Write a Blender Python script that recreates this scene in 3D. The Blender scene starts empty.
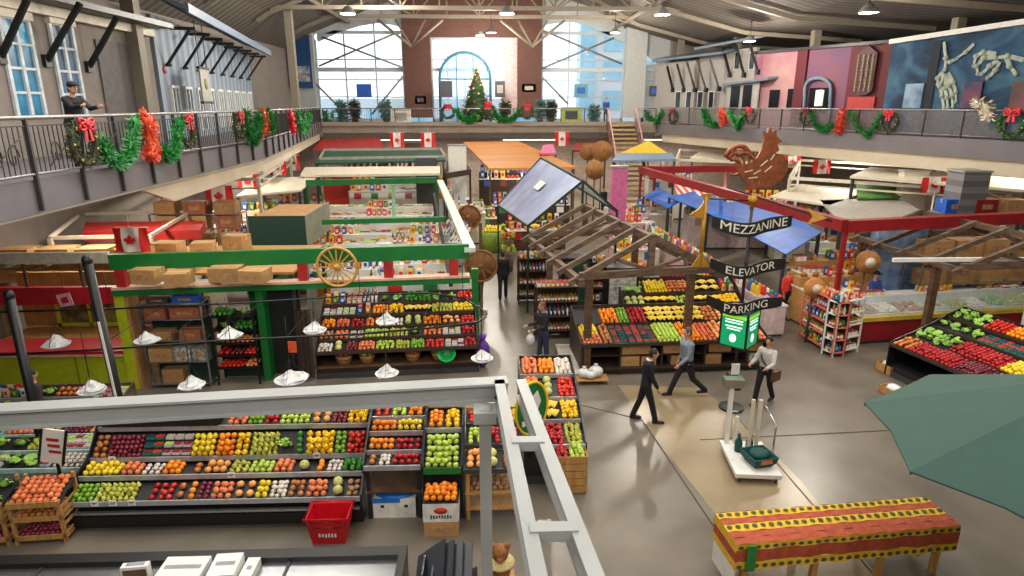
import bpy, math, random
from mathutils import Vector, Matrix, Euler
random.seed(7)
PI = math.pi
SC = bpy.context.scene
COL = SC.collection

# ------------------------------------------------------------------ camera
CAM_Z = 6.8
FPX = 640.0
PITCH = math.atan(184 / FPX)
YAW = math.atan(24 * math.cos(PITCH) / FPX)
cam_d = bpy.data.cameras.new('camera')
cam_d.sensor_width = 36
cam_d.lens = FPX / 1024 * 36
cam_d.clip_end = 400
cam = bpy.data.objects.new('camera', cam_d)
COL.objects.link(cam)
cam.location = (0, 0, CAM_Z)
cam.rotation_euler = (PI / 2 - PITCH, 0, -YAW)
SC.camera = cam

# ------------------------------------------------------------------ world, exposure, lights
vs = SC.view_settings
vs.view_transform = 'Standard'
vs.look = 'None'
vs.gamma = 1
vs.use_curve_mapping = False
vs.exposure = 0.12
SC.cycles.use_denoising = True
SC.cycles.max_bounces = 6
SC.cycles.diffuse_bounces = 3
SC.cycles.glossy_bounces = 3
SC.cycles.transmission_bounces = 4
SC.cycles.transparent_max_bounces = 8
SC.cycles.caustics_reflective = False
SC.cycles.caustics_refractive = False
w = bpy.data.worlds.new('sky')
SC.world = w
w.use_nodes = True
nt = w.node_tree
bg = nt.nodes['Background']
tc = nt.nodes.new('ShaderNodeTexCoord')
sx = nt.nodes.new('ShaderNodeSeparateXYZ')
cr = nt.nodes.new('ShaderNodeValToRGB')
nt.links.new(tc.outputs['Generated'], sx.inputs[0])
nt.links.new(sx.outputs[2], cr.inputs[0])
cr.color_ramp.elements[0].position = 0.0
cr.color_ramp.elements[0].color = (0.78, 0.90, 1.0, 1)
cr.color_ramp.elements[1].position = 0.25
cr.color_ramp.elements[1].color = (0.93, 0.97, 1.0, 1)
nt.links.new(cr.outputs[0], bg.inputs[0])
bg.inputs[1].default_value = 1.7


def area_light(name, loc, sx_, sy_, power, col=(1, 0.96, 0.89), rot=(0, 0, 0)):
    d = bpy.data.lights.new(name, 'AREA')
    d.shape = 'RECTANGLE'
    d.size, d.size_y = sx_, sy_
    d.energy = power
    d.color = col
    o = bpy.data.objects.new(name, d)
    o.location = loc
    o.rotation_euler = rot
    COL.objects.link(o)
    return o


# unseen area lights added above the frame to fill the hall
KEY = 1.0
area_light('fill_light_bank', (-5, 5, 9.6), 4.5, 6, 310 * KEY)
area_light('fill_light_bank', (5, 5, 9.6), 4.5, 6, 310 * KEY)
area_light('fill_light_bank', (-6, 13.5, 9.8), 5, 6, 620 * KEY)
area_light('fill_light_bank', (4, 13, 9.8), 5, 6, 620 * KEY)
area_light('fill_light_bank', (13, 12.5, 9.8), 5, 6, 520 * KEY)
area_light('fill_light_bank', (0, -1.9, 9.5), 18, 2.5, 760 * KEY, rot=(math.radians(62), 0, 0))  # added behind the camera to brighten the faces turned this way


# ------------------------------------------------------------------ calibration: a pixel of the 1024x576 frame to a point in the hall
_R = (math.cos(YAW), -math.sin(YAW), 0)
_F = (math.sin(YAW) * math.cos(PITCH), math.cos(YAW) * math.cos(PITCH), -math.sin(PITCH))
_U = (math.sin(YAW) * math.sin(PITCH), math.cos(YAW) * math.sin(PITCH), math.cos(PITCH))


def _ray(x, y):
    a = (x - 512) / FPX
    b = (288 - y) / FPX
    return [_F[i] + a * _R[i] + b * _U[i] for i in range(3)]


def gz(x, y, z=0.0):
    d = _ray(x, y)
    t = (z - CAM_Z) / d[2]
    return Vector((d[0] * t, d[1] * t, z))


def gy(x, y, Y):
    d = _ray(x, y)
    t = Y / d[1]
    return Vector((d[0] * t, Y, CAM_Z + d[2] * t))


def gx(x, y, X):
    d = _ray(x, y)
    t = X / d[0]
    return Vector((X, d[1] * t, CAM_Z + d[2] * t))


def gp(x, y, P, Q):
    """the point where the sight line meets the upright plane through the plan points P and Q"""
    d = _ray(x, y)
    nx, ny = Q[1] - P[1], P[0] - Q[0]
    t = (nx * P[0] + ny * P[1]) / (nx * d[0] + ny * d[1])
    return Vector((d[0] * t, d[1] * t, CAM_Z + d[2] * t))


# ------------------------------------------------------------------ materials
MATS = {}


def lin(c):
    return tuple(((v / 255) / 12.92 if v / 255 <= 0.04045 else ((v / 255 + 0.055) / 1.055) ** 2.4) for v in c)


def mat(name, rgb, rough=0.6, metal=0.0, var=0.12, scale=6.0, bump=0.0, rnd=0.0, emit=None, rgb2=None, alpha=1.0, trans=0.0, stretch=None, hue=0.0):
    """a principled material: base colour mottled by noise, optional second colour, bump and per-object variation"""
    if name in MATS:
        return MATS[name]
    m = bpy.data.materials.new(name)
    m.use_nodes = True
    t = m.node_tree
    b = t.nodes['Principled BSDF']
    c = lin(rgb)
    b.inputs['Roughness'].default_value = rough
    b.inputs['Metallic'].default_value = metal
    n = t.nodes.new('ShaderNodeTexNoise')
    n.inputs['Scale'].default_value = scale
    n.inputs['Detail'].default_value = 4
    co = t.nodes.new('ShaderNodeTexCoord')
    if stretch:
        mp = t.nodes.new('ShaderNodeMapping')
        mp.inputs['Scale'].default_value = stretch
        t.links.new(co.outputs['Object'], mp.inputs[0])
        t.links.new(mp.outputs[0], n.inputs['Vector'])
    else:
        t.links.new(co.outputs['Object'], n.inputs['Vector'])
    mix = t.nodes.new('ShaderNodeMix')
    mix.data_type = 'RGBA'
    c2 = lin(rgb2) if rgb2 else tuple(max(0, v * (1 - 2 * var)) for v in c)
    c1 = c if rgb2 else tuple(min(1, v * (1 + var)) for v in c)
    ramp = t.nodes.new('ShaderNodeMapRange')
    ramp.inputs['From Min'].default_value = 0.3
    ramp.inputs['From Max'].default_value = 0.7
    t.links.new(n.outputs['Fac'], ramp.inputs['Value'])
    t.links.new(ramp.outputs[0], mix.inputs[0])
    mix.inputs[6].default_value = (*c1, 1)
    mix.inputs[7].default_value = (*c2, 1)
    last = mix.outputs[2]
    if rnd or hue:
        oi = t.nodes.new('ShaderNodeObjectInfo')
        hs = t.nodes.new('ShaderNodeHueSaturation')
        mr = t.nodes.new('ShaderNodeMapRange')
        mr.inputs['To Min'].default_value = 1 - rnd
        mr.inputs['To Max'].default_value = 1 + rnd
        t.links.new(oi.outputs['Random'], mr.inputs['Value'])
        t.links.new(mr.outputs[0], hs.inputs['Value'])
        if hue:
            mh = t.nodes.new('ShaderNodeMapRange')
            mh.inputs['To Min'].default_value = 0.5 - hue
            mh.inputs['To Max'].default_value = 0.5 + hue
            t.links.new(oi.outputs['Random'], mh.inputs['Value'])
            t.links.new(mh.outputs[0], hs.inputs['Hue'])
        t.links.new(last, hs.inputs['Color'])
        last = hs.outputs[0]
    t.links.new(last, b.inputs['Base Color'])
    if bump:
        bp = t.nodes.new('ShaderNodeBump')
        bp.inputs['Strength'].default_value = bump
        bp.inputs['Distance'].default_value = 0.02
        t.links.new(n.outputs['Fac'], bp.inputs['Height'])
        t.links.new(bp.outputs[0], b.inputs['Normal'])
    if emit:
        b.inputs['Emission Color'].default_value = (*lin(rgb), 1)
        b.inputs['Emission Strength'].default_value = emit
    if trans:
        b.inputs['Transmission Weight'].default_value = trans
        b.inputs['IOR'].default_value = 1.1
    if alpha < 1:
        b.inputs['Alpha'].default_value = alpha
    MATS[name] = m
    return m


def stripes(name, a, b_, scale, axis=2, rough=0.6, width=0.5, metal=0.0, bump=0.3, space='Object'):
    """two colours in even bands along one axis"""
    if name in MATS:
        return MATS[name]
    m = bpy.data.materials.new(name)
    m.use_nodes = True
    t = m.node_tree
    b = t.nodes['Principled BSDF']
    b.inputs['Roughness'].default_value = rough
    b.inputs['Metallic'].default_value = metal
    co = t.nodes.new('ShaderNodeTexCoord')
    s = t.nodes.new('ShaderNodeSeparateXYZ')
    t.links.new(co.outputs[space], s.inputs[0])
    mu = t.nodes.new('ShaderNodeMath')
    mu.operation = 'MULTIPLY'
    mu.inputs[1].default_value = scale
    fr = t.nodes.new('ShaderNodeMath')
    fr.operation = 'FRACT'
    gt = t.nodes.new('ShaderNodeMath')
    gt.operation = 'GREATER_THAN'
    gt.inputs[1].default_value = width
    t.links.new(s.outputs[axis], mu.inputs[0])
    t.links.new(mu.outputs[0], fr.inputs[0])
    t.links.new(fr.outputs[0], gt.inputs[0])
    mix = t.nodes.new('ShaderNodeMix')
    mix.data_type = 'RGBA'
    mix.inputs[6].default_value = (*lin(a), 1)
    mix.inputs[7].default_value = (*lin(b_), 1)
    t.links.new(gt.outputs[0], mix.inputs[0])
    t.links.new(mix.outputs[2], b.inputs['Base Color'])
    if bump:
        bp = t.nodes.new('ShaderNodeBump')
        bp.inputs['Strength'].default_value = bump
        bp.inputs['Distance'].default_value = 0.02
        t.links.new(fr.outputs[0], bp.inputs['Height'])
        t.links.new(bp.outputs[0], b.inputs['Normal'])
    MATS[name] = m
    return m


def brick_mat(name, a, b_, mortar, scale=4.0):
    m = bpy.data.materials.new(name)
    m.use_nodes = True
    t = m.node_tree
    b = t.nodes['Principled BSDF']
    b.inputs['Roughness'].default_value = 0.85
    co = t.nodes.new('ShaderNodeTexCoord')
    mp = t.nodes.new('ShaderNodeMapping')
    mp.inputs['Rotation'].default_value = (PI / 2, 0, 0)
    br = t.nodes.new('ShaderNodeTexBrick')
    br.inputs['Color1'].default_value = (*lin(a), 1)
    br.inputs['Color2'].default_value = (*lin(b_), 1)
    br.inputs['Mortar'].default_value = (*lin(mortar), 1)
    br.inputs['Scale'].default_value = scale
    br.inputs['Mortar Size'].default_value = 0.015
    t.links.new(co.outputs['Object'], mp.inputs[0])
    t.links.new(mp.outputs[0], br.inputs['Vector'])
    t.links.new(br.outputs['Color'], b.inputs['Base Color'])
    MATS[name] = m
    return m


# ------------------------------------------------------------------ mesh builder
class MB:
    def __init__(s):
        s.v, s.f, s.mi, s.sm, s.mats = [], [], [], [], []

    def add(s, vs_, fs, m=None, smooth=False, tf=None):
        k = len(s.v)
        if tf is not None:
            vs_ = [tf @ Vector(v) for v in vs_]
        s.v += [tuple(v) for v in vs_]
        if m is not None and m not in s.mats:
            s.mats.append(m)
        i = s.mats.index(m) if m is not None else 0
        for f in fs:
            s.f.append([k + q for q in f])
            s.mi.append(i)
            s.sm.append(smooth)
        return s

    def box(s, x0, y0, z0, x1, y1, z1, m=None, tf=None):
        v = [(x0, y0, z0), (x1, y0, z0), (x1, y1, z0), (x0, y1, z0), (x0, y0, z1), (x1, y0, z1), (x1, y1, z1), (x0, y1, z1)]
        return s.add(v, [(3, 2, 1, 0), (4, 5, 6, 7), (0, 1, 5, 4), (1, 2, 6, 5), (2, 3, 7, 6), (3, 0, 4, 7)], m, tf=tf)

    def cbox(s, c, d, m=None, rz=0.0, rx=0.0, ry=0.0):
        tf = Matrix.Translation(c) @ Euler((rx, ry, rz)).to_matrix().to_4x4()
        return s.box(-d[0] / 2, -d[1] / 2, -d[2] / 2, d[0] / 2, d[1] / 2, d[2] / 2, m, tf)

    def beam(s, p, q, w_=0.1, h=0.1, m=None):
        p, q = Vector(p), Vector(q)
        d = q - p
        L = d.length
        if L < 1e-6:
            return s
        z = d / L
        up = Vector((0, 0, 1)) if abs(z.z) < 0.95 else Vector((0, 1, 0))
        x = z.cross(up).normalized()
        y = x.cross(z)
        v = []
        for e in (p, q):
            for a, b in ((-1, -1), (1, -1), (1, 1), (-1, 1)):
                v.append(e + x * a * w_ / 2 + y * b * h / 2)
        return s.add(v, [(3, 2, 1, 0), (4, 5, 6, 7), (0, 1, 5, 4), (1, 2, 6, 5), (2, 3, 7, 6), (3, 0, 4, 7)], m)

    def tube(s, pts, r, n=8, m=None, closed=False, caps=True):
        pts = [Vector(p) for p in pts]
        N = len(pts)
        rr = r if isinstance(r, (list, tuple)) else [r] * N
        v = []
        px = None
        for i, p in enumerate(pts):
            if closed:
                d = pts[(i + 1) % N] - pts[i - 1]
            else:
                d = pts[min(i + 1, N - 1)] - pts[max(i - 1, 0)]
            d.normalize()
            if px is None:
                up = Vector((0, 0, 1)) if abs(d.z) < 0.9 else Vector((1, 0, 0))
                x = d.cross(up).normalized()
            else:
                x = (px - d * px.dot(d))
                x = x.normalized() if x.length > 1e-6 else d.orthogonal().normalized()
            px = x
            y = d.cross(x)
            for k in range(n):
                a = 2 * PI * k / n
                v.append(p + (x * math.cos(a) + y * math.sin(a)) * rr[i])
        f = []
        for i in range(N if closed else N - 1):
            j = (i + 1) % N
            for k in range(n):
                l = (k + 1) % n
                f.append((i * n + k, i * n + l, j * n + l, j * n + k))
        if caps and not closed:
            f.append(tuple(range(n - 1, -1, -1)))
            f.append(tuple(range((N - 1) * n, N * n)))
        return s.add(v, f, m, True)

    def lathe(s, prof, c=(0, 0, 0), n=16, m=None, smooth=True, tf=None, a0=0.0, sy=1.0):
        v, f = [], []
        for r, z in prof:
            for k in range(n):
                a = a0 + 2 * PI * k / n
                v.append((c[0] + r * math.cos(a), c[1] + r * sy * math.sin(a), c[2] + z))
        for i in range(len(prof) - 1):
            for k in range(n):
                l = (k + 1) % n
                f.append((i * n + k, i * n + l, (i + 1) * n + l, (i + 1) * n + k))
        f.append(tuple(range(n - 1, -1, -1)))
        f.append(tuple(range((len(prof) - 1) * n, len(prof) * n)))
        return s.add(v, f, m, smooth, tf)

    def cyl(s, c, r, h, n=16, m=None, r2=None, tf=None):
        r2 = r if r2 is None else r2
        v, f = [], []
        for R_, z in ((r, 0), (r2, h)):
            for k in range(n):
                a = 2 * PI * k / n
                v.append((c[0] + R_ * math.cos(a), c[1] + R_ * math.sin(a), c[2] + z))
        s.add(v, [tuple(range(n - 1, -1, -1)), tuple(range(n, 2 * n))], m, False, tf)
        return s.add(v, [(k, (k + 1) % n, n + (k + 1) % n, n + k) for k in range(n)], m, True, tf)

    def sph(s, c, r, n=12, k=8, m=None, tf=None):
        r = (r, r, r) if not isinstance(r, (tuple, list)) else r
        v, f = [], []
        for i in range(k + 1):
            th = PI * i / k
            for j in range(n):
                a = 2 * PI * j / n
                rr = max(math.sin(th), 0.02)
                v.append((c[0] + r[0] * rr * math.cos(a), c[1] + r[1] * rr * math.sin(a), c[2] - r[2] * math.cos(th)))
        for i in range(k):
            for j in range(n):
                l = (j + 1) % n
                f.append((i * n + j, i * n + l, (i + 1) * n + l, (i + 1) * n + j))
        return s.add(v, f, m, True, tf)

    def prism(s, poly, o, ax, ay, t, m=None, smooth=False):
        """polygon in the plane through o spanned by ax and ay, given a thickness t along ax x ay (centred)"""
        o, ax, ay = Vector(o), Vector(ax), Vector(ay)
        nz = ax.cross(ay).normalized() * t / 2
        n = len(poly)
        v = [o + ax * a + ay * b + nz for a, b in poly] + [o + ax * a + ay * b - nz for a, b in poly]
        f = [tuple(range(n)), tuple(range(2 * n - 1, n - 1, -1))]
        for k in range(n):
            f.append((k, n + k, n + (k + 1) % n, (k + 1) % n))
        return s.add(v, f, m, smooth)

    def quad(s, a, b, c, d, m=None, t=0.0):
        if t:
            a, b, c, d = map(Vector, (a, b, c, d))
            nn = (b - a).cross(c - a).normalized() * t
            v = [a, b, c, d, a - nn, b - nn, c - nn, d - nn]
            return s.add(v, [(0, 1, 2, 3), (7, 6, 5, 4), (0, 4, 5, 1), (1, 5, 6, 2), (2, 6, 7, 3), (3, 7, 4, 0)], m)
        return s.add([a, b, c, d], [(0, 1, 2, 3)], m)

    def mesh(s, name, m=None):
        me = bpy.data.meshes.new(name)
        me.from_pydata(s.v, [], s.f)
        if s.mats:
            for q in s.mats:
                me.materials.append(q)
        elif m is not None:
            me.materials.append(m)
        me.polygons.foreach_set('material_index', s.mi)
        me.polygons.foreach_set('use_smooth', s.sm)
        me.update()
        return me

    def build(s, name, m=None, parent=None, loc=None, rz=0.0):
        o = bpy.data.objects.new(name, s.mesh(name, m))
        COL.objects.link(o)
        if parent is not None:
            o.parent = parent
        if loc is not None:
            o.location = loc
        if rz:
            o.rotation_euler.z = rz
        return o


def tag(o, label=None, cat=None, group=None, kind=None):
    if label:
        o['label'] = label
    if cat:
        o['category'] = cat
    if group:
        o['group'] = group
    if kind:
        o['kind'] = kind
    return o


def struct(o, label, cat=None):
    return tag(o, label, cat or 'building part', None, 'structure')


def thing(name, label, cat, loc=(0, 0, 0), rz=0.0, group=None, kind=None):
    o = bpy.data.objects.new(name, None)
    o.empty_display_size = 0.1
    COL.objects.link(o)
    o.location = loc
    o.rotation_euler = (0, 0, rz)
    return tag(o, label, cat, group, kind)


KIDS = {}


def kids(o):
    return [c for c in bpy.data.objects if c.parent == o]


def copy_tree(root, loc, rz=None, label=None, group=None, tree=None, scale=None):
    """copy a thing and its parts; tree = [(part, [sub-parts])] gathered once"""
    tree = tree if tree is not None else [(c, kids(c)) for c in kids(root)]
    r = root.copy()
    COL.objects.link(r)
    r.location = loc
    if rz is not None:
        r.rotation_euler = (0, 0, rz)
    if scale is not None:
        r.scale = (scale,) * 3 if not isinstance(scale, (tuple, list)) else scale
    if label:
        r['label'] = label
    if group:
        r['group'] = group
    for c, gs in tree:
        d = c.copy()
        COL.objects.link(d)
        d.parent = r
        for g in gs:
            e = g.copy()
            COL.objects.link(e)
            e.parent = d
    return r


def text_geo(s, size, depth=0.004):
    cu = bpy.data.curves.new('lettering', 'FONT')
    cu.body = s
    cu.size = size
    cu.extrude = depth
    cu.resolution_u = 3
    cu.align_x = 'CENTER'
    cu.align_y = 'CENTER'
    o = bpy.data.objects.new('lettering', cu)
    COL.objects.link(o)
    dg = bpy.context.evaluated_depsgraph_get()
    me = bpy.data.meshes.new_from_object(o.evaluated_get(dg))
    vs_ = [v.co.copy() for v in me.vertices]
    fs = [tuple(p.vertices) for p in me.polygons]
    bpy.data.objects.remove(o)
    bpy.data.meshes.remove(me)
    bpy.data.curves.remove(cu)
    return vs_, fs


# shared palette
white = mat('painted white', (226, 224, 216), 0.5, var=0.05)
cream = mat('cream paint', (214, 204, 184), 0.6, var=0.06)
beige = mat('beige render', (134, 124, 116), 0.8, var=0.06, scale=2)
greyw = mat('grey painted steel', (150, 152, 150), 0.4, var=0.05)
dgrey = mat('dark grey steel', (60, 60, 64), 0.5, var=0.1)
black = mat('black painted metal', (13, 13, 15), 0.45, var=0.1)
green = mat('market green paint', (14, 112, 44), 0.5, var=0.1, scale=3)
dgreen = mat('dark green board', (22, 58, 44), 0.6, var=0.1)
lime = mat('lime green laminate', (188, 200, 34), 0.5, var=0.08)
redp = mat('market red paint', (176, 40, 34), 0.5, var=0.1, scale=3)
cred = mat('crimson laminate', (190, 28, 44), 0.4, var=0.08)
dred = mat('deep red steel', (142, 26, 30), 0.45, var=0.12, scale=3)
wood = mat('brown timber', (110, 78, 52), 0.65, rgb2=(70, 48, 32), scale=3, stretch=(1, 1, 8), bump=0.2)
wood_l = mat('light pine crate wood', (196, 150, 88), 0.65, rgb2=(158, 112, 60), scale=4, stretch=(6, 6, 1), bump=0.1)
wood_g = mat('weathered grey timber', (116, 92, 70), 0.75, rgb2=(66, 50, 38), scale=3, stretch=(1, 1, 5), bump=0.2)
cardb = mat('brown cardboard', (182, 138, 88), 0.8, var=0.1, scale=4, rnd=0.18)
chrome = mat('brushed steel', (190, 192, 194), 0.25, 0.9, var=0.05)
blueT = mat('blue tarpaulin', (34, 96, 190), 0.45, var=0.16, scale=2.5, bump=0.5)
skin = mat('skin', (196, 142, 112), 0.55, var=0.05)
hairm = mat('dark brown hair', (34, 24, 20), 0.6, var=0.2, scale=20)
pinkm = mat('pink cloth', (214, 110, 150), 0.6, var=0.1)
glassb = mat('shop glass', (190, 215, 225), 0.08, var=0.02, alpha=0.25)
# ------------------------------------------------------------------ the hall: floor, mezzanine, walls, roof
fl = mat('polished concrete', (128, 119, 106), 0.3, rgb2=(100, 92, 81), scale=0.7, bump=0.02)
fl2 = mat('tan polished concrete', (156, 138, 108), 0.28, rgb2=(132, 114, 88), scale=0.8, bump=0.02)
struct(MB().box(-14.5, -2.5, -0.2, 27, 51, 0.0).build('floor', fl), 'polished grey concrete floor of the market hall', 'floor')
b = MB()
pts = [gz(618, 385), gz(645, 425), gz(740, 545), gz(790, 640), gz(930, 640), gz(800, 480), gz(735, 415), gz(700, 388)]
b.add([(p.x, p.y, 0.004) for p in pts], [tuple(range(8))[::-1]])
struct(b.build('floor_band', fl2), 'tan band of newer concrete crossing the hall floor', 'floor')
b = MB()
for p, q in (((642, 420), (790, 640)), ((735, 415), (930, 640)), ((560, 400), (642, 420)), ((700, 440), (1000, 425))):
    b.beam(gz(*p) + Vector((0, 0, .006)), gz(*q) + Vector((0, 0, .006)), 0.025, 0.004)
struct(b.build('floor_joints', mat('joint filler', (74, 64, 54), 0.8)), 'dark saw-cut joints in the concrete floor', 'floor')

fascia = mat('grey mezzanine fascia', (112, 106, 110), 0.75, var=0.06, scale=1)
ceilm = mat('pale soffit', (176, 168, 154), 0.8, var=0.06, scale=1)
MZ = 5.5
LE = -8.1
RE0, RE1 = Vector((20.9, 18)), Vector((11.5, 46))


def re_x(Y, off=0.0):
    return RE0.x + (RE1.x - RE0.x) * (Y - 18) / 28 + off


b = MB()
for z0_, z1_, m_, e_ in ((4.9, MZ, fascia, 0), (4.86, 4.9, ceilm, .02)):
    xs = [(-14.5, -2.5), (LE - e_, -2.5), (LE - e_, 24), (-11.4 - e_, 45.5), (-14.5, 45.5)]
    b.add([(x, y, z0_) for x, y in xs] + [(x, y, z1_) for x, y in xs], [(4, 3, 2, 1, 0), (5, 6, 7, 8, 9)] + [(i, (i + 1) % 5, 5 + (i + 1) % 5, 5 + i) for i in range(5)], m_)
struct(b.build('mezzanine_floor'), 'grey mezzanine slab along the wall with the white awning shopfronts', 'mezzanine')
b = MB()
xs = [(re_x(8), 8), (re_x(45.5), 45.5), (27, 45.5), (27, 8)]
b.add([(x, y, 4.8) for x, y in xs] + [(x, y, MZ) for x, y in xs], [(0, 1, 2, 3), (7, 6, 5, 4), (0, 4, 5, 1), (1, 5, 6, 2), (2, 6, 7, 3), (3, 7, 4, 0)])
b.mi = [0] * len(b.f)
b.mats = [fascia]
b.add([(x + (.02 if i < 2 else 0), y, 4.78) for i, (x, y) in enumerate(xs)] + [(x + (.02 if i < 2 else 0), y, 4.8) for i, (x, y) in enumerate(xs)], [(0, 1, 2, 3), (7, 6, 5, 4), (0, 4, 5, 1)], mat('warm pale soffit', (206, 190, 160), .8, var=.05, scale=1))
struct(b.build('mezzanine_floor', fascia), 'grey mezzanine slab under the red and blue murals', 'mezzanine')
fasc2 = mat('tan mezzanine edge', (150, 138, 124), 0.7, var=0.08, scale=1)
b = MB().box(-14.5, 45.5, 4.65, 27, 51, MZ, fasc2)
b.box(-11.3, 45.3, 5.35, 11.6, 45.5, MZ + 0.12, fasc2)
b.box(-11.3, 45.45, 4.5, 11.6, 45.5, 4.9, mat('dark edge board', (92, 82, 76), 0.8))  # plain dark board along the lower slab edge
struct(b.build('mezzanine_floor'), 'tan mezzanine slab below the tall end windows', 'mezzanine')

# pale bulkhead boards under the slab edges
bulk_m = mat('warm pale bulkhead', (196, 184, 162), .8, var=.06, scale=1)
b = MB()
for (xa_, ya_), (xb_, yb_) in (((-8.25, 15.5), (-8.25, 24)), ((-8.25, 24), (-11.5, 45.3))):
    b.add([(xa_, ya_, 4.86), (xb_, yb_, 4.86), (xb_, yb_, 4.45), (xa_, ya_ + (1.6 if ya_ < 20 else 0), 4.35), (xa_ - .1, ya_, 4.86), (xb_ - .1, yb_, 4.86), (xb_ - .1, yb_, 4.45), (xa_ - .1, ya_ + (1.6 if ya_ < 20 else 0), 4.35)], [(0, 1, 2, 3), (7, 6, 5, 4), (2, 6, 7, 3), (0, 3, 7, 4), (1, 5, 6, 2)])
struct(b.build('trim_3', bulk_m), 'pale bulkhead board below the slab edge on the white shop row side', 'trim')
b = MB()
b.add([(re_x(12, .15), 12, 4.78), (re_x(45, .15), 45, 4.78), (re_x(45, .15), 45, 4.3), (re_x(12, .15), 12, 4.1), (re_x(12, .25), 12, 4.78), (re_x(45, .25), 45, 4.78), (re_x(45, .25), 45, 4.3), (re_x(12, .25), 12, 4.1)], [(0, 1, 2, 3), (7, 6, 5, 4), (2, 6, 7, 3), (0, 3, 7, 4), (1, 5, 6, 2)])
struct(b.build('trim_4', bulk_m), 'pale bulkhead board below the slab edge on the mural side', 'trim')

# walls
struct(MB().box(-14.8, -2.5, 0, -14.5, 51, 11).build('wall_left', beige), 'beige side wall behind the ground floor stalls', 'wall')
struct(MB().box(27, -2.5, 0, 27.3, 51, 12).build('wall_right', beige), 'beige side wall behind the mural shopfronts', 'wall')
struct(MB().box(-14.8, -2.8, 0, 27.3, -2.5, 17).build('wall_front', beige), 'plain hall wall behind the viewpoint', 'wall')
struct(MB().box(-14.8, 50.6, 0, 27.3, 51, 5.5).build('wall_back', mat('dim end wall', (158, 140, 128), 0.8)), 'end wall under the mezzanine', 'wall')

# end wall with the windows, plane Y = 50.6
YW = 50.6
brick = brick_mat('red brick', (98, 62, 52), (82, 50, 42), (94, 78, 70), 4.0)
colw = mat('pale painted column', (176, 178, 176), 0.6, var=0.05)
trimw = mat('pale window frame', (170, 180, 186), 0.5, var=0.04)


def wx(px):
    return gy(px, 80, YW).x


def wz(py):
    return gy(480, py, YW).z


def wallpiece(px0, py0, px1, py1, m, name, label, t=0.6):
    b_ = MB().box(wx(px0), YW - t, wz(py1), wx(px1), YW, wz(py0))
    return struct(b_.build(name, m), label, 'wall')


ZB = MZ
wallpiece(405, -40, 432, 117.5, brick, 'wall_pier', 'red brick pier between the first braced window and the arched window')
wallpiece(517, -40, 541, 117.5, brick, 'wall_pier', 'red brick pier carrying a small black and white sign')
wallpiece(432, -40, 517, 38, brick, 'wall_lintel', 'red brick band above the arched window', 0.4)
wallpiece(503, 38, 517, 117.5, mat('pinkish white panel', (206, 180, 178), 0.7), 'wall_panel', 'pale pink panel beside the brick pier', 0.3)
wallpiece(623, -40, 643, 117.5, colw, 'column', 'pale square column beside the narrow end window', 0.8)
wallpiece(285, 20, 318, 117.5, colw, 'column', 'pale column at the blue banner', 0.7)
wallpiece(200, -40, 285, 117.5, beige, 'wall_back', 'beige end wall behind the white awning shops', 0.3)
wallpiece(668, -40, 900, 117.5, beige, 'wall_back', 'beige end wall behind the pale strutted shop', 0.3)
glz = mat('end window glazing', (235, 245, 252), 0.05, var=0.01, alpha=0.06)


def big_window(n, px0, px1, top, label, vert, horiz, braces=()):
    t = thing('window_%d' % n, label, 'window', (0, 0, 0), kind='structure')
    fr = MB()
    x0, x1 = wx(px0), wx(px1)
    tp = [(gy(a, b_, YW).x, gy(a, b_, YW).z) for a, b_ in top]
    for p, q in zip(tp, tp[1:]):
        fr.beam((p[0], YW - .2, p[1]), (q[0], YW - .2, q[1]), .16, .3)

    def topz(x):
        for p, q in zip(tp, tp[1:]):
            if p[0] <= x <= q[0]:
                return p[1] + (q[1] - p[1]) * (x - p[0]) / max(1e-6, q[0] - p[0])
        return tp[0][1] if x < tp[0][0] else tp[-1][1]
    fr.box(x0, YW - .3, MZ, x0 + .12, YW - .1, topz(x0))
    fr.box(x1 - .12, YW - .3, MZ, x1, YW - .1, topz(x1))
    fr.box(x0, YW - .3, MZ, x1, YW - .1, MZ + .25)
    fr.build('window_frame', trimw, t)
    mu = MB()
    for px in vert:
        x = wx(px)
        mu.box(x - .05, YW - .26, MZ, x + .05, YW - .14, topz(x))
    for py, hh in horiz:
        z = wz(py)
        mu.box(x0, YW - .28, z - hh / 2, x1, YW - .12, z + hh / 2)
    mu.build('mullion_lattice', trimw, t)
    g = MB()
    n_ = len(tp)
    g.add([(p[0], YW - .15, MZ) for p in tp] + [(p[0], YW - .15, p[1]) for p in tp], [(i, i + 1, n_ + i + 1, n_ + i) for i in range(n_ - 1)])
    g.build('window_pane', glz, t)
    if braces:
        bb = MB()
        for p, q in braces:
            bb.tube([gy(*p, YW - .6), gy(*q, YW - .6)], 0.07, 8)
        bb.build('brace_rods', mat('brace steel', (120, 122, 124), 0.5), t)
    # the wall over the pane
    ov = MB()
    zt = 17.5
    ov.add([(p[0], YW - .25, p[1]) for p in tp] + [(p[0], YW - .25, zt) for p in tp], [(i, i + 1, n_ + i + 1, n_ + i) for i in range(n_ - 1)])
    ov.build('window_head', colw, t)
    return t


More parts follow.
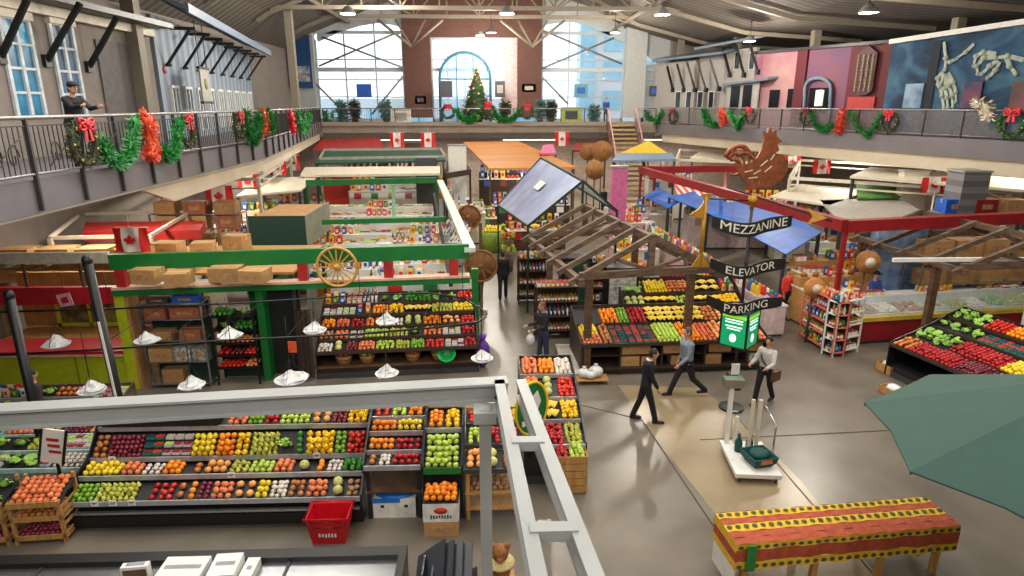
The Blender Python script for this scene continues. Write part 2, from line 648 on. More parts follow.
big_window(1, 318, 405, [(318, 40), (340, 30), (360, 24), (378, 21), (394, 23), (405, 27)], 'tall braced end window with a blue sign outside', (347, 377), ((33, .22), (60, .08), (70, .3), (80, .08), (97, .08)),
           (((322, 37), (404, 68)), ((396, 33), (319, 66)), ((308, 76), (346, 114)), ((404, 75), (372, 114))))
W2 = big_window(2, 432, 503, [(432, 38), (467, 38), (503, 38)], 'end window with the teal arch behind the Christmas tree', (448, 465, 487), ((70, .25), (60, .08), (97, .08)))
big_window(3, 541, 623, [(541, 24), (556, 21), (572, 20), (590, 25), (607, 33), (623, 41)], 'tall braced end window over the stair head', (568, 595), ((33, .22), (60, .08), (70, .3), (80, .08), (97, .08)),
           (((542, 30), (622, 64)), ((614, 38), (543, 68)), ((541, 76), (568, 104))))
big_window(4, 643, 668, [(643, 50), (655, 60), (668, 66)], 'narrow end window with a sloping head', (655,), ((70, .2), (80, .08), (97, .08)))
# teal arch
c = gy(465, 79, YW - .7)
r_ = (wx(490) - wx(440)) / 2
ar = MB()
pp = [(c.x - r_, c.y, MZ)] + [(c.x - r_ * math.cos(a * PI / 16), c.y, c.z + r_ * math.sin(a * PI / 16)) for a in range(17)] + [(c.x + r_, c.y, MZ)]
ar.tube(pp, .1, 8)
for a in (-.33, .33):
    ar.tube([(c.x + a * r_, c.y, MZ), (c.x + a * r_, c.y, c.z + r_ * .94)], .04, 6)
ar.tube([(c.x - r_, c.y, c.z), (c.x + r_, c.y, c.z)], .05, 6)
arch = thing('window_5', 'teal arched glass screen standing behind the Christmas tree', 'window', (0, 0, 0), kind='structure')
ar.build('arch_frame', mat('teal arch metal', (50, 110, 128), 0.4), arch)
g = MB()
g.add([(p[0], p[1], p[2]) for p in pp], [tuple(range(len(pp)))])
g.build('window_pane', mat('blue tinted glass', (150, 205, 235), 0.1, alpha=0.45), arch)

# roof: broad gable with ribbed deck
deck = stripes('ribbed roof deck', (108, 100, 90), (82, 76, 68), 1.6, 1, 0.8, 0.5, bump=0.4)
prof = [(-15, 10.3), (-12.4, 11.9), (-8, 13.6), (-.3, 15.8), (7.6, 13.6), (10.2, 12.2), (15, 11.0), (27.3, 10.2)]
b = MB()
ys = [-3, 14, 32, 51]
for y in ys:
    b.v += [(x, y, z) for x, z in prof]
n = len(prof)
for j in range(len(ys) - 1):
    for i in range(n - 1):
        b.f.append([j * n + i, j * n + i + 1, (j + 1) * n + i + 1, (j + 1) * n + i]); b.mi.append(0); b.sm.append(False)
k = len(b.v)
b.v += [(x, -3, z + .3) for x, z in prof] + [(x, 51, z + .3) for x, z in prof]
for i in range(n - 1):
    b.f.append([k + i + 1, k + i, k + n + i, k + n + i + 1]); b.mi.append(0); b.sm.append(False)
struct(b.build('ceiling', deck), 'ribbed metal roof deck of the hall', 'ceiling')


def roof_z(x):
    for p, q in zip(prof, prof[1:]):
        if p[0] <= x <= q[0]:
            return p[1] + (q[1] - p[1]) * (x - p[0]) / (q[0] - p[0])
    return 10.2


stl = mat('cream truss steel', (132, 122, 106), 0.6, var=0.06)
for i, (Y, zc) in enumerate(((20.5, 11.1), (26.5, 11.9), (33, 12.0), (39.5, 12.05), (46.5, 12.45))):
    b = MB()
    b.beam((-13, Y, zc), (22, Y, zc if i else zc), .22, .22)
    top = [(x, Y, roof_z(x) - .2) for x in (-13, -12.4, -8, -.3, 7.6, 10.2, 15, 22)]
    for p, q in zip(top, top[1:]):
        b.beam(p, q, .2, .22)
    xs_ = [-11.5 + 2.2 * k for k in range(13)]
    for k, x in enumerate(xs_):
        zt = roof_z(x) - .25
        if zt - zc > .3:
            b.tube([(x, Y, zc), (x, Y, zt)], .05, 6)
            if k + 1 < len(xs_):
                x2 = xs_[k + 1]
                b.tube([(x, Y, zc) if k % 2 else (x, Y, zt), (x2, Y, roof_z(x2) - .25) if k % 2 else (x2, Y, zc)], .05, 6)
    struct(b.build('roof_truss', stl), ['cream roof truss over the timber pavilions', 'second cream roof truss over the green roofed stalls', 'middle cream roof truss of the hall', 'cream roof truss over the orange roofed stall', 'cream roof truss just before the end windows'][i], 'truss')
b = MB()
for x in (-10, -5, 0, 5, 9.5):
    b.beam((x, 18, roof_z(x) - .35), (x, 50.3, roof_z(x) - .35), .14, .2)
struct(b.build('roof_purlins', stl), 'cream purlins running the length of the roof', 'truss')
# curved braces fanning from the columns to the bottom chord
b = MB()
for cx, s in ((wx(418), -1), (wx(418), 1), (wx(529), -1), (wx(529), 1)):
    b.tube([(cx, 47, 9.9 if 0 else 10.6), (cx + s * 2.2, 47, 12.3)], .09, 8)
    b.tube([(cx, 47, 10.6), (cx + s * 1.0, 47, 12.3)], .07, 8)
b.build('brace_fan', stl)
struct(bpy.data.objects['brace_fan'], 'fanned steel braces on the brick piers', 'truss')

# hall columns
for px, ytop, ybot, X, lab in ((146, -30, 113, -11.1, 'tall cream column between the beige and the white upstairs fronts'), (297, 24, 113, -11.4, 'cream column near the blue banner')):
    p = gx(px, ybot, X)
    struct(MB().box(X - .2, p.y - .2, MZ, X + .2, p.y + .2, roof_z(X)).build('column', stl), lab, 'column')
FR0, FR1 = Vector((26.2, 18)), Vector((14.6, 46))
for px, lab in ((672, 'slim steel column before the pale strutted shop'), (727, 'steel column behind the strutted shop'), (803, 'steel column rising behind the purple shopfront'), (940, 'cream column rising behind the blue mural')):
    p = gp(px, 60, FR0, FR1)
    struct(MB().box(p.x + .4, p.y - .2, MZ, p.x + .8, p.y + .25, roof_z(p.x)).build('column', stl), lab, 'column')

# high-bay lamps
lampm = mat('lamp glow', (255, 246, 228), 0.4, emit=14)


def lamp(loc, label, power):
    t = thing('ceiling_lamp', label, 'lamp', loc, group='high-bay lamps')
    MB().lathe([(.05, .32), (.12, .3), (.3, .1), (.34, 0), (.3, .0), (.1, .28)], n=16).build('lamp_shade', greyw, t)
    MB().cyl((0, 0, .02), .27, .03, 16).build('lamp_lens', lampm, t)
    MB().tube([(0, 0, .3), (0, 0, roof_z(loc[0]) - loc[2])], .02, 6).build('hanging_rod', dgrey, t)
    d = bpy.data.lights.new('lamp_light', 'POINT')
    d.energy = power
    d.shadow_soft_size = .22
    d.color = (1, .92, .8)
    o = bpy.data.objects.new('lamp_light', d)
    o.location = (0, 0, -.26)
    COL.objects.link(o)
    o.parent = t


for px, py, Y, lab in ((348, 14, 30, 'lit high-bay lamp over the green framed stall'), (507, 14, 30, 'lit high-bay lamp over the central aisle'), (662, 15, 30, 'lit high-bay lamp over the blue tarpaulins'), (615, 33, 44, 'lit high-bay lamp before the braced window above the stair'), (491, 33, 44, 'lit high-bay lamp above the Christmas tree'), (480, 36, 47, 'small lit lamp beside the brick band over the arched window')):
    lamp(gy(px, py, Y), lab, 1300 if Y == 30 else 900)
for x, y, lab in ((13.5, 24, 'high-bay lamp above the red framed stall'), (-6, 37.5, 'high-bay lamp above the far shelving'), (14, 36, 'high-bay lamp above the pink shopfront'), (1.5, 21, 'high-bay lamp above the timber pavilion')):
    lamp((x, y, min(9.9, roof_z(x) - .6) if y < 25 else 12.6 if x < 10 else 10.0), lab, 1100)
# ------------------------------------------------------------------ shopfronts on the mezzanine
# beige front with blue windows
LX = -11.3
b = MB().box(-14.4, 9, MZ, LX, 23.3, 9.7, beige)
struct(b.build('wall_upper_beige'), 'beige rendered upstairs shopfront beside the leaning person', 'wall')


def upper_window(n, px0, py0, px1, py1, label, pane, cols=2, rows=4, head=True):
    a, c_ = gx(px0, py1, LX), gx(px1, py1, LX)
    zt = gx((px0 + px1) / 2, py0, LX).z
    z0 = max(a.z, MZ + .15)
    y0, y1 = a.y, c_.y
    t = thing('window_%d' % n, label, 'window', (0, 0, 0), kind='structure')
    MB().box(LX, y0, z0, LX + .03, y1, zt, pane).build('window_pane', None, t)
    f = MB()
    for k in range(cols + 1):
        y = y0 + (y1 - y0) * k / cols
        f.box(LX + .02, y - .05, z0, LX + .09, y + .05, zt)
    for k in range(rows + 1):
        z = z0 + (zt - z0) * k / rows
        f.box(LX + .02, y0, z - .03, LX + .08, y1, z + .03)
    f.build('window_frame', mat('white window bars', (200, 206, 210), .5), t)
    if head:
        MB().box(LX, y0 - .08, zt, LX + .15, y1 + .08, zt + .25).build('window_header', cream, t)
    return t


upper_window(6, 16, 22, 44, 117, 'tall blue window of the beige front, first one', mat('mottled blue glass', (60, 150, 190), .2, rgb2=(20, 60, 90), scale=1.5))  # pane in two blues mixed by noise
upper_window(7, 64, 28, 85, 117, 'tall dark window behind the leaning person', mat('dark blue glass', (40, 60, 84), .15, rgb2=(96, 120, 150), scale=1.2))
a = gx(104, 100, LX)
c_ = gx(134, 100, LX)
struct(MB().box(LX, a.y, MZ, LX + .05, c_.y, 8.6).build('door_1', mat('grey shutter', (98, 92, 92), .7)), 'grey closed doorway of the beige front', 'door')
b = MB().box(LX, 9, 9.2, LX + .9, 23.2, 9.35, black)
b.box(LX, 9, 8.95, LX + .25, 23.2, 9.2, cream)
struct(b.build('canopy_roof'), 'dark flat canopy along the beige front', 'canopy')
for i, (p, q, lab) in enumerate((((1, 57), (27, 0), 'dark canopy strut beside the first blue window'), ((47, 61), (80, 3), 'dark canopy strut between the two upstairs windows'), ((89, 67), (117, 17), 'dark canopy strut beside the grey doorway'))):
    a = gx(p[0], p[1], LX + .05)
    t = thing('canopy_strut', lab, 'strut', (a.x, a.y, a.z))
    top = gy(q[0], q[1], a.y)
    MB().beam((0, 0, 0), (max(.35, min(1.6, top.x - a.x)), 0, top.z - a.z), .1, .12).build('strut_bar', black, t)
    MB().cbox((0, 0, 0), (.1, .25, .3)).build('wall_bracket', black, t)

# white clapboard row, running slightly away from the hall axis
clap = stripes('white clapboard', (142, 154, 168), (112, 124, 140), 1.2, 1, .6, .5, bump=.2)
W0 = Vector((-11.25, 23.5, 0))
W1 = Vector((-13.7, 39.5, 0))
WL = (W1 - W0).length
WRZ = math.atan2(W1.y - W0.y, W1.x - W0.x) - PI / 2
# local frame: y along the row, +x towards the hall
b = MB().box(-.6, 0, MZ, 0, WL, 9.7, clap)
struct(b.build('wall_upper_white', None, None, W0, WRZ), 'white boarded upstairs shop row under a long blue grey awning', 'wall')
awn = mat('blue grey metal awning', (116, 130, 148), .45, .2)
b = MB()
b.quad((-.3, -.1, 10.6), (1.2, -.1, 9.95), (1.2, WL, 9.65), (-.3, WL, 10.2), awn, .1)
b.beam((1.2, -.1, 9.9), (1.2, WL, 9.6), .1, .3, awn)
struct(b.build('awning_roof', None, None, W0, WRZ), 'long blue grey metal awning above the white shop row', 'awning')
RW = Matrix.Rotation(WRZ, 3, 'Z')
for i in range(8):
    p = W0 + RW @ Vector((0.01, .8 + i * 2.0, 8.1))
    t = thing('awning_bracket', ['black awning bracket next to the tall cream column', 'black awning bracket before the hanging sign', 'black awning bracket just past the hanging sign', 'fourth black awning bracket from the tall cream column', 'fifth black awning bracket from the tall cream column', 'sixth black awning bracket from the tall cream column', 'seventh black awning bracket from the tall cream column', 'eighth black awning bracket, the one nearest the blue banner'][i], 'bracket', p, WRZ)
    MB().beam((0.05, 0, 0), (.95, 0, 1.2), .09, .09).build('strut_bar', black, t)
    MB().beam((.3, 0, 1.24), (1.15, 0, 1.24), .1, .1).build('top_arm', black, t)
    MB().cyl((0.12, 0, -.03), .11, .1, 8).build('foot_plate', black, t)
shopw = mat('dark shop glass', (48, 60, 76), .15, rgb2=(110, 130, 150), scale=1.0)
for i in range(9):
    p = W0 + RW @ Vector((0.0, .9 + i * 1.7, MZ + .3))
    t = thing('window_%d' % (8 + i), 'tall narrow shop window in the white boarded row, number %s along' % ['one', 'two', 'three', 'four', 'five', 'six', 'seven', 'eight', 'nine', 'ten', 'eleven'][i], 'window', p, WRZ, kind='structure')
    MB().box(0, .1, 0, .05, .85, 1.55).build('window_pane', shopw, t)
    f = MB()
    for y in (0.05, .45, .85):
        f.box(0, y - .04, -.05, .09, y + .04, 1.6)
    f.box(0, 0, 1.55, .1, .9, 1.65)
    f.build('window_frame', white, t)
# hanging board between brackets
t = thing('hanging_sign', 'pale square sign board hung on two chains from the awning', 'sign', W0 + RW @ Vector((.85, 2.4, 6.9)), WRZ)
MB().box(-.03, -.62, 0, .03, .62, 1.15).build('sign_board', mat('sign grey', (176, 174, 164), .6), t)
for z_ in (1.15, -.09):
    MB().box(-.05, -.7, z_, .05, .7, z_ + .09).build('sign_rail', black, t)
MB().lathe([(.2, 0), (.2, .02)], n=20, tf=Matrix.Translation((.03, 0, .62)) @ Matrix.Rotation(PI / 2, 4, 'Y')).build('round_emblem', mat('olive emblem', (150, 144, 96), .6), t)
for y_ in (-.5, .5):
    MB().tube([(0, y_, 1.2), (0, y_, 2.85)], .015).build('hanging_chain', black, t)
# red lantern on the column
t = thing('alarm_bell', 'small red alarm bell on the upstairs column', 'alarm', (-10.85, 23.1, 7.9))
MB().sph((0, 0, 0), (.05, .12, .12)).build('bell_dome', redp, t)

# blue banner and coloured figures by the far corner
a = gy(290, 88, 49.4)
c_ = gy(309, 36, 49.4)
t = thing('hanging_banner', 'tall dark blue banner on the pale column near the end wall', 'banner', (a.x, 49.4, a.z))
bl = mat('navy banner cloth', (24, 70, 122), .7, var=.1)
MB().box(0, -.03, 0, c_.x - a.x, .03, c_.z - a.z).build('banner_cloth', bl, t)
MB().box(.15, -.05, .45, c_.x - a.x - .15, -.03, 1.5).build('printed_picture', mat('pale banner print', (190, 200, 210), .7, rgb2=(90, 80, 90), scale=4), t)
MB().tube([(-.1, 0, c_.z - a.z), (c_.x - a.x + .1, 0, c_.z - a.z)], .05).build('banner_pole', black, t)

# right side: plane along FR0-FR1 (plan)
def fr(px, py):
    return gp(px, py, FR0, FR1)


def fro(px, py, off):
    return gp(px, py, FR0 + FN * off, FR1 + FN * off)


FD = (FR1 - FR0).normalized()
FN = Vector((-FD.y, FD.x))  # towards the hall
if FN.x > 0:
    FN = -FN


def front(name, px0, px1, t0, t1, m, label, off=0.0, thick=.25, bot=MZ, zt=None, cat='wall'):
    """a wall piece along the mural front from px0 to px1; t0, t1 = top rows in the photograph at the two ends"""
    a, c_ = fr(px0, t0), fr(px1, t1)
    o = FN * off
    o2 = FN * (off - thick)
    b_ = MB()
    A = [(a.x + o.x, a.y + o.y), (c_.x + o.x, c_.y + o.y), (c_.x + o2.x, c_.y + o2.y), (a.x + o2.x, a.y + o2.y)]
    za, zc = (a.z, c_.z) if zt is None else zt
    v = [(x, y, bot) for x, y in A] + [(A[0][0], A[0][1], za), (A[1][0], A[1][1], zc), (A[2][0], A[2][1], zc), (A[3][0], A[3][1], za)]
    b_.add(v, [(3, 2, 1, 0), (4, 5, 6, 7), (0, 1, 5, 4), (1, 2, 6, 5), (2, 3, 7, 6), (3, 0, 4, 7)], m)
    o_ = b_.build(name)
    if label:
        struct(o_, label, cat)
    return o_


def cap(name, px0, t0, px1, t1, m, label, off=.15, w_=.3, h=.16):
    a, c_ = fr(px0, t0), fr(px1, t1)
    o = FN * off
    return struct(MB().beam((a.x + o.x, a.y + o.y, a.z), (c_.x + o.x, c_.y + o.y, c_.z), w_, h, m).build(name), label, 'trim')


pale = mat('pale plaster shopfront', (166, 160, 154), .7, var=.06)
front('wall_front_pale', 640, 700, 66, 60, pale, 'pale plaster shopfront with four struts under a blue grey canopy', .3)
front('wall_front_pale', 700, 757, 54, 47, pale, 'taller pale plaster shopfront above the dark portico', .0)
mb_ = mat('blue grey roof sheet', (120, 134, 150), .4, .2)


def canopy(name, px0, y0, px1, y1, out, drop, label, base=.0):
    o1 = FN * 0
    a, c_ = fro(px0, y0, base + out), fro(px1, y1, base + out)
    b_ = MB()
    o0 = FN * (-out - .4)
    b_.quad((a.x + o0.x, a.y + o0.y, a.z + drop), (c_.x + o0.x, c_.y + o0.y, c_.z + drop), (c_.x + o1.x, c_.y + o1.y, c_.z), (a.x + o1.x, a.y + o1.y, a.z), mb_, .14)
    return struct(b_.build(name), label, 'canopy')


canopy('canopy_roof', 652, 62, 722, 54, .9, .3, 'lower blue grey metal canopy on the pale shopfront', .3)
canopy('canopy_roof', 694, 50, 765, 37, .9, .3, 'upper blue grey metal canopy over the taller pale front')
canopy('canopy_roof', 722, 86, 768, 80, .8, .15, 'small blue grey porch roof over the dark portico')
labs = ['slanted black strut at the far end of the lower canopy', 'second slanted black strut under the lower canopy', 'third slanted black strut under the lower canopy', 'fourth slanted black strut under the lower canopy', 'fifth slanted black strut of the lower canopy, by the tall front', 'slanted black strut of the upper canopy above the portico', 'second slanted black strut of the upper canopy above the portico', 'slanted black strut of the upper canopy next to the pink wall']
for i, (p, q) in enumerate((((673, 90), (667, 66)), ((684, 90), (677, 64)), ((695, 90), (687, 62)), ((706, 90), (697, 60)), ((719, 89), (710, 59)), ((730, 75), (723, 48)), ((744, 75), (736, 44)), ((758, 72), (749, 41)))):
    a = fro(*p, .35 if i < 5 else .08)
    c_ = fro(*q, .95 if i < 5 else .7)
    t = thing('canopy_strut', labs[i], 'strut', a)
    MB().beam((0, 0, 0), c_ - a, .13, .13).build('strut_bar', black, t)
    MB().cbox((0, 0, 0), (.2, .25, .3), rz=math.atan2(FD.y, FD.x)).build('wall_bracket', black, t)
n = 19


def front_panel(name, px0, py0, px1, py1, m, off=.1, thick=.12, parent=None):
    a, c_ = fro(px0, py1, off), fro(px1, py1, off)
    zt = fro(px0, py0, off).z
    z0 = max(MZ + .02, a.z)
    o, o2 = FN * 0, FN * -thick
    b_ = MB()
    A = [(a.x + o.x, a.y + o.y), (c_.x + o.x, c_.y + o.y), (c_.x + o2.x, c_.y + o2.y), (a.x + o2.x, a.y + o2.y)]
    b_.add([(x, y, z0) for x, y in A] + [(x, y, zt) for x, y in A], [(3, 2, 1, 0), (4, 5, 6, 7), (0, 1, 5, 4), (1, 2, 6, 5), (2, 3, 7, 6), (3, 0, 4, 7)], m)
    return b_.build(name, None, parent)


darkg = mat('near black glass', (22, 24, 30), .15, var=.2)
for i, px in enumerate((677, 687.5, 699, 710)):
    t = thing('window_%d' % (n + i), ['dark slot window of the pale shopfront at its far end', 'second dark slot window of the pale shopfront', 'third dark slot window of the pale shopfront', 'dark slot window of the pale shopfront beside the portico'][i], 'window', kind='structure')
    front_panel('window_pane', px - 2, 92, px + 2, 108, darkg, .42, .06, t)
    front_panel('window_frame', px - 2.6, 91.3, px + 2.6, 108.4, white, .38, .06, t)
for i, px in enumerate((736, 750.5)):
    t = thing('window_%d' % (n + 4 + i), ['small dark upper window above the portico', 'small dark upper window beside the pink wall'][i], 'window', kind='structure')
    front_panel('window_pane', px - 2, 53, px + 2, 69, darkg, .12, .06, t)
    front_panel('window_frame', px - 2.6, 52.3, px + 2.6, 69.6, white, .08, .06, t)
t = thing('door_2', 'dark glazed portico doors under the small porch roof', 'door', kind='structure')
front_panel('door_leaf', 729, 86, 737, 112, darkg, .5, .1, t)
front_panel('door_leaf', 741, 85, 749, 112, darkg, .5, .1, t)
front_panel('door_surround', 725, 83, 756, 112, pale, .42, .1, t)

pinkw = mat('mottled pink plaster', (166, 96, 122), .7, rgb2=(178, 146, 136), scale=.6)  # two plaster tones mixed by noise
purp = mat('dusty purple plaster', (104, 68, 100), .7, rgb2=(122, 72, 88), scale=.7)
maroon = mat('maroon plaster', (92, 20, 30), .7, var=.12, scale=1)
front('wall_front_pink', 757, 800, 54, 51, pinkw, 'pink plaster shopfront with a spire picture')
front('wall_front_maroon', 800, 810, 50, 49, maroon, 'narrow maroon pilaster beside the pink shopfront', .15)
front('wall_front_purple', 810, 852, 49, 46, purp, 'dusty purple shopfront with the arched door')
front('wall_front_maroon', 852, 893, 46, 42, maroon, 'maroon shopfront carrying the tall studded sign panel')
cap('trim_1', 757, 53, 893, 41.5, black, 'black coping above the pink, purple and maroon fronts')
cap('trim_2', 893, 42, 1060, 17, white, 'white coping above the blue mural', .15, .3, .22)
# arched door
t = thing('door_3', 'dark arched double door in the purple shopfront', 'door', kind='structure')
front_panel('door_leaf', 807, 88, 817, 112, darkg, .14, .1, t)
front_panel('door_leaf', 819, 88, 829, 112, darkg, .14, .1, t)
b = MB()
arcp = []
for k in range(13):
    a_ = PI * k / 12
    arcp.append(fro(818 - 13 * math.cos(a_), 90 - 12 * math.sin(a_) ** .8, .2))
p0, p1 = fro(805, 112, .2), fro(831, 112, .2)
p0.z = p1.z = MZ
arcp = [p0] + arcp + [p1]
b.tube(arcp, .1, 6)
b.build('arch_surround', mat('blue grey stone', (110, 130, 146), .7), t)
front_panel('pale_posters', 814, 90, 822, 106, white, .2, .04, t)
# spire picture and pink shop windows
t = thing('window_25', 'dark shop window of the pink front beside the spire picture', 'window', kind='structure')
front_panel('window_pane', 768, 90, 777, 108, darkg, .12, .1, t)
t = thing('window_26', 'dark shop window of the pink front beside the maroon pilaster', 'window', kind='structure')
front_panel('window_pane', 786, 89, 793, 108, darkg, .12, .1, t)
# studded sign
t = thing('wall_sign', 'tall rounded sign panel with pale studded lettering on the maroon front', 'sign', kind=None)
b = MB()
ax = Vector((-FD.x, -FD.y, 0))
o = fr(864, 95) + Vector((FN.x, FN.y, 0)) * .12
wd = (fr(873, 95) - fr(854, 95)).length
ht = fr(864, 46).z - o.z
poly = [(-wd / 2, .2), (-wd / 2 + .3, 0), (wd / 2 - .3, 0), (wd / 2, .2), (wd / 2, ht - .4), (0, ht), (-wd / 2, ht - .4)]
b.prism(poly, o, ax, (0, 0, 1), .12)
b.build('sign_board', mat('brown sign board', (74, 36, 36), .6), t)
b = MB()
for i in range(4):
    for j in range(11):
        b.cbox(o + ax * (-wd / 2 + wd * (i + .5) / 4) + Vector((FN.x, FN.y, 0)) * .08 + Vector((0, 0, .25 + j * (ht - .6) / 11)), (.12, .06, .14), rz=.4 * ((i * j) % 3))
b.build('raised_letters', mat('tan studs', (168, 150, 120), .6), t)
front_panel('poster_frame', 846, 97, 873, 110, redp, .1, .1, t)

# blue mural with skeleton hands
blm = bpy.data.materials.new('blue night mural')
blm.use_nodes = True
tt = blm.node_tree
bs = tt.nodes['Principled BSDF']
bs.inputs['Roughness'].default_value = .75
nz = tt.nodes.new('ShaderNodeTexNoise'); nz.inputs['Scale'].default_value = .55; nz.inputs['Detail'].default_value = 6; nz.inputs['Distortion'].default_value = 1.2
co = tt.nodes.new('ShaderNodeTexCoord'); rp = tt.nodes.new('ShaderNodeValToRGB')
tt.links.new(co.outputs['Object'], nz.inputs['Vector']); tt.links.new(nz.outputs['Fac'], rp.inputs[0]); tt.links.new(rp.outputs[0], bs.inputs['Base Color'])
rp.color_ramp.elements[0].position = .35; rp.color_ramp.elements[0].color = (*lin((14, 34, 52)), 1)
rp.color_ramp.elements[1].position = .72; rp.color_ramp.elements[1].color = (*lin((76, 114, 136)), 1)
e = rp.color_ramp.elements.new(.5); e.color = (*lin((24, 66, 100)), 1)
front('wall_front_mural', 893, 1064, 42.5, 17, blm, 'blue cloudy mural shopfront with painted skeleton hands')
front('wall_front_strip', 934, 943, 41, 40, mat('dark mural strip', (18, 26, 40), .7), 'narrow dark strip dividing the blue mural', .06, .1)  # plain dark strip across the mural
bone = mat('painted bone', (176, 184, 170), .75, var=.15, scale=3)
mt = thing('wall_mural_hands', 'pale painted skeleton hands on the blue mural', 'mural', kind='structure')


def bonepath(pts, w0, w1, name='bone', off=.06):
    b_ = MB()
    w0, w1 = w0 * .5, w1 * .6
    P = [fro(*q, off) for q in pts]
    for k, (p, q) in enumerate(zip(P, P[1:])):
        f0 = w0 + (w1 - w0) * k / (len(P) - 1)
        b_.beam(p, q, .04, f0)
        b_.sph(q, f0 * .75, 8, 5)
    return b_.build(name, bone, mt)


for pts in ([(944, 42), (946, 58), (945, 70)], [(944, 74), (940, 86), (942, 96), (944, 108)], [(945, 74), (945, 88), (947, 98), (948, 108)], [(947, 74), (949, 86), (952, 96), (953, 107)], [(948, 73), (953, 82), (956, 92), (956, 102)], [(943, 72), (938, 78), (938, 84)]):
    bonepath(pts, .34, .16)
for pts in ([(1024, 60), (1008, 56), (996, 58)], [(996, 54), (984, 52), (976, 56), (974, 66)], [(996, 57), (984, 58), (977, 66), (978, 74)], [(998, 60), (990, 66), (982, 74)], [(1000, 62), (996, 70), (988, 78)], [(1006, 56), (1010, 66), (1016, 74)]):
    bonepath(pts, .36, .16)
for pts in ([(974, 44), (966, 52), (954, 60)], [(958, 58), (950, 62)]):
    bonepath(pts, .3, .06)
t = thing('wall_poster', 'dark blue square poster with a red glow on the mural', 'poster')
front_panel('poster_board', 960, 82, 978, 108, mat('navy poster', (18, 44, 84), .6, rgb2=(150, 60, 80), scale=1.2), .14, .1, t)
t = thing('wall_poster', 'brown framed dark poster at the end of the mural', 'poster')
front_panel('poster_board', 1009, 84, 1040, 110, mat('brown poster', (70, 50, 56), .6, rgb2=(130, 70, 74), scale=1.2), .14, .1, t)
front_panel('poster_frame', 1007, 82, 1042, 111, wood, .1, .1, t)
t = thing('wall_poster', 'pale blue frosted picture low on the mural beside the maroon front', 'poster')
front_panel('poster_board', 902, 84, 920, 108, mat('frosted print', (150, 176, 200), .6, rgb2=(60, 96, 130), scale=1.6), .12, .1, t)

# ------------------------------------------------------------------ railings
railm = mat('brushed rail', (150, 146, 144), .35, .4)
postm = mat('dark rail post', (62, 58, 58), .5, .2)
bars = mat('dark balusters', (58, 54, 54), .5, .2)


def railing(P, Q, name, label, post_step=1.35, H=1.07, foot=-.55, pick=.13, panel=None):
    P, Q = Vector(P), Vector(Q)
    t = thing(name, label, 'railing', P)
    D = Q - P
    L = D.length
    d = D / L
    MB().tube([(0, 0, H), D + Vector((0, 0, H))], .035, 8).build('top_rail', railm, t)
    MB().tube([(0, 0, .1), D + Vector((0, 0, .1))], .025, 6).build('bottom_rail', railm, t)
    np_ = max(1, int(L / post_step))
    side = Vector((d.y, -d.x, 0))
    for k in range(np_ + 1):
        p = d * (k * L / np_)
        MB().beam(p + Vector((0, 0, foot)), p + Vector((0, 0, H)), .07, .05).build('rail_post', postm, t)
    g = MB()
    if panel:
        g.quad(Vector((0, 0, .14)), D + Vector((0, 0, .14)), D + Vector((0, 0, H - .06)), Vector((0, 0, H - .06)))
        g.build('mesh_panel', panel, t)
    else:
        k = 0
        s = .07
        while s < L:
            p = d * s
            g.beam(p + Vector((0, 0, .1)), p + Vector((0, 0, H - .14)), .014, .014)
            s += pick
        g.beam(Vector((0, 0, H - .14)), D + Vector((0, 0, H - .14)), .02, .02)
        g.build('baluster_grille', bars, t)
    return t


rt = railing((LE + .05, 5.0, MZ), (LE + .05, 24, MZ), 'railing', 'dark bar railing of the mezzanine under the beige front')
railing((LE + .05, 24.1, MZ), (-11.35, 45.2, MZ), 'railing', 'dark bar railing of the mezzanine under the white shop row')
# scroll ornaments in the near panels
for k, yy in enumerate((9.6, 11.1, 12.6, 14.1)):
    b = MB()
    for s in (-1, 1):
        pts = []
        for q in range(15):
            a_ = q / 14 * 2.2 * PI
            r0 = .26 * (1 - q / 18)
            pts.append((0.04, yy - 5 + s * (.18 + r0 * math.cos(a_) * .6), .42 + r0 * math.sin(a_)))
        b.tube(pts, .012, 5)
    b.tube([(.04, yy - 5.45, .2), (.04, yy - 4.55, .75)], .012, 5)
    b.build('scroll_ornament', bars, rt)
meshp = mat('grey mesh infill', (96, 92, 92), .7, alpha=.72, var=.08)
rr0, rr1 = Vector((re_x(16), 16, MZ)), Vector((re_x(45.2), 45.2, MZ))
railing(rr0 + Vector((.1, 0, 0)), rr1 + Vector((.1, 0, 0)), 'railing', 'long grey mesh railing of the mezzanine under the murals', 1.6, 1.07, -.6, panel=meshp)
xa = gy(608, 110, 45.4).x
railing((-11.2, 45.4, MZ), (xa, 45.4, MZ), 'railing', 'far railing of the mezzanine below the tall end windows', 1.6, 1.0, 0, .16)
xb = gy(636, 110, 45.4).x
railing((xb, 45.4, MZ), (re_x(45.4) - .1, 45.45, MZ), 'railing', 'short far railing between the stair and the mural side', 1.6, 1.0, 0, .16)
# ------------------------------------------------------------------ goods: small countable things, queued and flushed at the end
KD = {}


def kind(name, meshes, r, h, plural, cat='fruit', adj='', upright=False, face=False):
    KD[name] = dict(meshes=meshes, r=r, h=h, plural=plural, cat=cat, adj=adj, up=upright, face=face)


def lathe_mesh(name, prof, n, m, extra=None, sy=1.0):
    b_ = MB().lathe(prof, n=n, m=m, sy=sy)
    if extra:
        extra(b_)
    return b_.mesh(name)


stemm = mat('fruit stem', (70, 60, 30), .8)


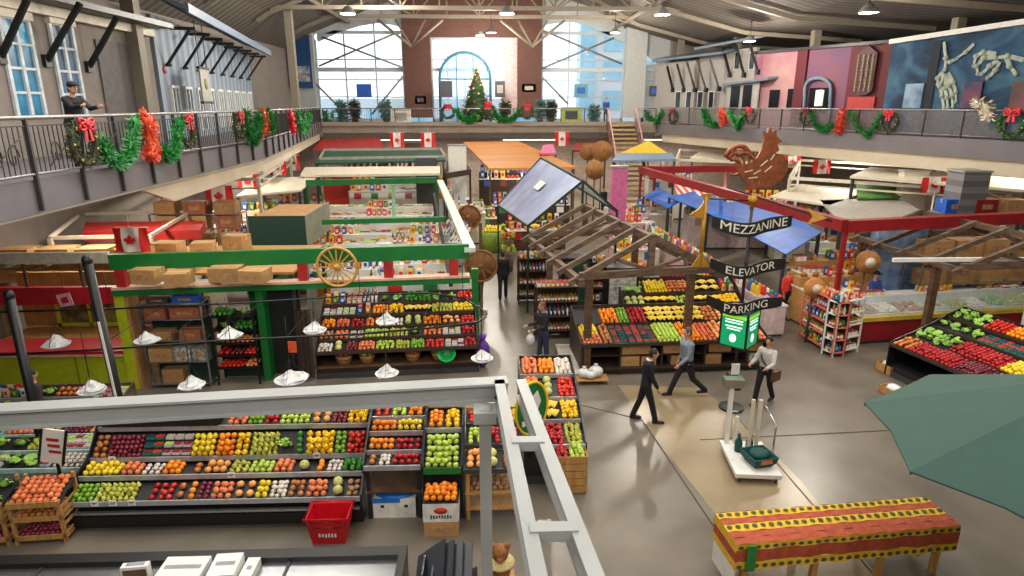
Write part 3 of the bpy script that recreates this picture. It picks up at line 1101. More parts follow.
def round_fruit(name, m, dimple=.12, flat=.9, stem=True):
    prof_ = []
    for i in range(8):
        th = PI * i / 7
        r = math.sin(th)
        z = -math.cos(th) * flat
        if i == 0 or i == 7:
            r = .05
            z *= 1 - dimple * 2
        prof_.append((r, z))

    def ex(b_):
        if stem:
            b_.tube([(0, 0, flat * .72), (.04, 0, flat * 1.08)], .05, 4, stemm)
    return lathe_mesh(name, prof_, 10, m, ex)


orange_m = mat('orange peel', (244, 140, 24), .45, var=.06, scale=3, rnd=.12, hue=.01)
lemon_m = mat('lemon peel', (244, 214, 50), .45, var=.05, scale=3, rnd=.1)
lime_m = mat('lime peel', (128, 176, 48), .45, var=.1, scale=3, rnd=.15)
rapple_m = mat('red apple skin', (196, 36, 40), .35, rgb2=(150, 20, 30), scale=2, rnd=.15)
gapple_m = mat('green apple skin', (172, 204, 70), .35, rgb2=(200, 214, 96), scale=2, rnd=.12)
peach_m = mat('peach skin', (240, 160, 96), .6, rgb2=(216, 84, 60), scale=1.3, rnd=.12)
plum_m = mat('plum skin', (110, 34, 60), .35, rgb2=(150, 50, 60), scale=2, rnd=.25)
pear_m = mat('pear skin', (200, 196, 84), .45, rgb2=(170, 176, 60), scale=2, rnd=.12)
grape_m = mat('grapefruit peel', (246, 170, 90), .45, var=.06, rnd=.1)
tom_m = mat('tomato skin', (222, 52, 34), .3, var=.08, rnd=.12)
onion_m = mat('onion skin', (192, 120, 60), .5, var=.15, rnd=.2)
garlic_m = mat('garlic skin', (226, 214, 200), .6, var=.08, rnd=.1)
potato_m = mat('potato skin', (176, 134, 92), .8, var=.15, rnd=.2, scale=4)
melon_m = mat('melon rind', (214, 208, 130), .6, rgb2=(176, 184, 96), scale=4, rnd=.12)
ypep_m = mat('yellow pepper skin', (248, 196, 30), .25, var=.06, rnd=.1)
rpep_m = mat('red pepper skin', (206, 30, 28), .25, var=.08, rnd=.15)
gpep_m = mat('green pepper skin', (60, 130, 44), .25, var=.1, rnd=.2)
leaf_m = mat('lettuce leaf', (112, 168, 52), .6, rgb2=(168, 206, 92), scale=6, rnd=.2)
ban_m = mat('banana peel', (240, 200, 60), .5, rgb2=(222, 190, 70), scale=3, rnd=.1)
mango_m = mat('mango skin', (226, 150, 60), .4, rgb2=(176, 70, 50), scale=1.0, rnd=.15)
for nm, m_, pl, adj, r_, fl_ in (('orange', orange_m, 'oranges', 'bright', .047, .95), ('lemon', lemon_m, 'lemons', 'yellow', .042, 1.15), ('lime', lime_m, 'limes', 'green', .038, 1.05),
                           ('red_apple', rapple_m, 'red apples', 'shiny', .045, .9), ('green_apple', gapple_m, 'green apples', 'pale', .045, .9), ('peach', peach_m, 'peaches', 'blushed', .045, .95),
                           ('plum', plum_m, 'plums', 'purple', .036, 1.05), ('grapefruit', grape_m, 'grapefruit', 'pink orange', .056, .92), ('tomato', tom_m, 'tomatoes', 'ripe red', .045, .82),
                           ('onion', onion_m, 'onions', 'brown', .045, .95), ('garlic_bulb', garlic_m, 'garlic bulbs', 'white', .038, .85), ('potato', potato_m, 'potatoes', 'brown', .045, .75),
                           ('melon', melon_m, 'melons', 'pale yellow', .085, .95), ('mango', mango_m, 'mangoes', 'red orange', .055, .8)):
    kind(nm, [round_fruit(nm, m_, .12, fl_, nm not in ('potato', 'orange', 'grapefruit'))], r_, r_ * fl_, pl, 'vegetable' if nm in ('tomato', 'onion', 'garlic_bulb', 'potato') else 'fruit', adj)
kind('pear', [lathe_mesh('pear', [(.1, -1), (.7, -.9), (1, -.35), (.85, .2), (.45, .75), (.3, 1.1), (.08, 1.25)], 10, pear_m, lambda b_: b_.tube([(0, 0, 1.2), (.05, 0, 1.5)], .05, 4, stemm))], .04, .04, 'pears', 'fruit', 'yellow green')


def pepper_mesh(nm, m_):
    b_ = MB()
    v, f = [], []
    pr_ = [(.12, -.95), (.6, -1), (.8, -.5), (.98, .2), (.95, .7), (.5, .95), (.12, .8)]
    for r, z in pr_:
        for k in range(12):
            a = 2 * PI * k / 12
            rr = r * (1 + .12 * math.cos(4 * a))
            v.append((rr * math.cos(a), rr * math.sin(a), z))
    for i in range(6):
        for k in range(12):
            l = (k + 1) % 12
            f.append((i * 12 + k, i * 12 + l, i * 12 + 12 + l, i * 12 + 12 + k))
    f.append(tuple(range(72, 84)))
    b_.add(v, f, m_, True)
    b_.tube([(0, 0, .8), (.08, 0, 1.25)], .12, 5, gpep_m)
    return b_.mesh(nm)


kind('yellow_pepper', [pepper_mesh('yellow_pepper', ypep_m)], .048, .048, 'yellow peppers', 'vegetable', 'glossy')
kind('red_pepper', [pepper_mesh('red_pepper', rpep_m)], .048, .048, 'red peppers', 'vegetable', 'glossy')
kind('green_pepper', [pepper_mesh('green_pepper', gpep_m)], .048, .048, 'green peppers', 'vegetable', 'glossy')


def lettuce_mesh():
    rn = random.Random(3)
    b_ = MB().sph((0, 0, 0), (.6, .6, .55), 10, 7, leaf_m)
    for k in range(16):
        a = k * 2.4
        el = .2 + .9 * (k % 4) / 3
        v = []
        for i in range(4):
            for j in range(5):
                s = (j - 2) / 2
                rr = .55 + .5 * i / 3
                aa = a + s * (.5 - .05 * i)
                e = el - .1 * i * (1 + .5 * s * s)
                w_ = .09 * math.sin(j * 2.6 + k + i * 2)
                v.append(((rr + w_) * math.cos(e) * math.cos(aa), (rr + w_) * math.cos(e) * math.sin(aa), (rr + w_) * math.sin(e) - .1))
        b_.add(v, [(i * 5 + j, i * 5 + j + 1, i * 5 + j + 6, i * 5 + j + 5) for i in range(3) for j in range(4)], leaf_m, True)
    return b_.mesh('lettuce')


kind('lettuce', [lettuce_mesh()], .12, .07, 'lettuces', 'vegetable', 'frilly green')


def banana_mesh():
    b_ = MB()
    for k in range(5):
        a = (k - 2) * .28
        pts = []
        for i in range(7):
            t_ = i / 6
            pts.append((math.sin(a) * (.2 + .8 * t_) + a * .3, -1 + 2 * t_, .35 + .3 * math.sin(t_ * PI) - .1 * abs(k - 2)))
        b_.tube(pts, [.06, .13, .17, .18, .17, .12, .05], 6, ban_m)
    b_.v = [(x * 1.9, y * 1.15, z * 1.3) for x, y, z in b_.v]
    b_.tube([(0, -1.3, .5), (0, -1, .5)], .12, 5, stemm)
    return b_.mesh('banana_bunch')


kind('banana_bunch', [banana_mesh()], .11, .03, 'banana bunches', 'fruit', 'yellow', True)


def punnet(m_f, m_box, nm='berry_punnet'):
    b_ = MB().box(-1, -.75, -.5, 1, .75, .15, m_box)
    for i in range(4):
        for j in range(3):
            b_.sph((-.72 + i * .48, -.48 + j * .48, .2 + .1 * ((i + j) % 2)), .27, 6, 4, m_f)
    return b_.mesh(nm)


teal_b = mat('teal card punnet', (30, 140, 110), .6)
kind('berry_punnet', [punnet(plum_m, teal_b), punnet(mat('blueberry skin', (44, 50, 90), .5, rnd=.2), teal_b), punnet(mat('strawberry skin', (214, 40, 50), .4, rnd=.1), teal_b)], .07, .035, 'berry punnets', 'fruit', 'teal', True)
clamm = mat('clear clamshell', (214, 222, 226), .15, var=.04)
kind('clamshell_box', [punnet(mat('pale mushroom', (216, 200, 180), .7), clamm, 'clamshell_box'), punnet(mat('cherry skin', (160, 30, 46), .4), clamm, 'clamshell_box'), punnet(gapple_m, clamm, 'clamshell_box')], .07, .035, 'clamshell boxes', 'food box', 'clear plastic', True)

goodcols = [(214, 48, 44), (236, 190, 50), (240, 236, 226), (60, 130, 70), (50, 96, 170), (232, 130, 40), (190, 150, 110), (120, 60, 50), (220, 200, 170), (200, 90, 120)]
gm = [mat('packaging %s' % ['red', 'yellow', 'white', 'green', 'blue', 'orange', 'tan', 'brown', 'cream', 'pink'][i], c_, .45, var=.1, scale=12) for i, c_ in enumerate(goodcols)]
lidm = mat('gold lid', (196, 160, 80), .35, .7)


def jar_mesh(m_):
    return MB().lathe([(.8, -1), (.85, -.9), (.85, .6), (.7, .75)], n=10, m=m_).lathe([(.72, .75), (.72, 1), (.6, 1.02)], n=10, m=lidm).lathe([(.87, -.5), (.87, .3)], n=10, m=gm[2]).mesh('jar')


def bottle_mesh(m_):
    return MB().lathe([(.5, -1), (.52, -.9), (.52, .3), (.2, .65), (.18, 1), (.2, 1.02)], n=8, m=m_).lathe([(.54, -.6), (.54, .1)], n=8, m=gm[2]).mesh('bottle')


def packet_mesh(m_, m2):
    b_ = MB()
    v = []
    for z, w_, d in ((-1, .7, .3), (-.9, .72, .36), (0, .74, .4), (.8, .7, .2), (1, .72, .03)):
        v += [(-w_, -d, z), (w_, -d, z), (w_, d, z), (-w_, d, z)]
    f = [(i * 4 + k, i * 4 + (k + 1) % 4, i * 4 + 4 + (k + 1) % 4, i * 4 + 4 + k) for i in range(4) for k in range(4)] + [(3, 2, 1, 0)]
    b_.add(v, f, m_)
    b_.box(-.45, -.43, -.45, .45, -.38, .35, m2)
    return b_.mesh('packet')


kind('jar', [jar_mesh(gm[i]) for i in (0, 1, 5, 7, 3)], .045, .07, 'jars', 'jar', 'labelled', True)
kind('bottle', [bottle_mesh(gm[i]) for i in (3, 7, 4, 2, 0)], .05, .13, 'bottles', 'bottle', 'tall', True)
kind('packet', [packet_mesh(gm[i], gm[j]) for i, j in ((0, 2), (1, 0), (2, 4), (4, 2), (5, 2), (8, 0), (3, 1))], .075, .1, 'packets', 'packet', 'coloured', True, True)
kind('tea_tin', [MB().box(-.9, -.6, -1, .9, .6, .8, gm[i]).box(-.93, -.63, .8, .93, .63, 1, gm[j]).box(-.6, -.64, -.5, .6, -.6, .4, gm[2]).mesh('tea_tin') for i, j in ((2, 0), (8, 7), (1, 7), (6, 0))], .06, .06, 'small boxes', 'box', 'printed', True, True)
bread_m = mat('baked crust', (196, 132, 66), .7, rgb2=(150, 90, 40), scale=3, rnd=.2)
kind('bread_loaf', [MB().sph((0, 0, 0), (1.5, .75, .7), 10, 6, bread_m).mesh('bread_loaf')], .09, .045, 'bread loaves', 'bread', 'golden', False)
bag_m = mat('white plastic bag', (222, 222, 220), .4, var=.06, scale=6)
QUEUE = []


def put(k, loc, label, group, rz=None, s=1.0, rn=random):
    QUEUE.append((k, loc[0], loc[1], loc[2], label, group, rz, s, rn.random()))


def fill(k, P, U, V, label, group, heap=1, sp=.91, s=1.0, face=0.0):
    """cover the parallelogram P + a U + b V with things of kind k, resting on it; heap = extra layers"""
    P, U, V = Vector(P), Vector(U), Vector(V)
    d = KD[k]
    if d['up'] or k in ('lettuce', 'melon', 'bread_loaf'):
        heap = 0
    else:
        s *= 1.08
    r = d['r'] * s
    du = 2 * r * 1.03 * sp
    dv = du * (.78 if d['up'] and k in ('packet', 'tea_tin') else .9)
    if k == 'banana_bunch':
        dv = du * .9
    if k == 'bread_loaf':
        du = du * 1.5
    nu, nv = max(1, int(U.length / du)), max(1, int(V.length / dv))
    N = U.cross(V)
    if N.z < 0:
        N = -N
    N.normalize()
    h = d['h'] * s
    for lay in range(heap + 1):
        for i in range(nu - lay):
            for j in range(nv - lay):
                a = (i + .5 + lay * .5 + (0 if d['up'] else random.uniform(-.08, .08))) / nu
                bb = (j + .5 + lay * .5 + (0 if d['up'] else random.uniform(-.08, .08))) / nv
                if lay and not d['up'] and (i in (0, nu - lay - 1) or j in (0, nv - lay - 1)) and random.random() < .35:
                    continue
                p = P + U * a + V * bb + N * (h * .98 + lay * 1.45 * h if not d['up'] else 0) + Vector((0, 0, (h + lay * 2 * h) if d['up'] else 0))
                put(k, p, label, group, face + (random.uniform(-.08, .08) if d['up'] else 0) if d['up'] else None, s)


def a_(word):
    return word


ORD = ['first', 'second', 'third', 'fourth', 'fifth', 'sixth', 'seventh', 'eighth', 'ninth', 'tenth', 'eleventh', 'twelfth', 'thirteenth', 'fourteenth', 'fifteenth', 'sixteenth']
USED = set()


def bins(P, U, V, seq, where, heap=1, s=1.0, face=0.0, gap=.012, prep='on'):
    """seq = [(kind, share)]; every bin gets its own label, told apart by the neighbours it lies between"""
    P, U, V = Vector(P), Vector(U), Vector(V)
    tot = sum(q[1] for q in seq)
    x = 0.0
    L = U.length
    for i, (k, wgt) in enumerate(seq):
        f = wgt / tot
        if k:
            d = KD[k]
            nb = [KD[seq[j][0]]['plural'] for j in (i - 1, i + 1) if 0 <= j < len(seq) and seq[j][0]]
            nm = k.replace('_', ' ')
            if len(nb) == 2 and nb[0] != nb[1]:
                ex = 'between the %s and the %s ' % tuple(nb)
            elif nb:
                ex = 'beside the %s ' % nb[0]
            else:
                ex = ''
            lab = '%s %s %s%s %s' % (d['adj'], nm, ex, prep, where)
            if lab in USED or len(lab.split()) > 16:
                lab = '%s %s in the %s lot along %s' % (d['adj'], nm, ORD[i], where)
            if len(lab.split()) > 16:
                lab = lab.replace('clear plastic ', '').replace('the %s lot along ' % ORD[i], 'lot %s of ' % ORD[i])
            while len(lab.split()) > 16:
                lab = ' '.join(lab.split()[1:])
            USED.add(lab)
            g0 = gap / L
            fill(k, P + U * (x + g0 / 2), U * (f - g0), V, lab, '%s %s %s' % (d['plural'], prep, where) + (', %s lot' % ORD[i]), heap, 1.0, s, face)
        x += f


def flush():
    by = {}
    for q in QUEUE:
        by.setdefault(q[0], []).append(q)
    for k, L in by.items():
        d = KD[k]
        L.sort(key=lambda q: -(d['r'] * q[7]) / math.dist(q[1:4], (0, 0, CAM_Z)))
        rest = L[300:]
        for q in L[:300]:
            ms = d['meshes']
            o = bpy.data.objects.new(k, ms[int(q[8] * 997) % len(ms)] if len(ms) > 1 else ms[0])
            COL.objects.link(o)
            o.location = q[1:4]
            S = d['r'] * q[7]
            if d['up']:
                hz = d['h'] * q[7]
                o.scale = (S, S, hz) if k not in ('banana_bunch', 'berry_punnet', 'clamshell_box') else (S, S, S)
                o.rotation_euler = (0, 0, q[6] or 0)
            else:
                o.scale = (S, S, S)
                o.rotation_euler = (q[8] * 1.2 - .6, (q[8] * 7 % 1) * 1.2 - .6, q[8] * 6.28)
            o['label'] = q[4]
            o['category'] = d['cat']
            o['group'] = q[5]
        if rest:
            b_ = MB()
            for q in rest:
                ms = d['meshes']
                me = ms[int(q[8] * 997) % len(ms)]
                S = d['r'] * q[7]
                if d['up']:
                    hz = d['h'] * q[7] if k not in ('banana_bunch', 'berry_punnet', 'clamshell_box') else S
                    tf = Matrix.Translation(q[1:4]) @ Matrix.Rotation(q[6] or 0, 4, 'Z') @ Matrix.Diagonal((S, S, hz, 1))
                else:
                    tf = Matrix.Translation(q[1:4]) @ Euler((q[8] * 1.2 - .6, (q[8] * 7 % 1) * 1.2 - .6, q[8] * 6.28)).to_matrix().to_4x4() @ Matrix.Diagonal((S, S, S, 1))
                vs_ = [tf @ v.co for v in me.vertices]
                base = len(b_.v)
                b_.v += [tuple(v) for v in vs_]
                for p in me.polygons:
                    m_ = me.materials[p.material_index]
                    if m_ not in b_.mats:
                        b_.mats.append(m_)
                    b_.f.append([base + v for v in p.vertices])
                    b_.mi.append(b_.mats.index(m_))
                    b_.sm.append(p.use_smooth)
            o = b_.build(k + '_pile')
            tag(o, '%s %s crowded on the farther stalls and upper tiers' % (d['adj'], d['plural']), d['cat'], None, 'stuff')


# ------------------------------------------------------------------ small shop things with parts
cardw = mat('white price card', (232, 230, 224), .6, var=.03)
carton_me = {}


def carton(loc, d, label, rz=0.0, m=None, group=None, tape=True, name='cardboard_carton', cat='box'):
    key = (tuple(round(v, 2) for v in d), m)
    if key not in carton_me:
        b_ = MB().cbox((0, 0, d[2] / 2), d, m or cardb)
        if tape:
            b_.box(-d[0] / 2 - .002, -.03, d[2] * .7, d[0] / 2 + .002, .03, d[2] + .004, mat('parcel tape', (206, 180, 130), .35))
            b_.box(-d[0] * .25, -d[1] / 2 - .003, d[2] * .3, d[0] * .25, -d[1] / 2, d[2] * .65, mat('carton print', (150, 96, 64), .7, rgb2=(190, 150, 100), scale=9))
            b_.cbox((0, 0, d[2]), (d[0] * .98, .012, .006), mat('carton slit', (96, 66, 40), .9))
        carton_me[key] = b_.mesh(name)
    o = bpy.data.objects.new(name, carton_me[key])
    COL.objects.link(o)
    o.location = loc
    o.rotation_euler.z = rz
    return tag(o, label, cat, group)


def text_on(parent, s, size, loc, rot, m, name='lettering'):
    vs_, fs = text_geo(s, size)
    o = MB().add(vs_, fs, m).build(name, None, parent)
    o.location = loc
    o.rotation_euler = rot
    return o


def marks(parent, x, y, z, w_, h, n_, m, name='worn_print'):
    rn = random.Random(n_)
    b_ = MB()
    for k in range(n_):
        xx = x - w_ / 2 + w_ * (k + .5) / n_
        b_.cbox((xx, y - .003, z + rn.uniform(-.1, .1) * h), (w_ / n_ * .55, .006, h * rn.uniform(.6, 1)), m)
    return b_.build(name, None, parent)


def flag(px, py, Y, label, w_=.62, h=.78, sway=.05, rz=0.0, kx=None):
    p = gy(px, py, Y)
    t = thing('national_flag', label, 'flag', p, rz)
    red_f = mat('flag red', (214, 34, 34), .7, var=.05)
    wh_f = mat('flag white', (238, 232, 226), .7, var=.04)
    v, f, mi_ = [], [], []
    b_ = MB()
    nx_, nz_ = 12, 6
    for j in range(nz_ + 1):
        for i in range(nx_ + 1):
            v.append(((i / nx_ - .5) * w_, sway * math.sin(i * 1.1 + j * .5), -h / 2 + h * j / nz_))
    for side, sel in ((red_f, lambda i: i < 3 or i >= 9), (wh_f, lambda i: 3 <= i < 9)):
        b_.add(v, [(j * (nx_ + 1) + i, j * (nx_ + 1) + i + 1, (j + 1) * (nx_ + 1) + i + 1, (j + 1) * (nx_ + 1) + i) for j in range(nz_) for i in range(nx_) if sel(i)], side, True)
    fc = b_.build('flag_cloth', None, t)
    leaf = [(0, -.5), (.03, -.28), (.3, -.32), (.25, -.2), (.5, 0), (.42, .05), (.46, .2), (.3, .17), (.27, .24), (.13, .1), (.18, .38), (.09, .33), (0, .5)]
    poly = leaf + [(-x, z) for x, z in leaf[-2:0:-1]]
    s_ = w_ * .36
    MB().prism([(x * s_, z * s_) for x, z in poly], (0, -sway - .012, 0), (1, 0, 0), (0, 0, 1), .004, red_f).build('maple_leaf', None, fc)
    MB().tube([(-w_ / 2 - .05, 0, h / 2 + .01), (w_ / 2 + .05, 0, h / 2 + .01)], .014, 6, white).tube([(0, 0, h / 2), (0, 0, h / 2 + .35)], .006, 4, white).build('flag_rod', None, t)
    return t
# ------------------------------------------------------------------ tiered produce stands
caseb = mat('black case body', (30, 30, 34), .4, var=.1)
trayb = mat('black tray', (34, 34, 36), .6)
railw = mat('pale shelf rail', (178, 178, 180), .35, .3)


def tiered(name, label, O, ang, W, tiers, body=caseb, rail=railw, tray=trayb, base_h=None, back_h=None, side=True, legs=False, cat='display stand', base_m=None, post=None, kick=True):
    """tiers = [(y0, z0, y1, z1)] sloping trays from the front (small y) to the back, in the stand's own frame; returns the thing and a function to hall coordinates"""
    t = thing(name, label, cat, O, ang)
    M_ = Matrix.Translation(O) @ Matrix.Rotation(ang, 4, 'Z')
    y_min = tiers[0][0]
    y_max = max(q[2] for q in tiers)
    zb = tiers[0][1] - .06 if base_h is None else base_h
    if not legs:
        MB().box(0, y_min + .08, .06, W, y_max, zb).build('base_cabinet', base_m or body, t)
        if kick:
            MB().box(0, y_min + .02, .0, W, y_min + .1, .14).build('kick_plate', dgrey, t)
    for k, (y0, z0, y1, z1) in enumerate(tiers):
        b_ = MB()
        b_.add([(0, y0, z0), (W, y0, z0), (W, y1, z1), (0, y1, z1), (0, y0, z0 - .04), (W, y0, z0 - .04), (W, y1, z1 - .04), (0, y1, z1 - .04)], [(0, 1, 2, 3), (7, 6, 5, 4), (4, 5, 1, 0), (5, 6, 2, 1), (6, 7, 3, 2), (7, 4, 0, 3)], tray)
        b_.build('shelf_tray', None, t)
        MB().box(0, y0 - .03, z0 - .05, W, y0, z0 + .035).build('shelf_rail', rail, t)
        if k:
            MB().box(0.01, y0 + .02, tiers[k - 1][3] - .05, W - .01, y0 + .04, z0 - .04).build('riser', body, t)
    top = tiers[-1]
    zt = (back_h or top[3] + .1)
    if side:
        for x in (-.03, W):
            poly = [(y_min, .02 if not legs else tiers[0][1] - .12), (y_min, tiers[0][1] + .05)] + [(q[0], q[1] + .09) for q in tiers[1:]] + [(y_max, zt), (y_max + .03, zt), (y_max + .03, .02 if not legs else tiers[0][1] - .12)]
            MB().prism(poly, (x + .015, 0, 0), (0, 1, 0), (0, 0, 1), .03).build('side_panel', body, t)
    MB().box(0, y_max, tiers[0][1] if legs else 0.02, W, y_max + .03, zt).build('back_panel', body, t)
    if legs:
        for x in (.05, W - .05):
            for y in (y_min + .06, y_max - .05):
                MB().box(x - .03, y - .03, 0, x + .03, y + .03, tiers[0][1] - .04 if y < y_min + .1 else tiers[-1][1] - .1).build('leg', body, t)

    def T(x, y, z):
        return M_ @ Vector((x, y, z))
    T.vec = lambda x, y, z: (M_.to_3x3() @ Vector((x, y, z)))
    return t, T


def load(T, W, tier, seq, where, heap=1, s=1.0, ang=0.0, x0=0.0, x1=None):
    y0, z0, y1, z1 = tier
    x1 = W if x1 is None else x1
    bins(T(x0 + .02, y0 + .02, z0), T.vec(x1 - x0 - .04, 0, 0), T.vec(0, y1 - y0 - .05, z1 - z0), seq, where, heap, s, ang)


def tz(px, py, Y):
    return gy(px, py, Y).z


# long dark refrigerated case
X0, X1 = -6.95, -2.2
YF = 9.35
W = X1 - X0
Ys = [0.03, .40, .76, 1.12]
zs = [tz(200, y, YF + d_) for y, d_ in zip((501, 475.5, 457.5, 427), Ys)]
tiers = []
for i in range(4):
    y1 = Ys[i + 1] - .02 if i < 3 else Ys[3] + .33
    z1 = zs[i] + .1
    if i < 3:
        z1 = zs[i + 1] - .11
    tiers.append((Ys[i], zs[i], y1, z1))
case, T = tiered('produce_case', 'long black refrigerated produce case with four stepped fruit shelves', (X0, YF, 0), 0, W, tiers, back_h=zs[3] + .2)
MB().box(0, -.08, .12, W, .06, .3).build('black_bumper', black, case)
MB().box(0, -.06, .32, W, .0, .36).build('chrome_trim', chrome, case)
load(T, W, tiers[0], [('lime', 5), ('pear', 9), (None, 2.5), ('red_apple', 2), ('tomato', 3.5), ('mango', 3), ('orange', 2), ('plum', 3), ('peach', 5), ('grapefruit', 5), ('lemon', 3), ('garlic_bulb', 4), ('onion', 4), ('peach', 5), ('melon', 4), ('potato', 3)], 'the lowest shelf of the black case')
load(T, W, tiers[1], [('lemon', 9), ('peach', 5), ('garlic_bulb', 5), ('orange', 5), (None, 2), ('mango', 3), ('grapefruit', 6), ('pear', 5), ('green_apple', 6), ('peach', 5), ('melon', 5), ('orange', 3), ('garlic_bulb', 4), ('green_pepper', 5)], 'the second shelf of the black case')
load(T, W, tiers[2], [('onion', 3), ('plum', 7), ('berry_punnet', 4), ('clamshell_box', 6), ('lemon', 5), ('orange', 4), ('yellow_pepper', 3), ('pear', 6), ('lettuce', 3), ('green_pepper', 2.5), ('yellow_pepper', 6), ('lime', 2.5), ('tomato', 4)], 'the third shelf of the black case')
load(T, W, tiers[3], [('peach', 4), ('lime', 3), ('red_apple', 3), ('green_apple', 6), ('grapefruit', 4), ('plum', 3), ('yellow_pepper', 4)], 'the top shelf of the black case', x0=2.2)
MB().box(.1, Ys[3] - .05, zs[3] + .05, 2.1, Ys[3] + .3, zs[3] + .28).build('lamp_hood', caseb, case)
for i, (x, k) in enumerate(((.45, 0), (.75, 0), (1.05, 0), (2.55, 1), (3.9, 2), (.4, 2))):
    t = thing('price_card', ['white price card on the lowest rail of the black case, its end card', 'white price card on the lowest rail of the black case under the pears', 'white price card on the lowest rail of the black case beside the dark gap', 'white price card on the second rail of the black case', 'white price card on the third rail of the black case near its far end', 'white price card on the third rail of the black case by the onions'][i], 'sign', T(x, Ys[k] - .05, zs[k] - .02))
    MB().box(-.06, -.01, 0, .06, 0, .1).build('card', cardw, t)
    MB().box(-.04, -.013, .05, .04, -.01, .065).box(-.04, -.013, .03, .02, -.01, .038).build('printed_line', dgrey, t)

# stepped bins to the side of the case
X0, X1 = -2.12, -1.18
W = X1 - X0
YF = 9.45
z_ = [tz(392, 467, YF), tz(392, 452, YF + .3), tz(392, 433, YF + .62), tz(392, 418, YF + .95)]
tiers = [(0, z_[0], .3, z_[0] + .05), (.32, z_[1], .6, z_[1] + .09), (.64, z_[2], .92, z_[2] + .06), (.97, z_[3], 1.3, z_[3] + .05)]
t, T = tiered('produce_stand', 'narrow stepped stand of oranges and apples beside the black case', (X0, YF, 0), 0, W, tiers, legs=True)
load(T, W, tiers[0], [('onion', 3), ('garlic_bulb', 3.5), ('red_apple', 7)], 'the low tray of the narrow stepped stand')
load(T, W, tiers[1], [('orange', 6), ('red_apple', 6)], 'the second tray of the narrow stepped stand', 1)
load(T, W, tiers[2], [('orange', 6), ('lemon', 6)], 'the third tray of the narrow stepped stand')
load(T, W, tiers[3], [('tomato', 4), ('green_apple', 4), ('orange', 4)], 'the top tray of the narrow stepped stand')
MB().box(.02, .02, .5, W - .02, .9, .54).build('lower_shelf', wood, t)
# white carton with blue liner
p = gz(398, 512, 0)
t = thing('lined_carton', 'white carton with a blue plastic liner on the floor under the stepped stand', 'box', (-1.66, 9.72, 0))
MB().box(-.36, -.22, 0, .36, .22, .36).build('carton_body', mat('white carton card', (226, 222, 214), .7), t)
MB().sph((0, 0, .36), (.36, .22, .07), 14, 6).box(-.37, -.23, .3, .1, -.215, .38).build('blue_liner', mat('blue plastic liner', (20, 110, 200), .35, bump=.4, scale=9), t)
for x in (-.2, .2):
    MB().box(x - .03, -.224, .2, x + .03, -.219, .25).build('hand_hole', black, t)

# lemon crate, orange box stack
t, T = tiered('produce_stand', 'slim display of green and yellow fruit with a green front board', (-1.13, 9.42, 0), 0, .62, [(0, .97, .55, 1.32), (.6, 1.38, 1.1, 1.45)], body=caseb)
MB().box(0, -.045, .9, .62, -.03, 1.02).build('green_front_board', green, t)
load(T, .62, (0, .97, .55, 1.32), [('green_apple', 1)], 'the slim display over the printed boxes', 1)
load(T, .62, (.6, 1.38, 1.1, 1.45), [('orange', 1), ('yellow_pepper', 1)], 'the upper tray of the slim display')
p = Vector((-.84, 9.2, 0))
carton((-.83, 9.18, 0), (.56, .4, .26), 'plain brown carton on the floor, bottom of the orange box stack')
t = thing('printed_fruit_box', 'white printed fruit box full of oranges on a brown carton', 'box', (-.83, 9.18, .27))
MB().box(-.29, -.2, 0, .29, .2, .34, mat('white carton card', (226, 222, 214), .7)).build('box_body', None, t)
b = MB()
b.lathe([(.11, 0), (.11, .003)], n=20, sy=.55, tf=Matrix.Translation((0, -.2, .21)) @ Matrix.Rotation(PI / 2, 4, 'X'))
b.build('orange_emblem', mat('emblem red orange', (214, 66, 30), .6), t)
marks(t, 0, -.2, .1, .36, .07, 8, dgrey)
MB().box(-.29, -.2, .345, .29, .2, .36).build('box_top', trayb, t)
fill('orange', (-1.1, 9.0, .63), (.54, 0, 0), (0, .38, .06), 'orange heaped in the white printed fruit box', 'oranges in the white printed box', 1)

# crate table with a shelf, beside the box stack
X0 = -.45
W = .95
z0 = tz(490, 470, 9.35)
tiers = [(0, z0, .42, z0 + .12), (.45, z0 + .2, .85, z0 + .3), (.9, z0 + .36, 1.25, z0 + .42)]
t, T = tiered('produce_table', 'wooden legged produce table behind the grey gantry post', (X0, 9.35, 0), 0, W, tiers, body=wood_l, tray=trayb, rail=dgrey, legs=True, side=False)
MB().box(0, .02, .2, W, .7, .23).box(0, .02, .5, W, .7, .53).build('slatted_shelf', wood_l, t)
load(T, W, tiers[0], [('grapefruit', 2), ('melon', 2), ('orange', 2)], 'the front tray of the legged table')
load(T, W, tiers[1], [('green_apple', 2), ('red_apple', 2), ('peach', 2)], 'the middle tray of the legged table')
load(T, W, tiers[2], [('tomato', 1), ('lettuce', 1), ('yellow_pepper', 1)], 'the back tray of the legged table')
fill('potato', (X0 + .05, 9.42, .54), (.8, 0, 0), (0, .4, 0), 'potato on the lower shelf of the legged table', 'potatoes under the legged table')

# end display turning the corner, with green sign
ang = math.radians(-4)
t, T = tiered('produce_stand', 'corner fruit display running back from the pine crate', (.62, 10.4, 0), 0, 1.1, [(0, .8, .6, .9), (.63, .98, 1.2, 1.08), (1.23, 1.16, 1.85, 1.28), (1.9, 1.36, 2.5, 1.46)], body=caseb)
for i, (k1, k2, k3) in enumerate((('lemon', 'red_apple', 'pear'), ('plum', 'banana_bunch', 'yellow_pepper'), ('orange', 'melon', 'tomato'), ('peach', 'orange', 'garlic_bulb'))):
    load(T, 1.1, [(0, .8, .6, .9), (.63, .98, 1.2, 1.08), (1.23, 1.16, 1.85, 1.28), (1.9, 1.36, 2.5, 1.46)][i], [(k1, 1), (k2, 1), (k3, 1)], 'the %s step of the corner display' % ORD[i])
t = thing('pine_crate', 'tall pale pine crate of slatted boards filled with apples at the corner', 'crate', (1.42, 10.32, 0))
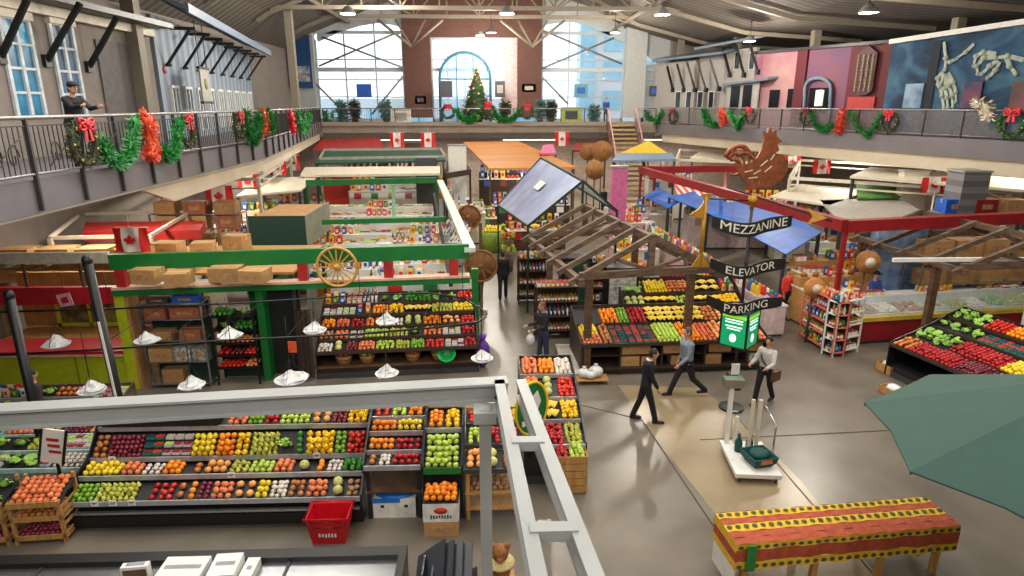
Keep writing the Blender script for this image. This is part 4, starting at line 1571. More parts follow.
for k in range(5):
    b = MB()
    z = .02 + k * .15
    b.box(-.3, -.24, z, .3, -.22, z + .135).box(-.3, .22, z, .3, .24, z + .135).box(-.3, -.22, z, -.28, .22, z + .135).box(.28, -.22, z, .3, .22, z + .135)
    b.build('slat_frame', wood_l, t)
MB().box(-.28, -.22, .66, .28, .22, .68).build('crate_liner', trayb, t)
fill('red_apple', (1.15, 10.1, .69), (.24, 0, 0), (0, .42, .05), 'red apple heaped in the pale pine crate', 'red apples in the pine crate', 1)
fill('green_apple', (1.4, 10.1, .69), (.28, 0, 0), (0, .42, .05), 'pale green apple heaped in the pale pine crate', 'green apples in the pine crate', 1)
# green oval sign on the corner display
p = gy(531, 408, 10.35)
t = thing('shop_sign', 'green rounded sign with a white crest and yellow rim above the corner display', 'sign', p, math.radians(35))
b = MB().prism([(.36 * math.cos(a_), .5 * math.sin(a_)) for a_ in [2 * PI * k / 20 for k in range(20)]], (0, 0, 0), (1, 0, 0), (0, 0, 1), .04)
b.build('sign_board', green, t)
MB().tube([(.36 * math.cos(a_), -.02, .5 * math.sin(a_)) for a_ in [2 * PI * k / 24 for k in range(24)]], .025, 6, closed=True).build('sign_rim', mat('yellow rim', (232, 190, 40), .5), t)
MB().prism([(-.2, .1), (-.12, .32), (0, .2), (.12, .32), (.2, .1), (.1, -.1), (-.1, -.1)], (0, -.03, 0), (1, 0, 0), (0, 0, 1), .02).box(-.22, -.035, -.3, .22, -.022, -.2).build('white_crest', white, t)
MB().box(-.03, 0, -1.0, .03, .04, -.4).build('sign_post', black, t)

# pine display of oranges at the frame's edge
def crate_stand(O, W, label, where, k0, k1, k2, rz=0.0):
    t_ = thing('crate_stand', label, 'display stand', O, rz)
    for x in (0, W - .05):
        for y in (0, .5):
            MB().box(x, y, 0, x + .05, y + .05, .78 if y == 0 else .98).build('leg', wood_l, t_)
    for z in (.08, .42):
        MB().box(0, .02, z, W, .53, z + .03).box(0, 0, z, W, .02, z + .09).build('crate_shelf', wood_l, t_)
    b_ = MB()
    b_.add([(0, 0, .72), (W, 0, .72), (W, .55, .9), (0, .55, .9), (0, 0, .69), (W, 0, .69), (W, .55, .87), (0, .55, .87)], [(0, 1, 2, 3), (7, 6, 5, 4), (4, 5, 1, 0), (5, 6, 2, 1), (6, 7, 3, 2), (7, 4, 0, 3)], trayb)
    b_.build('top_tray', None, t_)
    MB().box(0, -.02, .68, W, 0, .78).build('front_board', wood_l, t_)
    b_ = MB()
    for z in (.14, .3, .5, .62):
        b_.box(-.0, .05, z, .015, .5, z + .05).box(W - .015, .05, z, W, .5, z + .05)
    b_.build('side_slats', wood_l, t_)
    M_ = Matrix.Translation(O) @ Matrix.Rotation(rz, 4, 'Z')
    V3 = M_.to_3x3()
    fill(k0, M_ @ Vector((.03, .02, .72)), V3 @ Vector((W - .06, 0, 0)), V3 @ Vector((0, .5, .17)), '%s %s heaped on %s' % (KD[k0]['adj'], k0.replace('_', ' '), where), '%s on %s' % (KD[k0]['plural'], where), 1)
    fill(k1, M_ @ Vector((.05, .05, .45)), V3 @ Vector((W - .1, 0, 0)), V3 @ Vector((0, .42, 0)), '%s %s on the middle board under %s' % (KD[k1]['adj'], k1.replace('_', ' '), where), '%s under %s' % (KD[k1]['plural'], where))
    fill(k2, M_ @ Vector((.05, .05, .11)), V3 @ Vector((W - .1, 0, 0)), V3 @ Vector((0, .42, 0)), '%s %s on the bottom board under %s' % (KD[k2]['adj'], k2.replace('_', ' '), where), '%s at the foot of %s' % (KD[k2]['plural'], where))
    return t_


crate_stand(Vector((-7.62, 8.98, 0)), .78, 'pine crate stand heaped with peaches beside the black case end', 'the pine stand next to the case', 'peach', 'onion', 'plum', math.radians(4))
crate_stand(Vector((-8.5, 8.92, 0)), .8, 'pine crate stand of cabbages at the very edge of the view', 'the pine stand at the edge', 'lettuce', 'lime', 'plum', math.radians(4))
# back stands at the frame edge (teal glass shelves)
z_ = [tz(20, 470, 10.3), tz(20, 452, 10.75), tz(20, 436, 11.3)]
tiers = [(0, z_[0], .4, z_[0] + .08), (.45, z_[1], .9, z_[1] + .06), (1.0, z_[2], 1.45, z_[2] + .05)]
t, T = tiered('produce_case', 'pale teal shelved vegetable case at the edge behind the pine stands', (-9.3, 10.3, 0), 0, 2.1, tiers, body=mat('pale teal case', (150, 190, 186), .4), rail=mat('teal white rail', (190, 222, 214), .4))
load(T, 2.1, tiers[0], [('clamshell_box', 2), ('lettuce', 2), ('clamshell_box', 1), ('garlic_bulb', 2)], 'the low shelf of the teal case')
load(T, 2.1, tiers[1], [('lettuce', 2), ('pear', 1.5), ('clamshell_box', 2)], 'the middle shelf of the teal case')
load(T, 2.1, tiers[2], [('peach', 2), ('banana_bunch', 2), ('plum', 2), ('potato', 2)], 'the top shelf of the teal case')
# price board leaning on a black post (near the crates)
p = gy(53, 446, 9.6)
t = thing('price_board', 'slanting white price board with red figures in a black frame', 'sign', p, math.radians(8))
MB().cbox((0, 0, 0), (.34, .03, .6), cardw, ry=.25).build('board', None, t)
b = MB()
for s in (-1, 1):
    b.cbox((s * .175 * math.cos(.25), -.01, -s * .175 * math.sin(.25)), (.03, .05, .64), black, ry=.25)
b.build('board_frame', None, t)
b = MB()
for k in range(3):
    b.cbox((.02, -.02, .12 - .11 * k), (.18, .006, .05), redp, ry=.25)
b.build('red_figures', None, t)
MB().box(-.02, .0, -p.z + .02, .02, .04, -.25).build('board_post', black, t)

# red shopping basket
bm_ = mat('red basket plastic', (196, 20, 34), .35, var=.08)
O = (-2.62, 9.02, 0)
t = thing('shopping_basket', 'deep red plastic shopping basket tub standing on the floor by the case', 'basket', O)
b = MB()
for z0_, z1_, w0, w1, d0, d1 in ((0, .5, .26, .335, .17, .23),):
    v = []
    for z, w_, d_ in ((z0_, w0, d0), (z1_, w1, d1), (z1_, w1 - .02, d1 - .02), (z0_ + .02, w0 - .02, d0 - .02)):
        v += [(-w_, -d_, z), (w_, -d_, z), (w_, d_, z), (-w_, d_, z)]
    f = [(i * 4 + k, i * 4 + (k + 1) % 4, i * 4 + 4 + (k + 1) % 4, i * 4 + 4 + k) for i in range(3) for k in range(4)] + [(3, 2, 1, 0), (12, 13, 14, 15)]
    b.add(v, f, bm_)
b.build('basket_tub', None, t)
b = MB()
v = [(-.355, -.25), (.355, -.25), (.355, .25), (-.355, .25)]
b.tube([(x, y, .5) for x, y in v], .022, 6, closed=True)
b.build('basket_rim', bm_, t)
for z in (.14, .24, .34, .42):
    f_ = z / .5
    w_, d_ = .262 + .075 * f_, .172 + .06 * f_
    MB().tube([(-w_, -d_, z), (w_, -d_, z), (w_, d_, z), (-w_, d_, z)], .007, 4, closed=True).build('basket_rib', bm_, t)
for s in (-1, 1):
    MB().tube([(s * .3, -.26, .49), (s * .25, -.275, .38), (s * .1, -.27, .37)], .012, 6).build('folded_handle', mat('dark red plastic', (120, 14, 26), .4), t)
marks(t, 0, -.218, .2, .3, .07, 6, white)

# black freezer case along the bottom edge, with boxes on it
t = thing('freezer_case', 'black low freezer case with a steel top at the bottom of the view', 'freezer', (-7.6, 6.35, 0))
W = 6.45
MB().box(0, 0, .05, W, 1.05, .92).build('freezer_body', caseb, t)
b = MB().box(0, .9, .92, W, 1.08, 1.04).box(0, 0, .92, W, .08, 1.04).box(W - .1, .08, .92, W, .9, 1.04).box(0, .08, .92, .1, .9, 1.04)
b.build('black_rim', black, t)
MB().box(.1, .08, .92, W - .1, .9, .96).build('steel_lid', chrome, t)
for x in (1.7, 3.3, 4.9):
    MB().box(x, .08, .96, x + .03, .9, .985).build('lid_joint', dgrey, t)
whc = mat('white box card', (228, 226, 222), .6, var=.03)


def picture_box(loc, d, label, rz=0.0, sidem=None):
    t_ = thing('picture_box', label, 'box', loc, rz)
    MB().cbox((0, 0, d[2] / 2), d).build('box_body', whc, t_)
    MB().box(-d[0] / 2 + .02, -d[1] / 2 - .004, .02, d[0] / 2 - .02, -d[1] / 2, d[2] - .04).build('side_print', sidem or mat('navy print', (50, 66, 92), .5, rgb2=(160, 170, 186), scale=6), t_)
    MB().box(-d[0] / 2 + .05, -.02, d[2], d[0] / 2 - .05, .05, d[2] + .003).build('top_print', mat('grey print', (150, 150, 156), .6), t_)


picture_box((-3.95, 7.0, .965), (.56, .42, .16), 'wide flat white box on the steel freezer lid')
picture_box((-3.42, 7.02, .965), (.34, .42, .18), 'smaller white box beside the wide flat white box', .05, dgrey)
picture_box((-4.5, 6.95, .965), (.32, .1, .26), 'white leaflet box with a dark arch print standing on the lid', .1, mat('arch print', (120, 90, 60), .5, rgb2=(30, 30, 34), scale=5))
picture_box((-3.12, 7.0, .965), (.16, .42, .12), 'yellow edged carton at the end of the boxes', 0, mat('yellow print', (206, 186, 70), .5))

# folded black chairs beside the freezer
t = thing('folded_chair_stack', 'dark folded plastic chairs leaning in a stack beside the freezer', 'chair', (-.78, 7.1, 0.0))
chm = mat('charcoal chair plastic', (48, 50, 58), .4, var=.1)
for k in range(4):
    x = k * .12
    b = MB()
    b.beam((x - .3, .05, .0), (x - .12, .1, 1.05 - k * .02), .03, .03).beam((x - .3, -.3, .0), (x - .12, -.28, 1.05 - k * .02), .03, .03)
    b.quad((x - .18, -.3, .75), (x - .18, .08, .75), (x - .1, .08, 1.08 - k * .03), (x - .1, -.3, 1.08 - k * .03), None, .025)
    b.quad((x - .2, -.28, .62), (x - .2, .06, .62), (x + .22, .06, .88), (x + .22, -.28, .88), None, .025)
    b.quad((x - .2, -.34, .8 + k * .04), (x - .2, .2, .95 + k * .04), (x + .16, .2, 1.22 - k * .02), (x + .16, -.34, 1.05 - k * .02), None, .03)
    b.build('folded_chair', chm, t)
MB().cbox((.42, -.1, .93), (.1, .12, .06)).build('white_label', white, t)

# straw stuffed animal
t = thing('stuffed_toy', 'brown stuffed animal figure with a straw collar standing on a crate', 'toy', (.1, 7.25, 0))
toy = mat('brown plush', (150, 96, 52), .9, var=.2, scale=20, bump=.4)
MB().box(-.2, -.2, 0, .2, .2, .6).build('crate_base', wood_l, t)
b = MB().sph((0, 0, .78), (.15, .14, .2), m=toy).sph((0, -.02, 1.05), (.12, .12, .12), m=toy).sph((-.1, 0, 1.14), .045, m=toy).sph((.1, 0, 1.14), .045, m=toy).sph((0, -.13, 1.02), (.05, .05, .04), m=toy)
b.build('toy_body', None, t)
MB().lathe([(.1, .9), (.19, .87), (.2, .9), (.11, .95)], n=14).build('straw_collar', mat('straw', (214, 190, 130), .8, scale=30), t)

# ------------------------------------------------------------------ grey gantry above the case
gm_ = mat('light grey gantry paint', (158, 160, 158), .45, var=.04, scale=2)
t = thing('steel_gantry', 'light grey steel gantry frame passing above the produce case', 'gantry', (0, 0, 0))
A = Vector((-7.8, 6.28, 3.62))
Bp = Vector((.2, 7.05, 3.62))
d = (Bp - A).normalized()
sd = Vector((-d.y, d.x, 0))
b = MB()
b.beam(A, Bp, .22, .03).beam(A - Vector((0, 0, .2)), Bp - Vector((0, 0, .2)), .22, .03).beam(A - Vector((0, 0, .1)), Bp - Vector((0, 0, .1)), .03, .2)
b.build('cross_beam', gm_, t)
for (p, q) in (((.1, 7.05), (.36, 3.2)), ((.36, 7.05), (.78, 3.2))):
    b = MB()
    P, Q = Vector((*p, 3.62)), Vector((*q, 3.62))
    b.beam(P, Q, .12, .03).beam(P - Vector((0, 0, .2)), Q - Vector((0, 0, .2)), .12, .03).beam(P - Vector((0, 0, .1)), Q - Vector((0, 0, .1)), .03, .2)
    b.build('side_rail', gm_, t)
for k in range(3):
    y = 5.6 - k * 1.35
    f_ = (7.05 - y) / 3.85
    MB().beam((.1 + .26 * f_, y, 3.6), (.36 + .42 * f_, y, 3.6), .12, .1).build('cross_tie', gm_, t)
p = gz(484, 400, 3.4)
MB().box(-.14, 6.62, 0, 0, 6.76, 3.45).build('post', gm_, t)
MB().box(-.2, 6.56, 3.3, .06, 6.82, 3.44).build('post_bracket', gm_, t)
MB().box(-.25, 6.5, 0, .11, 6.88, .02).build('foot_plate', gm_, t)
MB().box(-7.8, 6.2, 0, -7.66, 6.34, 3.45).build('post', gm_, t)
# ------------------------------------------------------------------ green framed stall (second row)
pale_t = mat('pinkish pale board', (214, 178, 150), .6, var=.08)
t = thing('stall_frame', 'green beamed stall frame with short red posts above the fruit counter', 'stall frame', (-9, 15, 0))
o = Vector((-9, 15, 0))


def loc_(v):
    return Vector(v) - o


A0, A1 = gz(110, 262, 3.25), gz(469, 251, 3.25)
b = MB().beam(loc_(A0), loc_(A1), .14, .36)
b.build('upper_front_beam', green, t)
B0, B1 = Vector((A0.x - .05, A0.y + .0, 2.5)), Vector((A1.x, A1.y, 2.5))
MB().beam(loc_(B0), loc_(B1), .16, .13).build('lower_front_beam', green, t)
MB().beam(loc_(B0) + Vector((0, .05, .11)), loc_(B1) + Vector((0, .05, .11)), .3, .06).build('pale_top_board', pale_t, t)
for px in (118, 208, 295, 383, 452):
    f_ = (px - 110) / 359
    p = A0.lerp(A1, f_)
    MB().box(p.x - .11 + 9, p.y - 15 - .06, 2.5, p.x + .11 + 9, p.y - 15 + .1, 3.1).build('red_post', redp, t)
# posts to the floor
for i, (px, py) in enumerate(((258, 372), (476, 358))):
    p = gz(px, py, 0)
    MB().box(p.x - .09 + 9, p.y - 15 - .09 + .3, 0, p.x + .09 + 9, p.y - 15 + .09 + .3, 2.5).build('corner_post', green, t)
# side beams going back
C0 = gz(436, 180, 3.3)
b = MB()
S0, S1 = gz(470, 250, 3.3), gz(440, 181, 3.3)
b.beam(loc_(S0), loc_(S1), .28, .12)
b.build('pale_side_beam', mat('pale green white board', (196, 214, 198), .6), t)
D0 = gz(306, 183, 3.3)
MB().beam(loc_(D0), loc_(C0), .2, .26).build('rear_beam', green, t)
E0, E1 = gz(322, 222, 3.0), gz(446, 219, 3.0)
MB().beam(loc_(E0), loc_(E1), .14, .16).build('middle_beam', green, t)
F0, F1 = gz(394, 186, 3.1), gz(394, 221, 3.0)
MB().beam(loc_(gz(393, 186, 3.1)), loc_(gz(394, 221, 2.95)), .14, .14).build('cross_beam', green, t)
for p in (C0, D0):
    MB().box(p.x + 9 - .07, p.y - 15 - .07, 0, p.x + 9 + .07, p.y - 15 + .07, 3.2).build('rear_post', green, t)
MB().beam(loc_(S0) + Vector((-.5, 0, -.9)), loc_(S1) + Vector((-.3, 0, -.6)), .1, .1).build('dark_side_rail', mat('dark stained rail', (60, 44, 36), .6), t)


def wagon_wheel(c, r, label, m_, spokes=16, rz=0.0, name='wagon_wheel', filled=None, hook=True):
    t_ = thing(name, label, 'wheel', c, rz)
    b_ = MB()
    b_.tube([(r * math.cos(a_), 0, r * math.sin(a_)) for a_ in [2 * PI * k / 36 for k in range(36)]], r * .075, 8, closed=True)
    b_.build('wheel_rim', m_, t_)
    MB().lathe([(r * .1, -.08), (r * .15, -.05), (r * .15, .05), (r * .1, .08)], n=14, tf=Matrix.Rotation(PI / 2, 4, 'X')).build('wheel_hub', m_, t_)
    for k in range(spokes):
        a_ = 2 * PI * k / spokes
        MB().beam((r * .1 * math.cos(a_), 0, r * .1 * math.sin(a_)), (r * .96 * math.cos(a_), 0, r * .96 * math.sin(a_)), .035 * r / .5, .03).build('wheel_spoke', m_, t_)
    if filled:
        MB().lathe([(r * .97, -.01), (r * .97, .01)], n=32, tf=Matrix.Rotation(PI / 2, 4, 'X')).build('wheel_board', filled, t_)
    return t_


wheelm = mat('golden varnished wood', (206, 158, 76), .5, var=.1, scale=8)
p = A0.lerp(A1, (337 - 110) / 359)
c = gy(337, 267, p.y - .18)
wagon_wheel(c, .48, 'yellow spoked wagon wheel mounted on the green stall beam', wheelm)
rust_w = mat('rustic brown wood', (150, 100, 50), .7, var=.2, scale=6)
wagon_wheel(gy(481, 266, 20.5), .52, 'brown wooden wheel hanging at the corner of the green stall', rust_w, 10, filled=mat('wheel backing', (120, 80, 44), .8))
MB_post = MB()
t = thing('wheel_post', 'slim dark post carrying the brown wheel by the aisle', 'post', (gy(481, 266, 20.55).x, 20.62, 0))
MB().box(-.05, -.05, 0, .05, .05, 3.1).build('post_shaft', wood, t)
MB().box(-.2, -.2, 0, .2, .2, .03).build('post_foot', wood, t)
wagon_wheel(gy(469, 217, 30.5), .56, 'farther brown wooden wheel beside the lime green bin', rust_w, 10, filled=mat('wheel backing', (120, 80, 44), .8))
t = thing('wheel_post', 'slim post carrying the farther brown wheel', 'post', (gy(469, 217, 30.5).x, 30.62, 0))
MB().box(-.05, -.05, 0, .05, .05, 2.4).build('post_shaft', wood, t)
MB().box(-.2, -.2, 0, .2, .2, .03).build('post_foot', wood, t)

# fruit counter under the green frame
Ys = (15.3, 15.68, 16.06, 16.44, 16.84)
O = Vector((-4.42, 15.3, 0))
ang = math.radians(4.5)
W = 4.1
zz = [tz(400, y, Y + .15) for y, Y in zip((350, 337.5, 326.5, 314, 303), Ys)]
tiers = []
for i in range(5):
    d0 = Ys[i] - 15.3
    d1 = (Ys[i + 1] - 15.3 - .03) if i < 4 else d0 + .45
    tiers.append((d0, zz[i], d1, zz[i] + (min(.1, zz[i + 1] - zz[i] - .08) if i < 4 else .1)))
t, T = tiered('fruit_counter', 'dark stepped fruit counter under the green stall beams', O, ang, W, tiers, body=mat('dark brown cabinet', (54, 38, 30), .6), tray=trayb, rail=mat('dark rail board', (64, 46, 36), .6), base_h=.3)
MB().box(0, .02, .28, W, .5, .32).build('basket_shelf', wood, t)
load(T, W, tiers[0], [('garlic_bulb', 3), ('melon', 2.5), ('plum', 2.5), ('peach', 3.4), ('green_apple', 4), ('pear', 3), ('lime', 3), ('tomato', 4), ('clamshell_box', 4), ('red_apple', 2.5)], 'the front step of the green stall', ang=ang)
load(T, W, tiers[1], [('onion', 3), ('peach', 3), ('clamshell_box', 3), ('green_apple', 5), ('pear', 4), ('lettuce', 3), ('peach', 4), ('clamshell_box', 4), ('red_apple', 3)], 'the second step of the green stall', ang=ang)
load(T, W, tiers[2], [('orange', 3), ('peach', 3), ('red_apple', 3), ('orange', 4), ('garlic_bulb', 4), ('melon', 4), ('orange', 4), ('grapefruit', 4), ('tomato', 3)], 'the third step of the green stall', 1, ang=ang)
load(T, W, tiers[3], [('clamshell_box', 6), ('packet', 3), ('orange', 3), ('yellow_pepper', 3), ('banana_bunch', 5), ('pear', 4), ('lemon', 4)], 'the fourth step of the green stall', ang=ang)
load(T, W, tiers[4], [('packet', 4), ('tea_tin', 3), ('bottle', 3), ('lettuce', 5), ('green_pepper', 5), ('lettuce', 5), ('tomato', 3)], 'the top step of the green stall', ang=ang)


def bushel(loc, r, label, k, m_=wood_l, heap_label='', green_lid=False):
    t_ = thing('bushel_basket', label, 'basket', loc)
    MB().lathe([(r * .72, 0), (r * .86, r * .6), (r, r * 1.15), (r * .93, r * 1.15), (r * .7, .06)], n=20).build('basket_wall', m_, t_)
    MB().tube([(r * 1.01 * math.cos(a_), r * 1.01 * math.sin(a_), r * 1.12) for a_ in [2 * PI * q / 20 for q in range(20)]], r * .06, 6, closed=True).build('basket_hoop', wood, t_)
    MB().tube([(r * .88 * math.cos(a_), r * .88 * math.sin(a_), r * .6) for a_ in [2 * PI * q / 20 for q in range(20)]], r * .04, 6, closed=True).build('basket_hoop', wood, t_)
    d_ = KD[k]
    for lay, (rr, cnt) in enumerate(((.68, 7), (.3, 3))):
        for q in range(cnt):
            a_ = 2 * PI * q / cnt + lay
            put(k, (loc[0] + r * rr * math.cos(a_), loc[1] + r * rr * math.sin(a_), loc[2] + r * 1.15 + (.035 if lay else .0)), heap_label, heap_label + ' group', None, 1.25)
    MB().lathe([(r * .9, r * 1.02), (r * .3, r * 1.1)], n=16).build('basket_liner', trayb, t_)
    return t_


for px, k, lab, r in ((343, 'peach', 'round wooden bushel basket of peaches, nearest the dark aisle', .24), (366, 'lemon', 'round wooden bushel basket of lemons', .22), (412, 'peach', 'round wooden bushel basket of peaches behind the white bags', .22), (438, 'lime', 'round wooden bushel basket beside the green basket lid', .2)):
    f_ = (px - 318) / 160
    p = T(f_ * W, .28, .32)
    bushel(p, r, lab, k, heap_label=lab.replace('round wooden bushel basket', KD[k]['adj'] + ' ' + k.replace('_', ' ') + ' in the bushel basket'))
t = thing('green_basket', 'bright green oval basket tilted forward on the counter foot', 'basket', T(3.3, .1, .42))
MB().lathe([(.12, 0), (.2, .1), (.24, .2), (.22, .2), (.11, .03)], n=18, tf=Matrix.Rotation(math.radians(40), 4, 'X')).build('basket_bowl', mat('bright green plastic', (20, 168, 84), .4), t)
t = thing('purple_sack', 'purple sack standing behind the hanging scale at the counter end', 'sack', T(4.25, .35, 0))
MB().sph((0, 0, .4), (.2, .18, .4), m=mat('purple sack cloth', (104, 50, 150), .7)).build('sack_body', None, t)
MB().lathe([(.05, .75), (.12, .9)], n=10).build('sack_neck', mat('purple sack cloth', (104, 50, 150), .7), t)

# ------------------------------------------------------------------ hanging scales and their loop rail
blackrod = mat('black hanging rod', (20, 20, 22), .35, .3)
t = thing('rail_loop', 'black oval rail loop hung in front of the green stall', 'rail', (0, 0, 0))
zl = 2.4
pts = [gz(*q, zl) for q in ((0, 312), (110, 309), (240, 303), (360, 295), (430, 293), (463, 298), (482, 309), (486, 317), (478, 322), (440, 327), (360, 334), (230, 340), (110, 349), (0, 355))]
sm = []
for i in range(len(pts) - 1):
    sm.append(pts[i])
    sm.append((pts[i] + pts[i + 1]) / 2)
sm.append(pts[-1])
MB().tube(sm, .022, 6).build('loop_rail', blackrod, t)
for i in (1, 3, 5, 9, 11):
    p = pts[i]
    MB().tube([p, (p.x, p.y, 3.25)], .008, 5).build('drop_wire', blackrod, t)
b = MB()
for x in (-7.4, -6.3, -5.3, -4.0, -2.6, -1.4):
    b.tube([(x, 11.9, zl), (x, 14.6, zl)], .008, 5)
b.build('cross_rods', blackrod, t)
panm = mat('white scale pan', (226, 228, 230), .3, var=.03)


def scale_pan(px, py, Y, label, r=.24):
    p = gy(px, py, Y)
    t_ = thing('hanging_scale', label, 'scale', (p.x, p.y, p.z))
    MB().lathe([(r * .4, -.05), (r * .9, -.01), (r, .03), (r * .96, .03), (r * .4, -.02)], n=20).build('scale_pan', panm, t_)
    b_ = MB()
    rn = random.Random(int(px))
    v, n_ = [], 12
    for r_, z in ((r * .85, 0), (r * .8, .07), (r * .5, .12), (r * .3, .17), (.02, .24)):
        for k in range(n_):
            a_ = 2 * PI * k / n_
            q = r_ * (1 + .35 * rn.uniform(-1, 1))
            v.append((q * math.cos(a_), q * math.sin(a_), z + rn.uniform(-.02, .02)))
    b_.add(v, [(i * n_ + k, i * n_ + (k + 1) % n_, (i + 1) * n_ + (k + 1) % n_, (i + 1) * n_ + k) for i in range(4) for k in range(n_)], bag_m)
    b_.build('bag_bundle', None, t_)
    MB().tube([(0, 0, .3), (0, 0, max(.5, 2.4 - p.z))], .01, 5).build('hanging_rod', blackrod, t_)
    for k in range(3):
        a_ = 2 * PI * k / 3 + .5
        MB().tube([(r * .9 * math.cos(a_), r * .9 * math.sin(a_), .02), (0, 0, .5)], .005, 4).build('pan_chain', blackrod, t_)


for px, py, Y, lab in ((57, 345, 13.4, 'white hanging scale pan in front of the red counter'), (147, 341, 13.8, 'white hanging scale pan with bags before the carton shelves'), (230, 336, 13.9, 'white hanging scale pan with bags before the dark vegetable shelf'), (192, 386, 12.6, 'low white hanging scale pan with bags between the two shelves'), (291, 380, 13.2, 'big white scale pan of bags at the dark aisle opening'), (387, 374, 13.6, 'white scale pan of bags among the bushel baskets'), (482, 359, 14.4, 'white hanging scale pan at the end of the loop rail'), (92, 391, 12.4, 'low white scale pan with bags before the lime counter'), (315, 331, 14.4, 'small grey scale pan with bags at the counter corner'), (387, 322, 14.6, 'small scale pan with bags over the oranges of the green stall')):
    scale_pan(px, py, Y, lab, .27 if px != 291 else .36)

# leaning black posts at the view's edge
for (x0, y0), (x1, y1), lab in (((8, 292), (44, 452), 'thick black leaning post at the view edge'), ((86, 256), (120, 405), 'thick black post with a white strip before the lime stall')):
    top = gy(x0, y0, 11.2)
    bot = gy(x1, y1, 11.2)
    d = (bot - top)
    k = top.z / (top.z - bot.z)
    ft = top + d * k
    t = thing('round_post', lab, 'post', (ft.x, ft.y, 0))
    tp = top - ft
    tp.z = top.z
    MB().tube([(0, 0, 0), tp * .25, tp * .97], .08, 12).build('post_shaft', black, t)
    MB().sph(tp * .98, (.09, .09, .11)).build('post_cap', black, t)
    MB().cyl((0, 0, 0), .2, .03).build('post_foot', black, t)
    if x0 > 50:
        MB().beam(tp * .35 + Vector((.02, -.1, 0)), tp * .72 + Vector((.02, -.1, 0)), .04, .02).build('white_strip', white, t)

# ------------------------------------------------------------------ lime and red stall
t = thing('lime_stall', 'lime green and red service counter stall with a hatch window', 'stall', (-12.6, 15.0, 0))
W = 3.75
MB().box(0, 0, .0, W - .1, .7, .92).build('counter_front', lime, t)
for x in (1.2, 2.4):
    MB().box(x, -.01, .05, x + .02, 0, .9).build('door_joint', mat('dark lime joint', (90, 100, 20), .6), t)
MB().box(-.0, -.06, .92, W - .1, .9, 1.0).build('counter_top', cred, t)
MB().box(-.0, -.08, .86, W - .1, -.0, .92).build('counter_edge', pale_t, t)
MB().box(0, 1.9, 1.0, W - .1, 2.0, 2.5).build('back_wall', mat('tan hatch wall', (176, 130, 70), .7), t)
MB().box(0, .9, 0, W - .1, 2.0, .95).build('inner_floor_cabinet', mat('tan hatch wall', (176, 130, 70), .7), t)
MB().box(-.3, -.05, 2.2, W - .1, .1, 2.62).build('red_fascia', cred, t)
b = MB()
for q in ((.9, 1.0, 2.7, 1.1), (.9, 1.8, 2.7, 1.9), (.9, 1.0, 1.0, 1.9), (2.6, 1.0, 2.7, 1.9), (1.75, 1.0, 1.81, 1.9)):
    b.box(q[0], 1.82, q[1], q[2], 1.88, q[3])
b.build('hatch_frame', mat('yellow green frame', (196, 206, 70), .5), t)
MB().box(1.0, 1.86, 1.1, 2.6, 1.9, 1.8).build('hatch_glass', mat('dark hatch', (50, 56, 44), .2, rgb2=(140, 160, 90), scale=3), t)
MB().box(W - .1, -.1, 0, W + .12, .4, 2.5).build('lime_pillar', lime, t)
MB().box(W + .12, -.05, 0, W + .2, .4, 2.45).build('brown_edge_board', wood_l, t)
MB().box(-.5, -.02, 3.2, W - .1, .05, 3.46).build('white_header_board', mat('cream header', (236, 230, 214), .6), t)
for x in (.3, 1.6, 2.9):
    MB().box(x, .0, 2.62, x + .06, .05, 3.2).build('header_post', wood, t)
t = thing('hanging_sign', 'small pink and white tilted sign hung over the lime stall hatch', 'sign', gy(65, 300, 14.6))
MB().cbox((0, 0, 0), (.32, .02, .3), mat('pink sign face', (226, 170, 180), .5), ry=-.2).build('sign_face', None, t)
MB().cbox((0, -.013, 0), (.16, .006, .14), cred, ry=-.2).build('red_mark', None, t)
MB().tube([(0, 0, .15), (0, 0, 1.0)], .006, 4).build('sign_wire', blackrod, t)
# baked goods in front of the lime counter
tiers = [(0, .5, .4, .58), (.44, .64, .8, .7)]
t, T = tiered('produce_stand', 'low display of squash and bagged goods before the lime counter', (-11.4, 12.6, 0), .03, 3.4, tiers, body=wood_g)
load(T, 3.4, tiers[0], [('clamshell_box', 2), ('lettuce', 2), ('banana_bunch', 3), ('clamshell_box', 2), ('packet', 2)], 'the low display before the lime counter')
load(T, 3.4, tiers[1], [('yellow_pepper', 1.5), ('packet', 2), ('lettuce', 1.5), ('mango', 2), ('clamshell_box', 2)], 'the back step before the lime counter')

# ------------------------------------------------------------------ shelf units between lime pillar and green post


def shelf_unit(name, label, O, ang, W, D, zlist, m_=chrome, back=None, top=True, posts=True, cat='shelf'):
    t_ = thing(name, label, cat, O, ang)
    for z in zlist:
        MB().box(0, 0, z - .03, W, D, z).build('shelf_board', m_, t_)
    zt = max(zlist) + (.1 if not top else 0)
    if posts:
        for x in (.02, W - .02):
            for y in (.02, D - .02):
                MB().box(x - .02, y - .02, 0, x + .02, y + .02, zt).build('upright', m_, t_)
    if back:
        MB().box(0, D, .02, W, D + .02, zt).build('back_board', back, t_)
    M_ = Matrix.Translation(O) @ Matrix.Rotation(ang, 4, 'Z')

    def T_(x, y, z):
        return M_ @ Vector((x, y, z))
    T_.vec = lambda x, y, z: (M_.to_3x3() @ Vector((x, y, z)))
    return t_, T_


